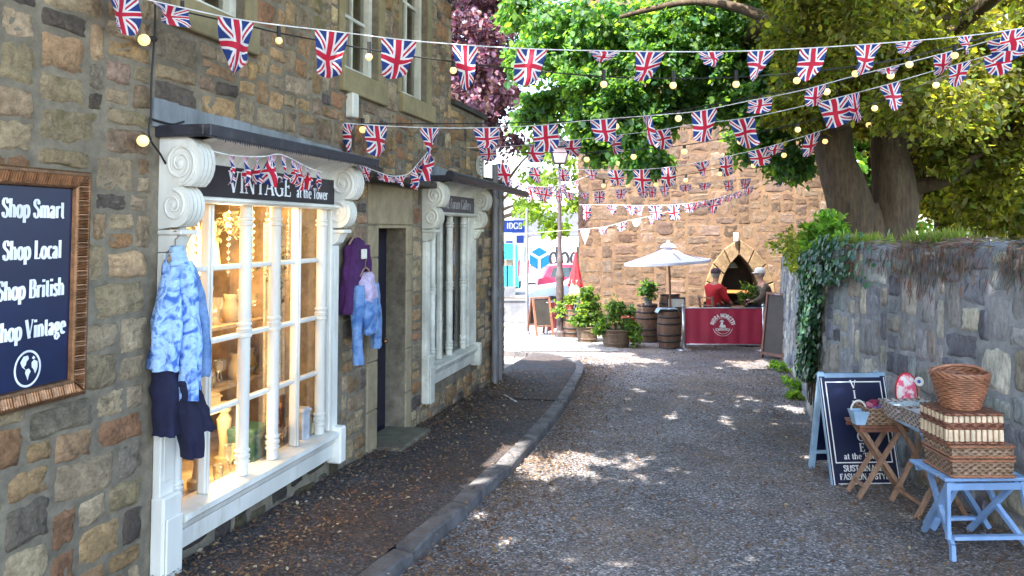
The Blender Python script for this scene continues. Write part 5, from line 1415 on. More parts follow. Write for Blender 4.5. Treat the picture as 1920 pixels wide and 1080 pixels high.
r4 = random.Random(12); kinds = ['goblet', 'decanter', 'tumbler', 'bowl', 'jug']
where = {.66: 'on the lower shelf', 1.08: 'on the upper shelf', .205: 'on the window floor'}
adj = ['first', 'second', 'third', 'fourth', 'fifth', 'sixth', 'seventh', 'eighth', 'ninth', 'tenth', 'eleventh', 'twelfth', 'thirteenth', 'fourteenth', 'fifteenth']
for z in (.66, 1.08, .205):
    n = 12 if z < .3 else 15; q_ = -1
    for i in range(n):
        a = (4.12 if z > .3 else 3.85)+i*(.078 if z > .3 else .125)+r4.uniform(-.015, .015); k = kinds[(0, 1, 2, 0, 3, 2, 0, 1, 4)[r4.randrange(9)]]
        if z < .3 and (abs(a-4.05) < .1 or abs(a-4.55) < .08 or abs(a-4.62) < .16): continue
        q_ += 1
        glassware(k, a, r4.uniform(.5, .6) if z > .3 else r4.uniform(.06, .16), z, '%s %s, %s from the left %s of the lit shop window' % ('cream' if k == 'jug' else 'cut glass', k, adj[q_], where[z]), r4.uniform(.8, 1.15))
for i, (a, z, h, col, lab) in enumerate([(4.9, .2, .3, M_wood, 'pale wooden chopping board with a hole leaning in the window'), (5.08, .2, .34, M_brass, 'gilt twisted candlestick board near the right end of the window'), (3.72, .2, .36, M_warmwall, 'amber box with wooden edge at the left end of the window floor')]):
    t = wthing('display_board', lab, 'board', a, .14, z)
    m = MB(); m.prism([(-.06, 0, 0), (.06, 0, 0), (.06, .02, h*.75), (.025, .03, h*.85), (.03, .035, h), (-.03, .035, h), (-.025, .03, h*.85), (-.06, .02, h*.75)], (0, .018, 0)); m.build('board', col, t)
t = wthing('white_pedestal', 'pale grey pedestal at the right end of the shop window floor', 'pedestal', 5.12, .06, .2)
m = MB(); m.box(-.05, .05, -.05, .05, 0, .25, .006); m.box(-.06, .06, -.06, .06, .22, .24, .004); m.build('block', simple('pale_grey_paint', (.5, .52, .56), .5), t)
# dried foliage dressing the top of the display
C, D, Nn = leaf_cloud([(0, 0, 0, .18, .1, .12), (.75, .15, .0, .2, .1, .14), (-.25, -.05, .02, .12, .08, .15), (1.05, -.05, -.3, .14, .08, .3)], 26, 10, .05, 77, .4)
t = wthing('dried_garland', 'pale dried leaf garland hung across the top of the shop window display', 'garland', 4.1, .35, 1.78)
leaf_mesh('foliage', C, D, Nn, .045, M_dry, t, leaf_cols(len(C), [(.5, .42, .22), (.35, .3, .16), (.2, .2, .12)], 78, .4), .5, .2, .4, 79)
for i in range(9):
    a = 4.0+i*.15; n_ = 7+r4.randrange(6)
    t = wthing('bead_strand', 'strand of clear glass beads hanging near the top of the lit shop window', 'ornament', a, .1+.05*r4.random(), 1.9, 'glass bead strands in the shop window')
    m = MB(); m.tube([(0, 0, 0), (0, 0, -.045*n_)], .0015, 4); m.build('thread', M_string, t)
    m = MB()
    for k in range(n_): m.ball((0, 0, -.04-.042*k), .011+.005*r4.random(), 8, 5)
    m.build('beads', M_crystal, t, True)
# gallery window pieces
t = wthing('gallery_picture', 'white mounted picture behind the glass of the farther shop window', 'picture', 8.1, .35, 1.05)
m = MB(); m.box(-.3, .3, 0, .02, -.25, .35, .004); m.build('mount', M_whiteold, t)
m = MB(); m.box(-.32, .32, -.015, .0, -.27, -.25); m.box(-.32, .32, -.015, .0, .35, .37); m.box(-.32, -.3, -.015, .0, -.25, .35); m.box(.3, .32, -.015, .0, -.25, .35); m.build('frame', M_darkwood, t)
t = wthing('gallery_figure', 'pale carved bust on the floor of the farther shop window', 'sculpture', 8.3, .12, .3)
m = MB(); m.lathe([(.08, 0), (.08, .05), (.05, .08), (.09, .2), (.1, .28), (.04, .33), (.055, .4), (.05, .46), (.0, .5)], (0, 0, 0), 14); smooth_angle(m.build('bust', M_whiteold, t), 50)
# ------------------------------------------------------------------ bunting and festoon lights across the lane
def path_px(pts, k=8): return smooth_path([at(*p) for p in pts], k)
def px_of(p):
    z = p.z-EYE; yc = p.y*math.cos(PIT)+z*math.sin(PIT); zc = -p.y*math.sin(PIT)+z*math.cos(PIT)
    return PCX+FOC*p.x/yc, PCY-FOC*zc/yc
def find_x(P, x):
    X = [px_of(p)[0] for p in P]
    for i in range(len(P)-1):
        if (X[i]-x)*(X[i+1]-x) <= 0 and X[i] != X[i+1]:
            f = (x-X[i])/(X[i+1]-X[i]); return P[i].lerp(P[i+1], f), (P[i+1]-P[i]).normalized()
    return (P[0], (P[1]-P[0]).normalized()) if abs(x-X[0]) < abs(x-X[-1]) else (P[-1], (P[-1]-P[-2]).normalized())
rf = random.Random(33)
def flag_mesh(parent, top, tan, w, h, skew=0., taper=.4, curl=0., mat=None, twist=0., rise=0.):
    tan = tan.normalized(); nrm = Vector((tan.y, -tan.x, 0)).normalized(); dn = Vector((0, 0, -1))
    a = rf.uniform(-.75, .75)+twist
    tn = (tan*math.cos(a)+nrm*math.sin(a))
    ph = rf.uniform(0, 6); amp = rf.uniform(.06, .2)*h+curl*h
    sk = skew
    def f(u, v):
        hw = w*.5*(1-taper*v**1.3)
        s = (u-.5)*2
        tt = tan*(1-min(1, v*1.6))+tn*min(1, v*1.6)
        p = top+tt*(s*hw)+dn*(h*v*(1-.13*s*s*v*v))+tan*(sk*v)
        p += nrm*(amp*math.sin(s*2.4+ph+v*2.2)*min(1, v*2)+rise*h*v*v)
        p += nrm*(.3*h*noise.noise((u*1.6+ph*3, v*1.5, ph))*v)+tan*(.16*w*noise.noise((v*2.2, ph*5, u*.6))*v)
        p += dn*(-.06*h*math.sin(v*5+s*2+ph)*v)
        return p
    m = MB(); m.grid(f, 7, 9)
    o = m.build('flag', mat or M_flag, None, True); unparent_offset(o, parent)
    return o
def bunting(label, pts, flags, cord=.0035, fw=1., mat=None):
    P = path_px(pts)
    mid = P[len(P)//2]
    t = thing('bunting', label, 'bunting', tuple(P[0]), 0, 'strings of bunting across the lane')
    m = MB(); m.tube(P, cord, 5); unparent_offset(m.build('cord', M_string), t)
    for fl in flags:
        x, wpx, hpx = fl[:3]; sk = fl[3] if len(fl) > 3 else 0.; tp = fl[4] if len(fl) > 4 else .38; cu = fl[5] if len(fl) > 5 else 0.
        p, tan = find_x(P, x); k = p.y/FOC
        if tan.x < 0: tan = -tan
        fs = abs(tan.x)+.25 if abs(tan.x) < .75 else 1
        flag_mesh(t, p-Vector((0, 0, .004)), tan, wpx*k/fs, hpx*k, sk*k, tp, cu, fl[6] if len(fl) > 6 else mat)
    return t
bunting('nearest and highest string of union flag bunting, starting above the framed sign', [(60, -75, 3.1), (215, -18, 3.6), (340, 14, 3.95), (470, 40, 4.25), (620, 58, 4.5), (780, 77, 4.6), (960, 90, 4.7), (1120, 95, 4.8), (1290, 97, 4.9), (1440, 94, 5.0), (1640, 82, 5.1), (1840, 64, 5.2), (1990, 40, 5.3)],
        [(228, 46, 78, 16, .75), (320, 62, 36, 6, .1, .2), (443, 68, 106, -4), (622, 62, 92, -8), (748, 66, 78, -8, .25), (872, 50, 84, 4, .6), (998, 58, 68, -14, .3), (1132, 58, 20, 2, .5, .3), (1220, 58, 58, -18, .45), (1334, 52, 28, -2, .15, .2), (1428, 54, 58, -16, .35), (1526, 56, 60, -14, .3), (1628, 54, 56, -14, .4), (1706, 56, 22, -14, .5, .3), (1810, 30, 34, 0, .3, .2), (1900, 50, 40, -6, .3)])
bunting('string of union flag bunting tied to the white block on the shop wall', [(645, 231, 6.15), (760, 238, 6.5), (880, 240, 6.8), (1010, 235, 6.9), (1110, 225, 6.8), (1240, 215, 6.6), (1310, 208, 6.5), (1400, 190, 6.3), (1500, 170, 6.1), (1600, 143, 5.9), (1700, 118, 5.7), (1780, 97, 5.6), (1870, 73, 5.4), (1960, 55, 5.3)],
        [(653, 26, 54, -2, .1, .25), (706, 46, 56, 0, .02), (806, 40, 66, -3, .55), (912, 50, 40, 0, .3), (1022, 48, 50, 4, .15), (1131, 50, 44, 4, .15), (1213, 18, 54, 10, .3, .3), (1320, 48, 62, 0, .05), (1425, 44, 26, -2, -.05), (1530, 36, 36, -6, .2, .2), (1665, 40, 12, 0, .3, .3), (1770, 36, 38, -6, .3, .3), (1885, 60, 44, 4, .1, .1)])
bunting('string of union flag bunting from the downpipe top, third over the lane from the front', [(838, 277, 9.3), (945, 275, 9.2), (1080, 262, 8.4), (1220, 246, 7.6), (1300, 233, 7.3), (1400, 221, 7.0), (1500, 200, 6.8), (1640, 165, 6.5), (1760, 130, 6.3), (1870, 100, 6.1), (1960, 80, 6.0)],
        [(856, 26, 12, 0, .2, .3), (915, 34, 26, 2, .2, .1), (1000, 26, 34, 10, .3, .1), (1072, 44, 30, 6, .2), (1150, 46, 34, 10, .2), (1236, 46, 36, 10, .15), (1318, 40, 30, 6, .2), (1390, 48, 56, 14, .15), (1562, 56, 54, 12, .1), (1600, 22, 58, 6, .4, .2), (1668, 36, 52, 10, .3), (1800, 38, 40, -8, .25), (1870, 44, 40, 4, .1)])
bunting('short swag of union flag bunting drooping over the dark doorway', [(672, 308, 6.15), (705, 321, 6.3), (735, 330, 6.45), (765, 326, 6.6), (785, 305, 6.75), (802, 285, 6.9)],
        [(684, 26, 24, 6, .3, .2), (722, 34, 12, 6, .3, .2), (752, 30, 20, 0, .3, .2), (778, 18, 40, 2, .4, .2), (797, 20, 46, 0, .3, .2)])
bunting('fourth string of union flag bunting, sagging before the upper tower wall', [(925, 305, 10.6), (1000, 314, 11), (1090, 318, 11.2), (1200, 318, 11), (1290, 308, 10.5), (1400, 285, 9.9), (1480, 264, 9.5), (1600, 225, 9), (1690, 193, 8.7)],
        [(942, 28, 42, 6, .3, .15), (1002, 22, 28, 6, .2, .2), (1055, 22, 24, 4, .2, .2), (1108, 24, 20, 4, .5), (1153, 30, 30, 6, .25), (1203, 32, 38, 4, .25), (1252, 28, 38, 6, .25), (1316, 32, 28, 6, .25), (1360, 26, 36, 4, .25), (1420, 38, 34, 12, .25), (1456, 28, 18, -6, .1), (1524, 28, 42, -10, .25)])
bunting('string of small union flag bunting from shop corner to tower, just below the fourth string', [(940, 362, 12.8), (1000, 350, 13.4), (1050, 358, 13.6), (1090, 361, 13.6), (1150, 356, 13.6), (1220, 350, 13.4), (1300, 345, 13.2), (1410, 334, 13)],
        [(968, 18, 16, 4, .6), (990, 20, 26, 2, .3), (1006, 20, 26, 8, .3), (1026, 22, 26, -6, .3), (1048, 14, 22, 0, .2), (1066, 22, 14, 4, .3), (1094, 18, 14, 4, .6), (1124, 20, 22, 0, .1), (1165, 22, 18, 0, .1), (1205, 20, 20, 2, .2), (1222, 16, 20, 2, .2), (1245, 20, 20, 2, .2), (1285, 22, 12, 0, .2, .2), (1322, 24, 12, 0, .2, .2), (1365, 18, 20, 2, .2), (1398, 20, 18, 0, .2, .2)])
bunting('lowest string of union flag bunting close to the tower wall', [(1086, 384, 15.8), (1140, 384, 15.6), (1200, 385, 15.4), (1260, 384, 15.2), (1320, 377, 15), (1370, 364, 14.8), (1430, 342, 14.5), (1500, 322, 14.2)],
        [(1100, 16, 28, 0, .2), (1146, 22, 18, 4, .3, .2), (1180, 22, 18, 6, .3, .2), (1200, 16, 20, 0, .2), (1228, 26, 26, 4, .25), (1263, 22, 30, 2, .25), (1290, 22, 18, 4, .3), (1306, 20, 14, -4, .3), (1322, 18, 12, 0, .3), (1338, 20, 26, -2, .2), (1352, 16, 14, -2, .3), (1368, 16, 12, -2, .3), (1384, 18, 12, -2, .3), (1404, 18, 14, -2, .3), (1466, 22, 18, -4, .4), (1500, 14, 16, 0, .7)])
bunting('short sagging string of small union flags beside the lamp post', [(938, 328, 13.4), (985, 346, 14.2), (1030, 350, 14.8), (1070, 342, 15.2), (1100, 330, 15.6)],
        [(955, 18, 20, 2, .3), (975, 20, 22, 4, .3, .1), (994, 20, 24, 4, .3, .1), (1014, 20, 18, -2, .3, .1), (1034, 22, 24, -4, .3, .1), (1056, 18, 20, 2, .3), (1080, 18, 18, 2, .3)])
WH = simple('white_pennant', (.8, .78, .74), .8, .05, 9)
bunting('thin string with white pennants and two small union flags low before the tower', [(946, 441, 16.2), (1020, 435, 16.2), (1086, 430, 16.2), (1135, 425, 16.1), (1175, 414, 16), (1215, 406, 15.9), (1262, 394, 15.8)],
        [(1097, 18, 28, 0, .85, 0, WH), (1131, 18, 14, 0, .3, .1), (1165, 20, 18, 2, .4), (1193, 18, 14, 0, .2, .1, WH), (1222, 14, 16, 0, .5)])
# pennants under the canopy of the nearer shop
P = [wl(wpx(x, y, -.34)[0], -.34, wpx(x, y, -.34)[1]) for x, y in ((398, 283), (432, 291), (470, 294), (498, 293), (522, 289), (545, 297), (565, 308), (585, 317), (604, 323))]
P = smooth_path(P, 6)
t = thing('bunting', 'string of long thin red tipped pennants under the black canopy of the nearer shop', 'bunting', tuple(P[0]), 0, 'strings of bunting across the lane')
m = MB(); m.tube(P, .003, 5); unparent_offset(m.build('cord', M_string), t)
for x, h in ((436, 58), (462, 66), (482, 56), (505, 60), (514, 54), (533, 54), (551, 46), (562, 50), (576, 46), (597, 40)):
    p, tan = find_x(P, x); k = p.y/FOC
    flag_mesh(t, p-Vector((0, 0, .003)), tan, .05, h*k*.95, 0, .82, .05)

rb = random.Random(3)
def festoon(label, pts, bulbs, hang=.0):
    P = path_px(pts)
    t = thing('festoon_lights', label, 'string lights', tuple(P[0]), 0, 'strings of festoon bulbs over the lane')
    m = MB(); m.tube(P, .005, 5); unparent_offset(m.build('cable', M_cable), t)
    for (x, y) in bulbs:
        p, tan = find_x(P, x)
        q = at(x, y, p.y) if y else p-Vector((0, 0, .1))
        r = min(.03, max(.02, 9.0*p.y/FOC*.75)) if p.y < 8 else .035
        d = (q-p); L = d.length or 1e-3; d = d/L
        if L > .16: q = p+d*.09
        b = MB(); b.ball(tuple(q), r, 12, 8)
        bo = b.build('bulb', M_bulb, None, True); unparent_offset(bo, t)
        s = MB(); s.tube([q-d*.095 if L < .05 else p, q-d*r*.8], r*.55, 8); so = s.build('socket', M_cable)
        so.parent = bo; so.matrix_parent_inverse = (Matrix.Translation(t.location)).inverted() @ Matrix.Identity(4)
        so.matrix_parent_inverse = (bo.matrix_parent_inverse.copy()); so.matrix_parent_inverse = Matrix.Translation(t.location).inverted()
        bo.matrix_parent_inverse = Matrix.Translation(t.location).inverted()
        so.matrix_parent_inverse = Matrix.Identity(4)
    return t
festoon('nearest string of round bulbs, hanging just behind the highest bunting', [(285, 5, 3.95), (345, 22, 4.1), (480, 52, 4.45), (523, 62, 4.55), (692, 93, 4.75), (850, 116, 4.85), (996, 132, 4.95), (1132, 144, 5.0), (1262, 147, 5.05), (1380, 145, 5.1), (1494, 137, 5.15), (1604, 124, 5.2), (1705, 107, 5.25), (1850, 70, 5.3), (1960, 40, 5.3)],
        [(342, 34), (523, 76), (692, 107), (850, 132), (996, 147), (1132, 158), (1262, 160), (1380, 158), (1494, 151), (1604, 138), (1705, 121), (1790, 104), (1882, 80)])
festoon('string of round bulbs beside the second bunting, from the white block on the shop wall', [(645, 233, 6.2), (680, 232, 6.4), (800, 232, 6.9), (930, 231, 7.1), (1060, 228, 7), (1155, 224, 6.9), (1272, 208, 6.7), (1428, 179, 6.5), (1550, 157, 6.3), (1670, 128, 6.0), (1790, 96, 5.8), (1950, 55, 5.6)],
        [(680, 243), (930, 245), (1155, 237), (1272, 222), (1428, 192), (1550, 172), (1670, 142)])
festoon('string of round bulbs beside the third bunting, passing in front of the forked trunk', [(800, 280, 7.6), (857, 279, 9.3), (945, 285, 9.4), (1100, 286, 9.2), (1188, 281, 9.0), (1283, 272, 8.6), (1388, 254, 8.1), (1496, 232, 7.8), (1640, 192, 7.4), (1755, 149, 7.2), (1900, 95, 7)],
        [(857, 290), (1100, 299), (1188, 294), (1283, 284), (1388, 265), (1496, 243), (1640, 203), (1755, 160), (1876, 112)])
festoon('lower string of round bulbs before the tower, running up past the forked trunk', [(1090, 330, 12), (1132, 337, 12), (1177, 336, 12), (1230, 335, 11.8), (1286, 327, 11.5), (1350, 315, 11), (1413, 299, 10.6), (1470, 280, 10.2), (1547, 255, 9.8), (1629, 224, 9.4), (1715, 186, 9), (1800, 150, 8.7)],
        [(1132, 348), (1177, 347), (1230, 346), (1286, 338), (1350, 326), (1413, 310), (1470, 291), (1547, 265), (1629, 234), (1715, 196)])
# the cable that drops down the shop wall
def wp(x, y, b): a, z = wpx(x, y, b); return wl(a, b, z)
P = smooth_path([wp(x, y, -.04) for x, y in ((291, -10), (290, 60), (284, 150), (283, 215), (279, 238), (282, 262), (300, 288), (312, 308), (322, 306), (327, 285), (329, 262))], 6)
t = thing('festoon_lights', 'loose black cable with two lit bulbs dropping down the wall to the canopy end', 'string lights', tuple(P[0]), 0, 'strings of festoon bulbs over the lane')
m = MB(); m.tube(P, .006, 6); unparent_offset(m.build('cable', M_cable), t)
P2 = smooth_path([wp(x, y, -.03) for x, y in ((280, 222), (300, 228), (325, 233), (345, 228))], 5)
m = MB(); m.tube(P2, .006, 6); m.tube([wp(327, 285, -.05), wp(325, 305, -.06)], .018, 8); unparent_offset(m.build('branch_cable', M_cable), t)
for (x, y, sx) in ((270, 75, 290), (268, 264, 279)):
    q = wp(x, y, -.075); p = wp(sx, y-2, -.045)
    b = MB(); b.ball(tuple(q), .03, 12, 8); bo = b.build('bulb', M_bulb, None, True); unparent_offset(bo, t)
    s = MB(); s.tube([p, q+(p-q).normalized()*.022], .017, 8); so = s.build('socket', M_cable); so.parent = bo
# ------------------------------------------------------------------ goods along the grey wall
def gput(name, label, cat, x, y, z=None, rz=0., group=None): return thing(name, label, cat, (x, y, road(x, y) if z is None else z), rz, group)
# sandwich board
t = gput('sandwich_board', 'tall navy sandwich board with pale blue frame and white lettering against the grey wall', 'sandwich board', 2.79, 6.15, None, R(3))
BWd, BL, LEAN = .255, .86, .26
def bp(u, v, l=0.): # front panel: u across, v up the slope
    c, s = math.cos(LEAN), math.sin(LEAN); return (u, v*s-l*c, v*c+l*s*0+l*s)
m = MB()
m.bar(bp(-BWd, 0), bp(-BWd, BL), .05, .03, (0, 1, 0)); m.bar(bp(BWd, 0), bp(BWd, BL), .05, .03, (0, 1, 0)); m.bar(bp(-BWd+.025, BL-.02), bp(BWd-.025, BL-.02), .045, .03); m.build('front_frame', M_lblue, t)
m = MB(); m.add([bp(-BWd-.02, .0, .017), bp(BWd+.02, .0, .017), bp(BWd+.02, BL-.03, .017), bp(-BWd-.02, BL-.03, .017), bp(-BWd, 0, -.01), bp(BWd, 0, -.01), bp(BWd, BL, -.01), bp(-BWd, BL, -.01)], [(0, 1, 2, 3), (7, 6, 5, 4), (0, 4, 5, 1), (0, 3, 7, 4), (1, 5, 6, 2)])
bo = m.build('panel', M_navy, t)
m = MB()
def rail(u0, v0, u1, v1, w):
    d = Vector((u1-u0, v1-v0)).normalized(); n = Vector((-d.y, d.x))*w/2
    m.add([bp(u0-n.x, v0-n.y, .0185), bp(u1-n.x, v1-n.y, .0185), bp(u1+n.x, v1+n.y, .0185), bp(u0+n.x, v0+n.y, .0185)], [(0, 1, 2, 3)])
E_ = .232
for (a, b, c, d) in ((-E_, .008, E_, .008), (-.262, .0, -.262, BL-.04), (.262, .0, .262, BL-.04), (-E_, .165, E_, .165), (-E_+.004, .168, -E_+.004, BL-.075), (E_-.004, .168, E_-.004, BL-.075), (-E_, BL-.075, E_, BL-.075)): rail(a, b, c, d, .009)
for i, ch in enumerate('VINTAGE'): text(m, ch, lambda u, v, l: bp(u, .735-.0815*i+v, .0187+l), .064, 1.1, .18, .07)
text(m, 'at the Tower', lambda u, v, l: bp(u, .19+v, .0187+l), .046, 1.1, .18, .075)
text(m, 'SUSTAINABLE', lambda u, v, l: bp(u, .1+v, .0187+l), .045, 1.05, .24, .1); text(m, 'FASHION & STYLE', lambda u, v, l: bp(u, .038+v, .0187+l), .045, .98, .24, .1)
m.build('lettering', M_letter, bo)
m = MB()
for s in (-1, 1): m.bar((s*.235, .46, 0), (s*.235, .25, .83), .045, .03)
m.bar((-.235, .27, .76), (.235, .27, .76), .04, .025); m.bar((-.235, .42, .14), (.235, .42, .14), .04, .025); m.build('back_frame', M_lblue, t)
m = MB(); m.add([(-.21, .445, .06), (.21, .445, .06), (.21, .27, .76), (-.21, .27, .76)], [(0, 1, 2, 3)]); m.build('back_panel', M_navy, t)

def cross_table(name, label, x0, x1, y0, y1, zt, mat, legmat, tmat, slats=4):
    """small folding table, top x0..x1 by y0..y1 (world axes), legs crossing in the x-z plane"""
    cx, cy = (x0+x1)/2, (y0+y1)/2; g = road(cx, cy); t = thing(name, label, 'folding table', (cx, cy, g))
    hx, hy, h = (x1-x0)/2, (y1-y0)/2, zt-g
    m = MB()
    for i in range(slats):
        a = -hy+2*hy*i/slats; m.box(-hx, hx, a+.004, a+2*hy/slats-.004, h-.018, h, .003)
    m.build('tabletop', tmat, t)
    m = MB()
    m.box(-hx+.005, hx-.005, -hy+.02, -hy+.04, h-.05, h-.02); m.box(-hx+.005, hx-.005, hy-.04, hy-.02, h-.05, h-.02); m.build('apron', mat, t)
    for k, (sx, yy) in enumerate(((1, -hy+.055), (-1, -hy+.082), (1, hy-.055), (-1, hy-.082))):
        m = MB(); m.bar((-sx*hx*1.02, yy, .01), (sx*hx*.8, yy, h-.022), .03, .022, (0, 1, 0)); m.build('leg', legmat, t)
    for sx in (-1, 1): m = MB(); m.bar((sx*hx*.75, -hy+.06, .1), (sx*hx*.75, hy-.06, .1), .022); m.build('stretcher', legmat, t)
    return t, h, g
p = at(1590, 800, 5.9)
cross_table('folding_table', 'small brown folding table in front of the sandwich board', 2.56, 2.93, 5.72, 6.0, at(1600, 797, 5.75).z, M_wooddark, M_wood, M_wooddark)
zt2 = .385
# second table: long, legs crossing
t2, h2, g2 = cross_table('folding_table', 'weathered wooden folding table carrying the pale wicker trays', 2.77, 3.12, 5.3, 5.76, zt2, M_wood, M_wood, M_lblue)
t3, h3, g3 = cross_table('folding_table', 'blue edged folding table between the wicker trays and the hampers', 2.76, 3.14, 5.08, 5.28, zt2-.012, M_blue, M_blue, M_lblue)
# blue stool
sx, sy = 2.83, 4.86; gg = road(sx, sy); zs = at(1800, 897, 4.66).z
t = thing('folding_stool', 'blue painted folding stool carrying the stacked wicker hampers', 'stool', (sx, sy, gg), R(2))
h = zs-gg; hx, hy = .255, .2
m = MB()
for i in range(5): m.box(-hx, hx, -hy+.08*i+.003, -hy+.08*(i+1)-.003, h-.02, h, .004)
m.build('seat', M_blue, t)
m = MB(); m.box(-hx+.03, hx-.03, -hy+.02, -hy+.04, h-.075, h-.035); m.build('rail', M_blue, t); m = MB(); m.box(-hx+.03, hx-.03, hy-.04, hy-.02, h-.06, h-.022); m.build('rail', M_blue, t)
for s in (-1, 1):
    m = MB(); P = [(s*.16, hy-.05, h-.025), (s*.185, -.02, h*.5), (s*.225, -hy+.0, .09), (s*.245, -hy-.035, .012)]
    for a, b in zip(P[:-1], P[1:]): m.bar(a, b, .03, .026, (1, 0, 0))
    m.build('leg', M_blue, t)
    m = MB(); m.bar((s*.2, -hy+.03, h-.03), (s*.15, hy+.03, .012), .03, .026, (1, 0, 0)); m.build('leg', M_blue, t)
    m = MB(); m.bar((s*.225, -hy+.03, h-.03), (s*.255, -hy-.01, .13), .026, .022, (1, 0, 0)); m.build('brace', M_blue, t)
m = MB(); m.bar((-.21, -hy+.015, .13), (.21, -hy+.015, .13), .035, .022); m.build('stretcher', M_blue, t); m = MB(); m.bar((-.165, hy-.03, .11), (.165, hy-.03, .11), .03, .02); m.build('stretcher', M_blue, t)
# hampers
def hamper(name, label, x0, x1, y0, y1, z0, h, mat, dark=None, strips=False, lidf=.42):
    cx, cy = (x0+x1)/2, (y0+y1)/2; t = thing(name, label, 'hamper', (cx, cy, z0)); hx, hy = (x1-x0)/2, (y1-y0)/2
    zl = h*(1-lidf)
    def shell(a, b, k0, k1, nm):
        m = MB(); n = 24
        vs = []
        for i in range(7):
            f = i/6; z = a+(b-a)*f; k = k0+(k1-k0)*f; j = .0025*math.sin(i*9)
            per = []
            for q in range(4):
                c = [(-1, -1), (1, -1), (1, 1), (-1, 1)]; p, r = c[q], c[(q+1) % 4]
                for e in range(10):
                    g = e/10; per.append(((p[0]+(r[0]-p[0])*g)*hx*k+.002*math.sin(e*3.1+i*3), (p[1]+(r[1]-p[1])*g)*hy*k+.002*math.cos(e*3.1+i*3), z))
            vs += per
        m.add(vs, [(i*40+j, i*40+(j+1) % 40, (i+1)*40+(j+1) % 40, (i+1)*40+j) for i in range(6) for j in range(40)]+[tuple(range(39, -1, -1)), tuple(240+j for j in range(40))])
        return m.build(nm, mat, t)
    bd = shell(.0, zl-.004, .96, 1., 'basket_body'); ld = shell(zl, h, 1.005, .985, 'lid')
    for (z, par, nm) in ((.008, bd, 'base_braid'), (zl-.01, bd, 'rim_braid'), (zl+.012, ld, 'lid_braid'), (h-.008, ld, 'top_braid')):
        m = MB(); k = 1.012
        for (p, q) in (((-hx*k, -hy*k), (hx*k, -hy*k)), ((hx*k, -hy*k), (hx*k, hy*k)), ((hx*k, hy*k), (-hx*k, hy*k)), ((-hx*k, hy*k), (-hx*k, -hy*k))):
            P = [(p[0]+(q[0]-p[0])*i/20, p[1]+(q[1]-p[1])*i/20, z+.003*(-1)**i) for i in range(21)]
            m.tube(P, .008, 6)
        m.build(nm, dark or mat, par, True)
    if strips:
        for (zz0, zz1, par) in ((.018, zl-.02, bd), (zl+.022, h-.018, ld)):
            m = MB(); n = 10
            for i in range(n):
                x = -hx*.93+2*hx*.93*i/(n-1); m.box(x-.012, x+.012, -hy*1.0-.011, -hy*.96, zz0, zz1, .003)
            for i in range(7):
                y = -hy*.9+2*hy*.9*i/6; m.box(-hx*1.0-.011, -hx*.96, y-.011, y+.011, zz0, zz1, .003)
            m.build('willow_strips', M_willowpale, par)
    return t
hz = zs+.002
hamper('wicker_hamper', 'tan wicker hamper resting directly on the blue stool', 2.63, 3.0, 4.66, 4.98, hz, .19, M_wick, M_willow)
hamper('wicker_hamper', 'reddish striped wicker hamper stacked on the tan hamper', 2.62, 2.95, 4.68, 4.98, hz+.192, .185, M_wickred, M_wickred, True)
# round basket
bx, by, bz = 2.79, 4.84, hz+.378
t = thing('willow_basket', 'round brown willow basket with hoop handle on top of the hampers', 'basket', (bx, by, bz))
m = MB(); N_ = 30; rows = 15; H_ = .2
def br(z): return .098+.062*(z/H_)**.8
for i in range(rows):
    z = .006+H_*i/rows*1.0; r = br(z); P = []
    for j in range(N_*2+1):
        a = 2*PI*j/(N_*2); P.append((r*math.cos(a)+.006*math.cos(a)*math.cos(PI*(j/2+i)), r*math.sin(a)+.006*math.sin(a)*math.cos(PI*(j/2+i)), z))
    m.tube(P, .0075, 5, 1., False)
m.build('weave', M_willow, t, True)
m = MB(); m.lathe([(br(0)-.008, .004), (br(H_)-.008, H_-.004)], (0, 0, 0), 24, False); m.lathe([(.0, .006), (br(0), .006)], (0, 0, 0), 24, False); m.build('liner', M_wickred, t, True)
m = MB()
for k in range(3):
    P = []
    for j in range(61):
        a = 2*PI*j/60; P.append((br(H_)*math.cos(a)+.004*math.cos(a*20+k*2), br(H_)*math.sin(a)+.004*math.cos(a*20+k*2), H_+.004+.012*k*.6+.004*math.sin(a*20+k*2.1)))
    m.tube(P, .009, 5, 1., False)
m.build('rim', M_willow, t, True)
m = MB(); m.tube([((br(H_)+.004)*math.cos(R(a)), .02+.09*0, H_+.01+.045*math.sin(R(a))) for a in range(0, 181, 12)], .01, 6); m.tube([((br(H_)+.004)*math.cos(R(a)), .03, H_+.01+.04*math.sin(R(a))) for a in range(0, 181, 12)], .008, 6); m.build('handle', M_willow, t, True)
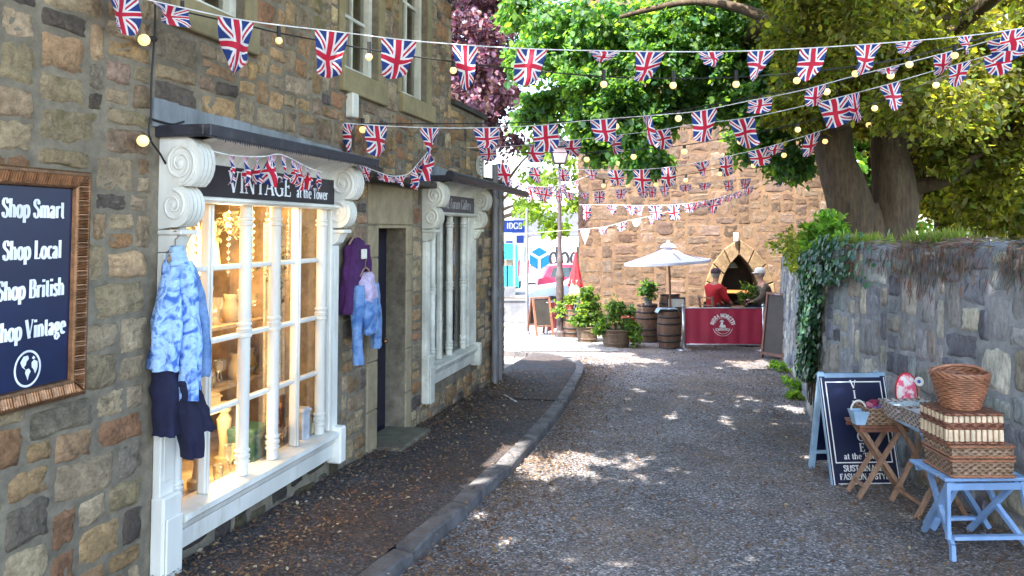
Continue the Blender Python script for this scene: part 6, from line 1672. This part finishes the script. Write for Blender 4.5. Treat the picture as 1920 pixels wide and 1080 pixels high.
# trays
def tray(label, x0, x1, y0, y1, z, h, mat, fill, seed):
    cx, cy = (x0+x1)/2, (y0+y1)/2; t = thing('wicker_tray', label, 'basket', (cx, cy, z)); hx, hy = (x1-x0)/2, (y1-y0)/2
    m = MB()
    for (a, b, c, d) in ((-hx, hx, -hy, -hy+.014), (-hx, hx, hy-.014, hy), (-hx, -hx+.014, -hy+.014, hy-.014), (hx-.014, hx, -hy+.014, hy-.014)): m.box(a, b, c, d, 0, h)
    m.box(-hx+.014, hx-.014, -hy+.014, hy-.014, 0, .012); m.build('basket_body', mat, t)
    m = MB(); k = 1.01
    for (p, q) in (((-hx*k, -hy*k), (hx*k, -hy*k)), ((hx*k, -hy*k), (hx*k, hy*k)), ((hx*k, hy*k), (-hx*k, hy*k)), ((-hx*k, hy*k), (-hx*k, -hy*k))): m.tube([(p[0]+(q[0]-p[0])*i/14, p[1]+(q[1]-p[1])*i/14, h+.003*(-1)**i) for i in range(15)], .008, 6)
    m.build('rim', mat, t, True)
    rr = random.Random(seed)
    m = MB()
    m.grid(lambda u, v: (-hx*.9+1.8*hx*u, -hy*.9+1.8*hy*v, h*.78+.035*noise.noise((u*4+seed, v*4, 1))+.02*noise.noise((u*11, v*11, seed))), 14, 14)
    m.build('cloth_lining', fill, t, True)
    return t
M_lin = simple('pale_blue_linen', (.5, .62, .7), .9, .2, 14, .4); M_lin2 = simple('white_linen', (.6, .62, .68), .9, .25, 14, .4)
zt = zt2+.002
tray('limewashed wicker tray at the back of the pale table, lined with blue cloth', 2.74, 3.1, 5.56, 5.8, zt, .095, M_wickgrey, M_lin, 3)
tray('middle limewashed wicker tray with folded white linen', 2.775, 3.08, 5.3, 5.54, zt, .1, M_wickgrey, M_lin2, 5)
tray('nearest grey wicker tray beside the striped hamper', 2.80, 3.06, 5.09, 5.27, zt-.01, .1, M_wickgrey, M_lin2, 7)
# box basket and bucket on the first table
zb = at(1600, 797, 5.75).z+.002
t = tray('square tan basket full of pink and purple knitwear on the brown folding table', 2.62, 2.9, 5.74, 5.96, zb, .115, M_wick, M_red, 9)
m = MB()
for i in range(16): m.ball((rnd.uniform(-.1, .1), rnd.uniform(-.08, .08), .105+rnd.uniform(0, .03)), rnd.uniform(.016, .032), 8, 6, (1.2, 1, .8), .3); m.mi[-48:] = [i % 3]*48
m.build('knitwear', [simple('dusky_pink', (.5, .14, .22), .9, .2, 20), simple('violet_cloth', (.18, .12, .35), .9, .2, 20), simple('maroon_cloth', (.25, .02, .06), .9, .2, 20)], t, True)
b = at(1597, 795, 5.82)
t = thing('trinket_bucket', 'pale blue square bucket with arched handle beside the tan basket', 'bucket', (2.575, 5.78, zb))
m = MB(); m.prism([(-.035, -.035, 0), (.035, -.035, 0), (.035, .035, 0), (-.035, .035, 0)], (0, 0, .004))
v0 = [(-.035, -.035, .004), (.035, -.035, .004), (.035, .035, .004), (-.035, .035, .004)]; v1 = [(-.06, -.055, .1), (.06, -.055, .1), (.06, .055, .1), (-.06, .055, .1)]
m.add(v0+v1, [(k, (k+1) % 4, (k+1) % 4+4, k+4) for k in range(4)]); m.add([(x*.95, y*.95, z-.012) for x, y, z in v1], [(0, 1, 2, 3)]); m.build('pail', M_lblue, t)
m = MB(); m.tube([(.055*math.cos(R(a)), 0, .1+.07*math.sin(R(a))) for a in range(0, 181, 15)], .007, 6); m.build('handle', M_white, t, True)
# pink dish leaning
p = at(1702, 728, 5.78)
t = thing('pink_cushion', 'upright oval pink and white patterned cushion leaning on the wall behind the trays', 'cushion', (p.x+.02, 5.84, zt+.02))
N = NT('pink_print'); c = N.ramp(N.noise(26, 2, .5), [(.4, (.75, .12, .22)), (.5, (.8, .45, .5)), (.58, (.75, .72, .7))], 'CONSTANT'); M_pinkp = N.set(c, .8)
m = MB(); m.ball((0, 0, .13), .13, 16, 10, (.62, .25, 1.)); m.build('cover', M_pinkp, t, True)
m = MB(); m.tube([(.081*math.cos(2*PI*i/30), 0, .13+.131*math.sin(2*PI*i/30)) for i in range(31)], .007, 5); m.build('piping', M_red, t, True)
p = at(1730, 718, 5.75)
t = thing('enamel_plate', 'small white plate with blue flower standing behind the trays', 'plate', (p.x, 5.8, p.z-.05))
m = MB(); m.M = Matrix.Rotation(R(80), 4, 'X'); m.lathe([(.0, 0), (.022, .0), (.034, .008), (.034, .011), (.022, .004), (.0, .004)], (0, 0.05, 0), 20, False); m.build('plate_disc', M_white, t, True)
m = MB(); m.M = Matrix.Rotation(R(80), 4, 'X'); m.ball((0, .05, .008), .014, 10, 6, (1, 1, .4)); m.build('flower_print', M_bluesign, t)
m = MB(); m.bar((-.03, .02, -.11), (0, .03, .04), .01); m.bar((.03, .02, -.11), (0, .03, .04), .01); m.bar((0, .07, -.11), (0, .03, .04), .01); m.build('easel', M_wood, t)

# ------------------------------------------------------------------ terrace before the tower
def barrel(label, px, py, r, h, group='oak barrels on the terrace'):
    x, y = px, py
    t = thing('barrel', label, 'barrel', (x, y, road(x, y)), 0, group)
    pr = [(r*(.8+.2*math.sin(PI*k/10)), h*k/10) for k in range(11)]
    m = MB(); m.lathe(pr+[(r*.74, h-.001), (r*.74, h-.02), (.001, h-.02)], (0, 0, 0), 28, False); m.build('staves', M_barrel, t, True)
    m = MB()
    for f in (.03, .2, .36, .64, .8, .97):
        q = r*(.8+.2*math.sin(PI*f))+.004; m.lathe([(q-.001, h*f-.018), (q+.003, h*f-.018), (q+.003, h*f+.018), (q-.001, h*f+.018)], (0, 0, 0), 28, False)
    m.build('hoop', M_hoop, t, True)
    return t
bA = at(1260, 655, 14.75); barrel('oak barrel holding the parasol pole beside the crimson screen', bA.x, 15.0, .235, .76)
bB = at(1214, 637, 16.1); barrel('oak barrel with a potted plant on top, behind the parasol barrel', bB.x, 16.1, .25, .78)
bC = at(1071, 630, 16.9); barrel('oak barrel standing by the tower corner under the closed red parasol', bC.x, 16.75, .19, .62)
bD = at(1262, 600, 16.2); barrel('oak barrel against the tower wall behind the open parasol pole', bD.x-.05, 16.25, .24, 1.0)
def potplant(name, label, x, y, z, r0, r1, h, mat, clumps, pal, seed, twigs=40, size=.08, per=12, spread=.07, hoops=False, wid=.5):
    t = thing(name, label, 'potted plant', (x, y, z))
    m = MB(); m.lathe([(r0, 0), (r0*.5+r1*.5, h*.5), (r1, h), (r1*1.04, h), (r1*1.04, h-.025), (r1*.92, h-.025), (r1*.9, h-.03), (.001, h-.03)], (0, 0, 0), 22, False)
    if hoops:
        for f in (.25, .75): q = r0+(r1-r0)*f; m.lathe([(q+.003, h*f-.015), (q+.008, h*f-.013), (q+.008, h*f+.013), (q+.003, h*f+.015)], (0, 0, 0), 22, False)
    m.build('pot', mat, t, True)
    cl = [(a, b, h+c, d, e, f) for (a, b, c, d, e, f) in clumps]
    C, D, Nn = leaf_cloud(cl, twigs, per, spread, seed, .4)
    leaf_mesh('foliage', C, D, Nn, size, M_leaf, t, leaf_cols(len(C), pal, seed, .4), wid, .25, .4, seed)
    m = MB()
    for c in cl: m.tube([(c[0]*.2, c[1]*.2, h-.03), (c[0]*.6, c[1]*.6, h+(c[2]-h)*.5), c[:3]], [.012, .009, .004], 5)
    m.build('stem', M_bark, t)
    return t
LG = [(.16, .25, .05), (.1, .2, .05), (.22, .3, .08)]; DG = [(.05, .12, .04), (.08, .18, .05), (.035, .08, .035)]
q = at(1104, 637, 15.6); potplant('tub_plant', 'tall light green shrub in a round grey tub at the left of the terrace', q.x, 15.9, road(q.x, 15.9), .19, .23, .34, M_tub, [(0, 0, .3, .2, .2, .3), (.12, 0, .45, .14, .14, .2), (-.16, -.05, .1, .18, .18, .1), (.2, 0, .15, .16, .16, .18), (0, 0, .65, .1, .1, .14)], LG+DG[:1], 81, 46, .085, hoops=True)
q = at(1157, 648, 15); potplant('tub_plant', 'half barrel tub with trailing yellow green plant spilling over its right side', q.x, 15.15, road(q.x, 15.15), .24, .29, .36, M_tub, [(-.05, 0, .22, .2, .2, .2), (.25, -.1, .05, .16, .16, .12), (.34, -.15, -.12, .1, .12, .16), (-.3, -.05, .02, .12, .12, .1), (.0, -.05, .45, .12, .12, .14)], LG+DG, 82, 46, .075, hoops=True)
potplant('pot_plant', 'green leafy plant in a grey pot on top of the rear barrel', bB.x+.02, 16.1, road(bB.x, 16.1)+.765, .07, .09, .14, M_pot, [(0, 0, .14, .15, .15, .12), (.02, 0, .25, .1, .1, .08)], DG+LG[:1], 83, 40, .08)
q = at(1185, 610, 16.3); t_ = potplant('pot_plant', 'low plant in a red terracotta pot beside the rear barrel', q.x, 16.45, road(q.x, 16.45), .14, .19, .5, M_terra, [(0, 0, .08, .16, .14, .1)], DG, 84, 26, .07)
q = at(1068, 590, 17); potplant('pot_plant', 'small bright plant on the barrel by the lamp post', bC.x-.05, 16.7, road(bC.x, 16.7)+.605, .08, .1, .12, M_terra, [(0, 0, .1, .14, .14, .1), (-.2, 0, -.1, .1, .1, .2)], LG, 85, 26, .07)
# crimson screen
bx0, bx1 = at(1288, 650, 14.6).x, at(1434, 650, 14.6).x; yb = 14.75; g = road((bx0+bx1)/2, yb)
t = thing('cafe_screen', 'crimson cafe barrier screen with white round beer emblem between steel posts', 'screen', ((bx0+bx1)/2, yb, g), R(-2))
hw = (bx1-bx0)/2
for s in (-1, 1):
    m = MB(); m.tube([(s*(hw+.02), 0, .02), (s*(hw+.02), 0, .84)], .03 if s < 0 else .026, 12); m.ball((s*(hw+.02), 0, .85), .035); m.lathe([(.16, 0), (.16, .012), (.04, .04), (.03, .06)], (s*(hw+.02), 0, 0), 18); m.build('post', M_metal, t, True)
m = MB(); m.grid(lambda u, v: (-hw+2*hw*u, .012*math.sin(u*11)*math.sin(v*PI)+.006*math.sin(u*37), .11+.69*v), 40, 10); bn = m.build('banner', M_crimson, t, True)
for z_ in (.8, .11): m = MB(); m.tube([(-hw, 0, z_), (hw, 0, z_)], .014, 8); m.build('rail', M_metal, t, True)
m = MB(); ex, ez, er = -.02, .46, .17
def ringtext(s, rad, a0, a1, size):
    tot = text_width(s, .9, .03)
    x = 0
    for ch in s:
        w = (GLY[ch][0]*.9+.03); a = R(a0+(a1-a0)*(x+w/2)/tot); x += w
        def fn(u, v, l, a=a):
            rr = rad+v; return (ex+rr*math.cos(a)+u*math.sin(a), -.03-l, ez+rr*math.sin(a)-u*math.cos(a))
        text(m, ch, fn, size, .9, .26, .14, False)
ringtext('BIRRA MORETTI', er, 172, 8, .07)
ringtext_y = ez-.06
text(m, "L'AUTENTICA", lambda u, v, l: (ex+u, -.031-l, ez-.085+v), .045, .8, .24, .12, False)
for (r0, a0, a1) in ((er+.02, 195, 345), (er-.02, 200, 340), (er-.01, 20, 160)):
    P = [(r0*math.cos(R(a0+(a1-a0)*i/24)), r0*math.sin(R(a0+(a1-a0)*i/24))) for i in range(25)]
    m.add([(ex+x, -.031, ez+z) for x, z in P]+[(ex+x*.955, -.031, ez+z*.955) for x, z in P], [(i, i+1, i+26, i+25) for i in range(24)])
m.add([(ex+x, -.031, ez+z) for x, z in ((-.07, -.02), (-.02, -.03), (.06, -.03), (.05, .02), (.0, .03), (.01, .07), (-.03, .075), (-.045, .03))], [tuple(range(8))])
m.add([(ex+x, -.032, ez+z) for x, z in ((-.06, .078), (.03, .08), (.0, .12), (-.035, .115))], [(0, 1, 2, 3)])
m.build('emblem', M_letter, bn)
# open parasol
ap = at(1253, 462, 15.0); pb = Vector((bA.x+.04, 15.0, road(bA.x, 15)+.7))
t = thing('parasol', 'open pale lilac parasol standing in the oak barrel', 'parasol', tuple(pb))
m = MB(); m.tube([pb-Vector((0, 0, .6)), pb.lerp(ap, .5), ap+Vector((0, 0, .03))], .022, 10); unparent_offset(m.build('pole', M_wooddark, None, True), t)
eL = at(1170, 494, 15.0); eR = at(1333, 485, 15.0); rad = (eR.x-eL.x)/2; cz = (eL.z+eR.z)/2; tl = (eR.z-eL.z)/(eR.x-eL.x)
cxm = (eL.x+eR.x)/2
def can(r, a, k=0):
    sag = 1-.055*math.sin((a/(2*PI)*8 % 1)*PI)*r
    x = rad*r*math.cos(a)*sag; y = rad*r*math.sin(a)*sag
    z = ap.z-(ap.z-cz)*(r**.92)-.025*math.sin(r*PI)
    return (ap.x+(cxm-ap.x)*r+x, 15.0+y, z+x*tl*r)
m = MB(); n = 48; vs = [can(.001+.999*i/10, R(10)+2*PI*j/n) for i in range(11) for j in range(n)]
m.add(vs, [(i*n+j, i*n+(j+1) % n, (i+1)*n+(j+1) % n, (i+1)*n+j) for i in range(10) for j in range(n)])
vs2 = [can(1, R(10)+2*PI*j/n) for j in range(n)]; m.add(vs2+[(x, y, z-.05) for x, y, z in vs2], [(j, (j+1) % n, (j+1) % n+n, j+n) for j in range(n)])
unparent_offset(smooth_angle(m.build('canopy', M_canvas), 30), t)
m = MB(); m.lathe([(.16, .0), (.1, .06), (.03, .085), (.02, .13), (.0, .14)], (ap.x, 15.0, ap.z-.015), 12, False); unparent_offset(m.build('vent_cap', M_canvas, None, True), t)
for k in range(8):
    a = R(10)+2*PI*k/8; m = MB(); m.bar(Vector(can(.03, a))-Vector((0, 0, .03)), Vector(can(.98, a))-Vector((0, 0, .02)), .012); m.bar(Vector(can(.5, a))-Vector((0, 0, .03)), pb.lerp(ap, .72), .01); unparent_offset(m.build('rib', M_wooddark), t)
# closed red parasol
rt = at(1079, 472, 16.75); rb_ = at(1079, 562, 16.75)
t = thing('parasol', 'closed red parasol with pale skirt in the barrel at the tower corner', 'parasol', (rt.x, 16.75, rb_.z-.4))
m = MB(); m.tube([(0, 0, -.2), (0, 0, rt.z-t.location.z+.03)], .018, 8); m.build('pole', M_wood, t, True)
hh = rt.z-t.location.z
def fold(r0, r1, z0, z1, m, n=28):
    vs = []
    for i in range(9):
        f = i/8
        for j in range(n):
            a = 2*PI*j/n; r = (r0+(r1-r0)*f)*(1+.22*math.cos(a*7+f)*f); vs.append((r*math.cos(a), r*math.sin(a), z0+(z1-z0)*f-.06*f*math.cos(a*2+1)))
    m.add(vs, [(i*n+j, i*n+(j+1) % n, (i+1)*n+(j+1) % n, (i+1)*n+j) for i in range(8) for j in range(n)])
m = MB(); fold(.015, .15, hh, hh-.72, m); m.build('canopy', M_red, t, True)
m = MB(); fold(.12, .14, hh-.6, hh-.98, m); m.build('skirt', simple('peach_canvas', (.7, .36, .28), .85, .1, 6), t, True)
# leaning chalkboard at the wall
t = gput('chalkboard', 'tall dark menu board leaning on the end of the grey wall', 'chalkboard', 4.55, 13.55, None, R(-60))
m = MB(); m.M = Matrix.Rotation(R(-9), 4, 'X')
m.box(-.22, .22, -.0, .02, .07, 1.12); m.build('slate', simple('brown_board', (.05, .03, .022), .6, .3, 6), t)
m = MB(); m.M = Matrix.Rotation(R(-9), 4, 'X')
for s in (-1, 1): m.box(s*.235-.02, s*.235+.02, -.02, .03, 0, 1.16, .004)
m.box(-.215, .215, -.02, .03, 1.11, 1.16, .004); m.box(-.215, .215, -.02, .03, .05, .1, .004); m.build('frame', M_wooddark, t)
m = MB(); m.M = Matrix.Rotation(R(-9), 4, 'X'); m.tube([(.06*math.cos(R(a)), -.024, 1.135+.012*math.sin(R(a))) for a in range(0, 361, 30)], .004, 5); m.build('clip', M_metal, t)
# card holder on the screen post, towel on barrel
p = at(1278, 570, 14.85)
t = thing('menu_holder', 'small white framed menu card behind the left steel post', 'menu', (p.x, 15.28, p.z-.13))
m = MB(); m.box(-.2, .17, -.01, .01, 0, .22, .006); m.build('frame', M_hoop, t)
m = MB(); m.box(-.17, .14, -.016, -.011, .03, .19); m.build('card', M_white, t)
m = MB(); m.bar((-.015, 0, -.55), (-.015, 0, 0), .03); m.build('stand', M_metal, t)
t = thing('bar_towel', 'white and blue towel lying over the top of the parasol barrel', 'towel', (bA.x-.02, 15.0, road(bA.x, 15)+.765))
m = MB(); m.grid(lambda u, v: (-.24+.42*u, -.2+.3*v, .008+.02*noise.noise((u*5, v*5, 2))-max(0, .1-u)*.8-max(0, u-.93)*.9), 14, 8); m.build('cloth', M_lin, t, True)
# high table with plant
tp = at(1405, 577, 15.35)
t = thing('terrace_table', 'dark round terrace table between the two seated people', 'table', (at(1402, 580, 15.5).x, 15.55, road(4.7, 15.55)))
m = MB(); m.lathe([(.001, .735), (.36, .735), (.37, .75), (.36, .765), (.001, .765)], (0, 0, 0), 24); m.build('tabletop', M_wooddark, t)
m = MB(); m.tube([(0, 0, .02), (0, 0, .74)], .035, 10); m.lathe([(.24, 0), (.24, .02), (.04, .05)], (0, 0, 0), 16); m.build('leg', M_blackmetal, t, True)
TT = (t.location.x, t.location.y, t.location.z+.767)
q = at(1418, 575, 15.3); potplant('pot_plant', 'leafy plant in a dark glazed pot on the terrace table', TT[0]-.03, 15.4, TT[2], .06, .08, .15, M_dark, [(0, 0, .08, .13, .12, .1), (-.04, 0, .2, .1, .1, .09), (.02, 0, .26, .08, .08, .08), (-.12, -.02, .03, .08, .08, .08), (.1, 0, .1, .06, .06, .12)], DG+LG[:1], 86, 9, .1, 8, .09, False, .3)
t = thing('flower_posy', 'pink and white flower posy in a tumbler on the terrace table', 'flowers', (TT[0]-.06, 15.36, TT[2]))
m = MB(); m.lathe([(.03, 0), (.035, .09)], (0, 0, 0), 12, False); m.build('tumbler', M_crystal, t)
C, D, Nn = leaf_cloud([(0, 0, .14, .08, .08, .05)], 14, 8, .04, 91, .0); leaf_mesh('petals', C, D, Nn, .035, M_dry, t, leaf_cols(len(C), [(.6, .2, .3), (.7, .6, .6), (.1, .2, .06)], 92), .8, .2, .3, 93)
def chair(name, label, x, y, rz):
    t = thing(name, label, 'chair', (x, y, road(x, y)), rz, 'wooden chairs on the terrace')
    m = MB(); m.box(-.19, .19, -.19, .19, .6, .625, .008); m.build('seat', M_wood, t)
    for (sx_, sy_) in ((1, 1), (1, -1)): m = MB(); m.bar((sx_*.19, sy_*.19, 0), (sx_*.16, sy_*.16, .6), .035); m.build('leg', M_wood, t)
    for sy_ in (1, -1): m = MB(); m.bar((-.21, sy_*.19, 0), (-.17, sy_*.17, .6), .035); m.bar((-.17, sy_*.17, .6), (-.24, sy_*.17, 1.0), .035); m.build('leg', M_wood, t)
    m = MB(); m.bar((-.238, -.16, .97), (-.238, .16, .97), .05, .02); m.bar((-.205, -.16, .82), (-.205, .16, .82), .04, .02); m.build('backrest', M_wood, t)
    m = MB(); m.bar((.175, -.16, .25), (.175, .16, .25), .025); m.build('stretcher', M_wood, t)
    return t
# ------------------------------------------------------------------ two people on the terrace
def skinned(name, verts, edges, mat, parent, sub=2):
    me = bpy.data.meshes.new(name); me.from_pydata([v[0] for v in verts], edges, []); me.materials.append(mat)
    o = bpy.data.objects.new(name, me); COL.objects.link(o); o.parent = parent
    o.modifiers.new('Skin', 'SKIN'); s = o.modifiers.new('Sub', 'SUBSURF'); s.levels = s.render_levels = sub
    for v, d in zip(verts, me.skin_vertices[0].data):
        r = v[1]; d.radius = r if isinstance(r, tuple) else (r, r)
    me.skin_vertices[0].data[0].use_root = True
    return o
def chain(V, E, start, pts):
    i = start
    for p in pts: V.append(p); E.append((i, len(V)-1)); i = len(V)-1
    return i
def person(label, loc, rz, coat, trous, capm, hairm, brim, lean=.0, armL=None, armR=None, sc=.94, headyaw=0.):
    t = thing('person', label, 'person', loc, rz); t.scale = (sc, sc, sc)
    L = lean
    sh = lambda s: (.02+L, s*.17, .46)
    armL = armL or [(.1+L, .23, .2), (.32, .16, .14)]; armR = armR or [(.1+L, -.23, .2), (.32, -.16, .14)]
    V = [((0, 0, 0), (.14, .11))]; E = []
    a = chain(V, E, 0, [((.01, 0, .16), (.13, .1)), ((.02+L*.6, 0, .32), (.15, .1)), ((.02+L, 0, .46), (.13, .085))])
    nk = chain(V, E, a, [((.03+L*1.2, 0, .55), .052), ((.05+L*1.3, 0, .62), (.06, .066)), ((.06+L*1.3, 0, .7), (.078, .09)), ((.05+L*1.3, 0, .78), (.07, .08))])
    for s, arm in ((1, armL), (-1, armR)):
        w = chain(V, E, a, [(sh(s), .062), (arm[0], .042), (arm[1], .028)])
        W = Vector(arm[1]); d = (W-Vector(arm[0])).normalized(); sd = d.cross(Vector((0, 0, 1))).normalized(); up = Vector((0, 0, 1))
        pm = chain(V, E, w, [(tuple(W+d*.06), (.034, .016))])
        for k, ln in ((-1.5, .062), (-.5, .075), (.5, .078), (1.5, .068)):
            b = W+d*.095+sd*k*.018
            chain(V, E, pm, [(tuple(b), .0095), (tuple(b+d*ln*.5-up*.012), .009), (tuple(b+d*ln*.8-up*.04), .008)])
        tb = W+d*.04-sd*s*.03*-1
        chain(V, E, w, [(tuple(tb), .011), (tuple(tb+d*.035+sd*s*.02-up*.012), .0095)])
    for s in (1, -1):
        chain(V, E, 0, [((.02, s*.09, -.03), .085), ((.38, s*.12, .0), .062), ((.4, s*.12, -.2), .05), ((.4, s*.12, -.42), .036), ((.52, s*.13, -.46), .034)])
    skinned('body', V, E, M_skin, t)
    # face
    hx, hz = .06+L*1.3, .7
    m = MB()
    m.add([(hx+.085, -.012, hz-.02), (hx+.085, .012, hz-.02), (hx+.118, 0, hz-.022), (hx+.088, 0, hz+.025)], [(0, 2, 3), (2, 1, 3), (0, 1, 2)]); m.build('nose', M_skin, t)
    for s in (1, -1):
        m = MB(); m.ball((hx+.074, s*.033, hz+.022), .011, 8, 6); m.build('eye', M_dark, t)
        m = MB(); m.ball((hx-.005, s*.082, hz), .024, 8, 6, (.8, .4, 1.2)); m.build('ear', M_skin, t)
    m = MB(); m.box(hx+.079, hx+.084, -.024, .024, hz-.05, hz-.042, .002); m.build('mouth', M_terra, t)
    m = MB(); m.ball((hx-.02, 0, hz+.015), .1, 14, 10, (.95, .88, .95)); m.build('hair', hairm, t, True)
    # coat over torso and arms, trousers
    V = [((0, 0, -.06), (.2, .16))]; E = []
    a = chain(V, E, 0, [((.0, 0, .14), (.185, .15)), ((.01+L*.6, 0, .32), (.19, .145)), ((.015+L, 0, .45), (.16, .12)), ((.03+L*1.1, 0, .53), (.075, .075))])
    for s, arm in ((1, armL), (-1, armR)):
        q = len(V); chain(V, E, a-1, [((.015+L, s*.185, .44), .085), (arm[0], .066), (tuple(Vector(arm[0]).lerp(Vector(arm[1]), .9)), .046)])
    skinned('coat', V, E, coat, t)
    V = [((0, 0, -.03), (.16, .13))]; E = []
    for s in (1, -1): chain(V, E, 0, [((.04, s*.09, -.03), .1), ((.38, s*.12, .0), .075), ((.41, s*.12, -.2), .065), ((.4, s*.12, -.4), .055)])
    skinned('trousers', V, E, trous, t)
    m = MB()
    for s in (1, -1): m.ball((.47, s*.12, -.47), .055, 10, 7, (2.2, .9, .8))
    m.build('shoes', M_rubber, t, True)
    m = MB(); m.lathe([(.108, -.01), (.112, .03), (.095, .075), (.05, .1), (.0, .105)], (hx-.015, 0, hz+.045), 18, False, 1.05, .92)
    m.add([(hx+.07+brim*math.cos(R(a)), .1*math.sin(R(a))*1.0, hz+.036-.012*math.cos(R(a))) for a in range(-90, 91, 15)]+[(hx+.03, .085*math.sin(R(a)), hz+.046) for a in range(-90, 91, 15)], [(i, i+1, i+14, i+13) for i in range(12)])
    m.build('cap', capm, t, True)
    return t
gx_ = at(1340, 560, 15.35).x
chair('chair', 'pale wooden chair under the person in the red jacket', gx_, 15.45, R(35))
person('person in a red jacket and dark cap sitting with their back to the lane', (gx_, 15.45, road(gx_, 15.45)+.75), R(35), M_red, M_jeans, M_capd, M_hairg, .05, .03)
wx_ = at(1437, 560, 15.3).x
chair('chair', 'wooden chair under the person in tweed by the grey wall', wx_+.05, 15.4, R(176))
person('person in a tweed jacket and white brimmed cap sitting by the grey wall, facing left', (wx_+.02, 15.4, road(wx_, 15.4)+.775), R(176), M_tweed, M_jeans, M_capw, M_hairg, .1, .05)
# ------------------------------------------------------------------ fallen leaves
rg = np.random.default_rng(8); C = []; CC = []; sz = []
for i in range(34000):
    if i < 12000:
        s = rg.random()*seg[-1]*.82+seg[-1]*.1; p, t = along(KP, seg, s); nl = Vector((t.y, -t.x, 0)); q = p+nl*(abs(rg.normal())*.35+.02); x, y = q.x, q.y; z = road(x, y)
    elif i < 20000:
        a = rg.random()*9.5+1.5; b = -abs(rg.normal())*.55-.03; q = wl(a, b, 0); x, y = q.x, q.y; z = pz(x, y)+.004
        if any(abs(v) > 50 for v in (x, y)): continue
    else:
        s = rg.random()*RS[-1]; p, t = along(RW, RS, s); n = Vector((-t.y, t.x, 0)); q = p+n*(abs(rg.normal())*(1.3 if i < 26000 else 3)+.02); x, y = q.x, q.y; z = road(x, y)
    if y < 1.5 or y > 16: continue
    C.append((x, y, z+.014+.01*rg.random())); k = rg.random()
    CC.append((.16, .085, .045) if k < .45 else (.22, .14, .075) if k < .75 else (.09, .05, .035) if k < .93 else (.4, .33, .22))
C = np.array(C); n = len(C); D = rg.normal(size=(n, 3)); D[:, 2] *= .15; Nn = rg.normal(size=(n, 3))*.3; Nn[:, 2] += 1
tag(leaf_mesh('fallen_leaves', C, D, Nn, .024, M_dry, None, np.array(CC), .55, .4, .6, 9), kind='stuff')

# ------------------------------------------------------------------ daylight and camera
SUN_TRAVEL = Vector((.58, .815, 0)).normalized(); EL = R(58)
W = bpy.data.worlds.new('World'); SC.world = W; W.use_nodes = True
nt = W.node_tree; bg = nt.nodes['Background']; sk = nt.nodes.new('ShaderNodeTexSky'); sk.sky_type = 'NISHITA'; sk.sun_disc = False
sk.sun_elevation = EL; sk.sun_rotation = math.atan2(-SUN_TRAVEL.x, -SUN_TRAVEL.y); sk.air_density = 1.1; sk.dust_density = 2.0
nt.links.new(sk.outputs[0], bg.inputs[0]); bg.inputs[1].default_value = .15
L = bpy.data.lights.new('sun', 'SUN'); L.energy = 2.5; L.angle = R(.53); L.color = (1., .96, .9)
o = bpy.data.objects.new('sun', L); COL.objects.link(o); o.location = (-6, -8, 15)
d = Vector((SUN_TRAVEL.x*math.cos(EL), SUN_TRAVEL.y*math.cos(EL), -math.sin(EL)))
o.rotation_euler = d.to_track_quat('-Z', 'Y').to_euler()
cam = bpy.data.cameras.new('camera'); co = bpy.data.objects.new('camera', cam); COL.objects.link(co)
co.location = (0, 0, EYE); co.rotation_euler = (PI/2+PIT, 0, 0)
cam.sensor_width = 36; cam.lens = 27; cam.shift_y = -180/1920; cam.clip_start = .05; cam.clip_end = 2000
SC.camera = co
SC.render.resolution_x, SC.render.resolution_y = 1024, 576
SC.view_settings.view_transform = 'Standard'; SC.view_settings.look = 'None'; SC.view_settings.exposure = 3.15; SC.view_settings.gamma = 1
try:
    SC.cycles.max_bounces = 10; SC.cycles.diffuse_bounces = 5; SC.cycles.transparent_max_bounces = 12; SC.cycles.use_denoising = True
    SC.cycles.sample_clamp_indirect = 6
except Exception: pass
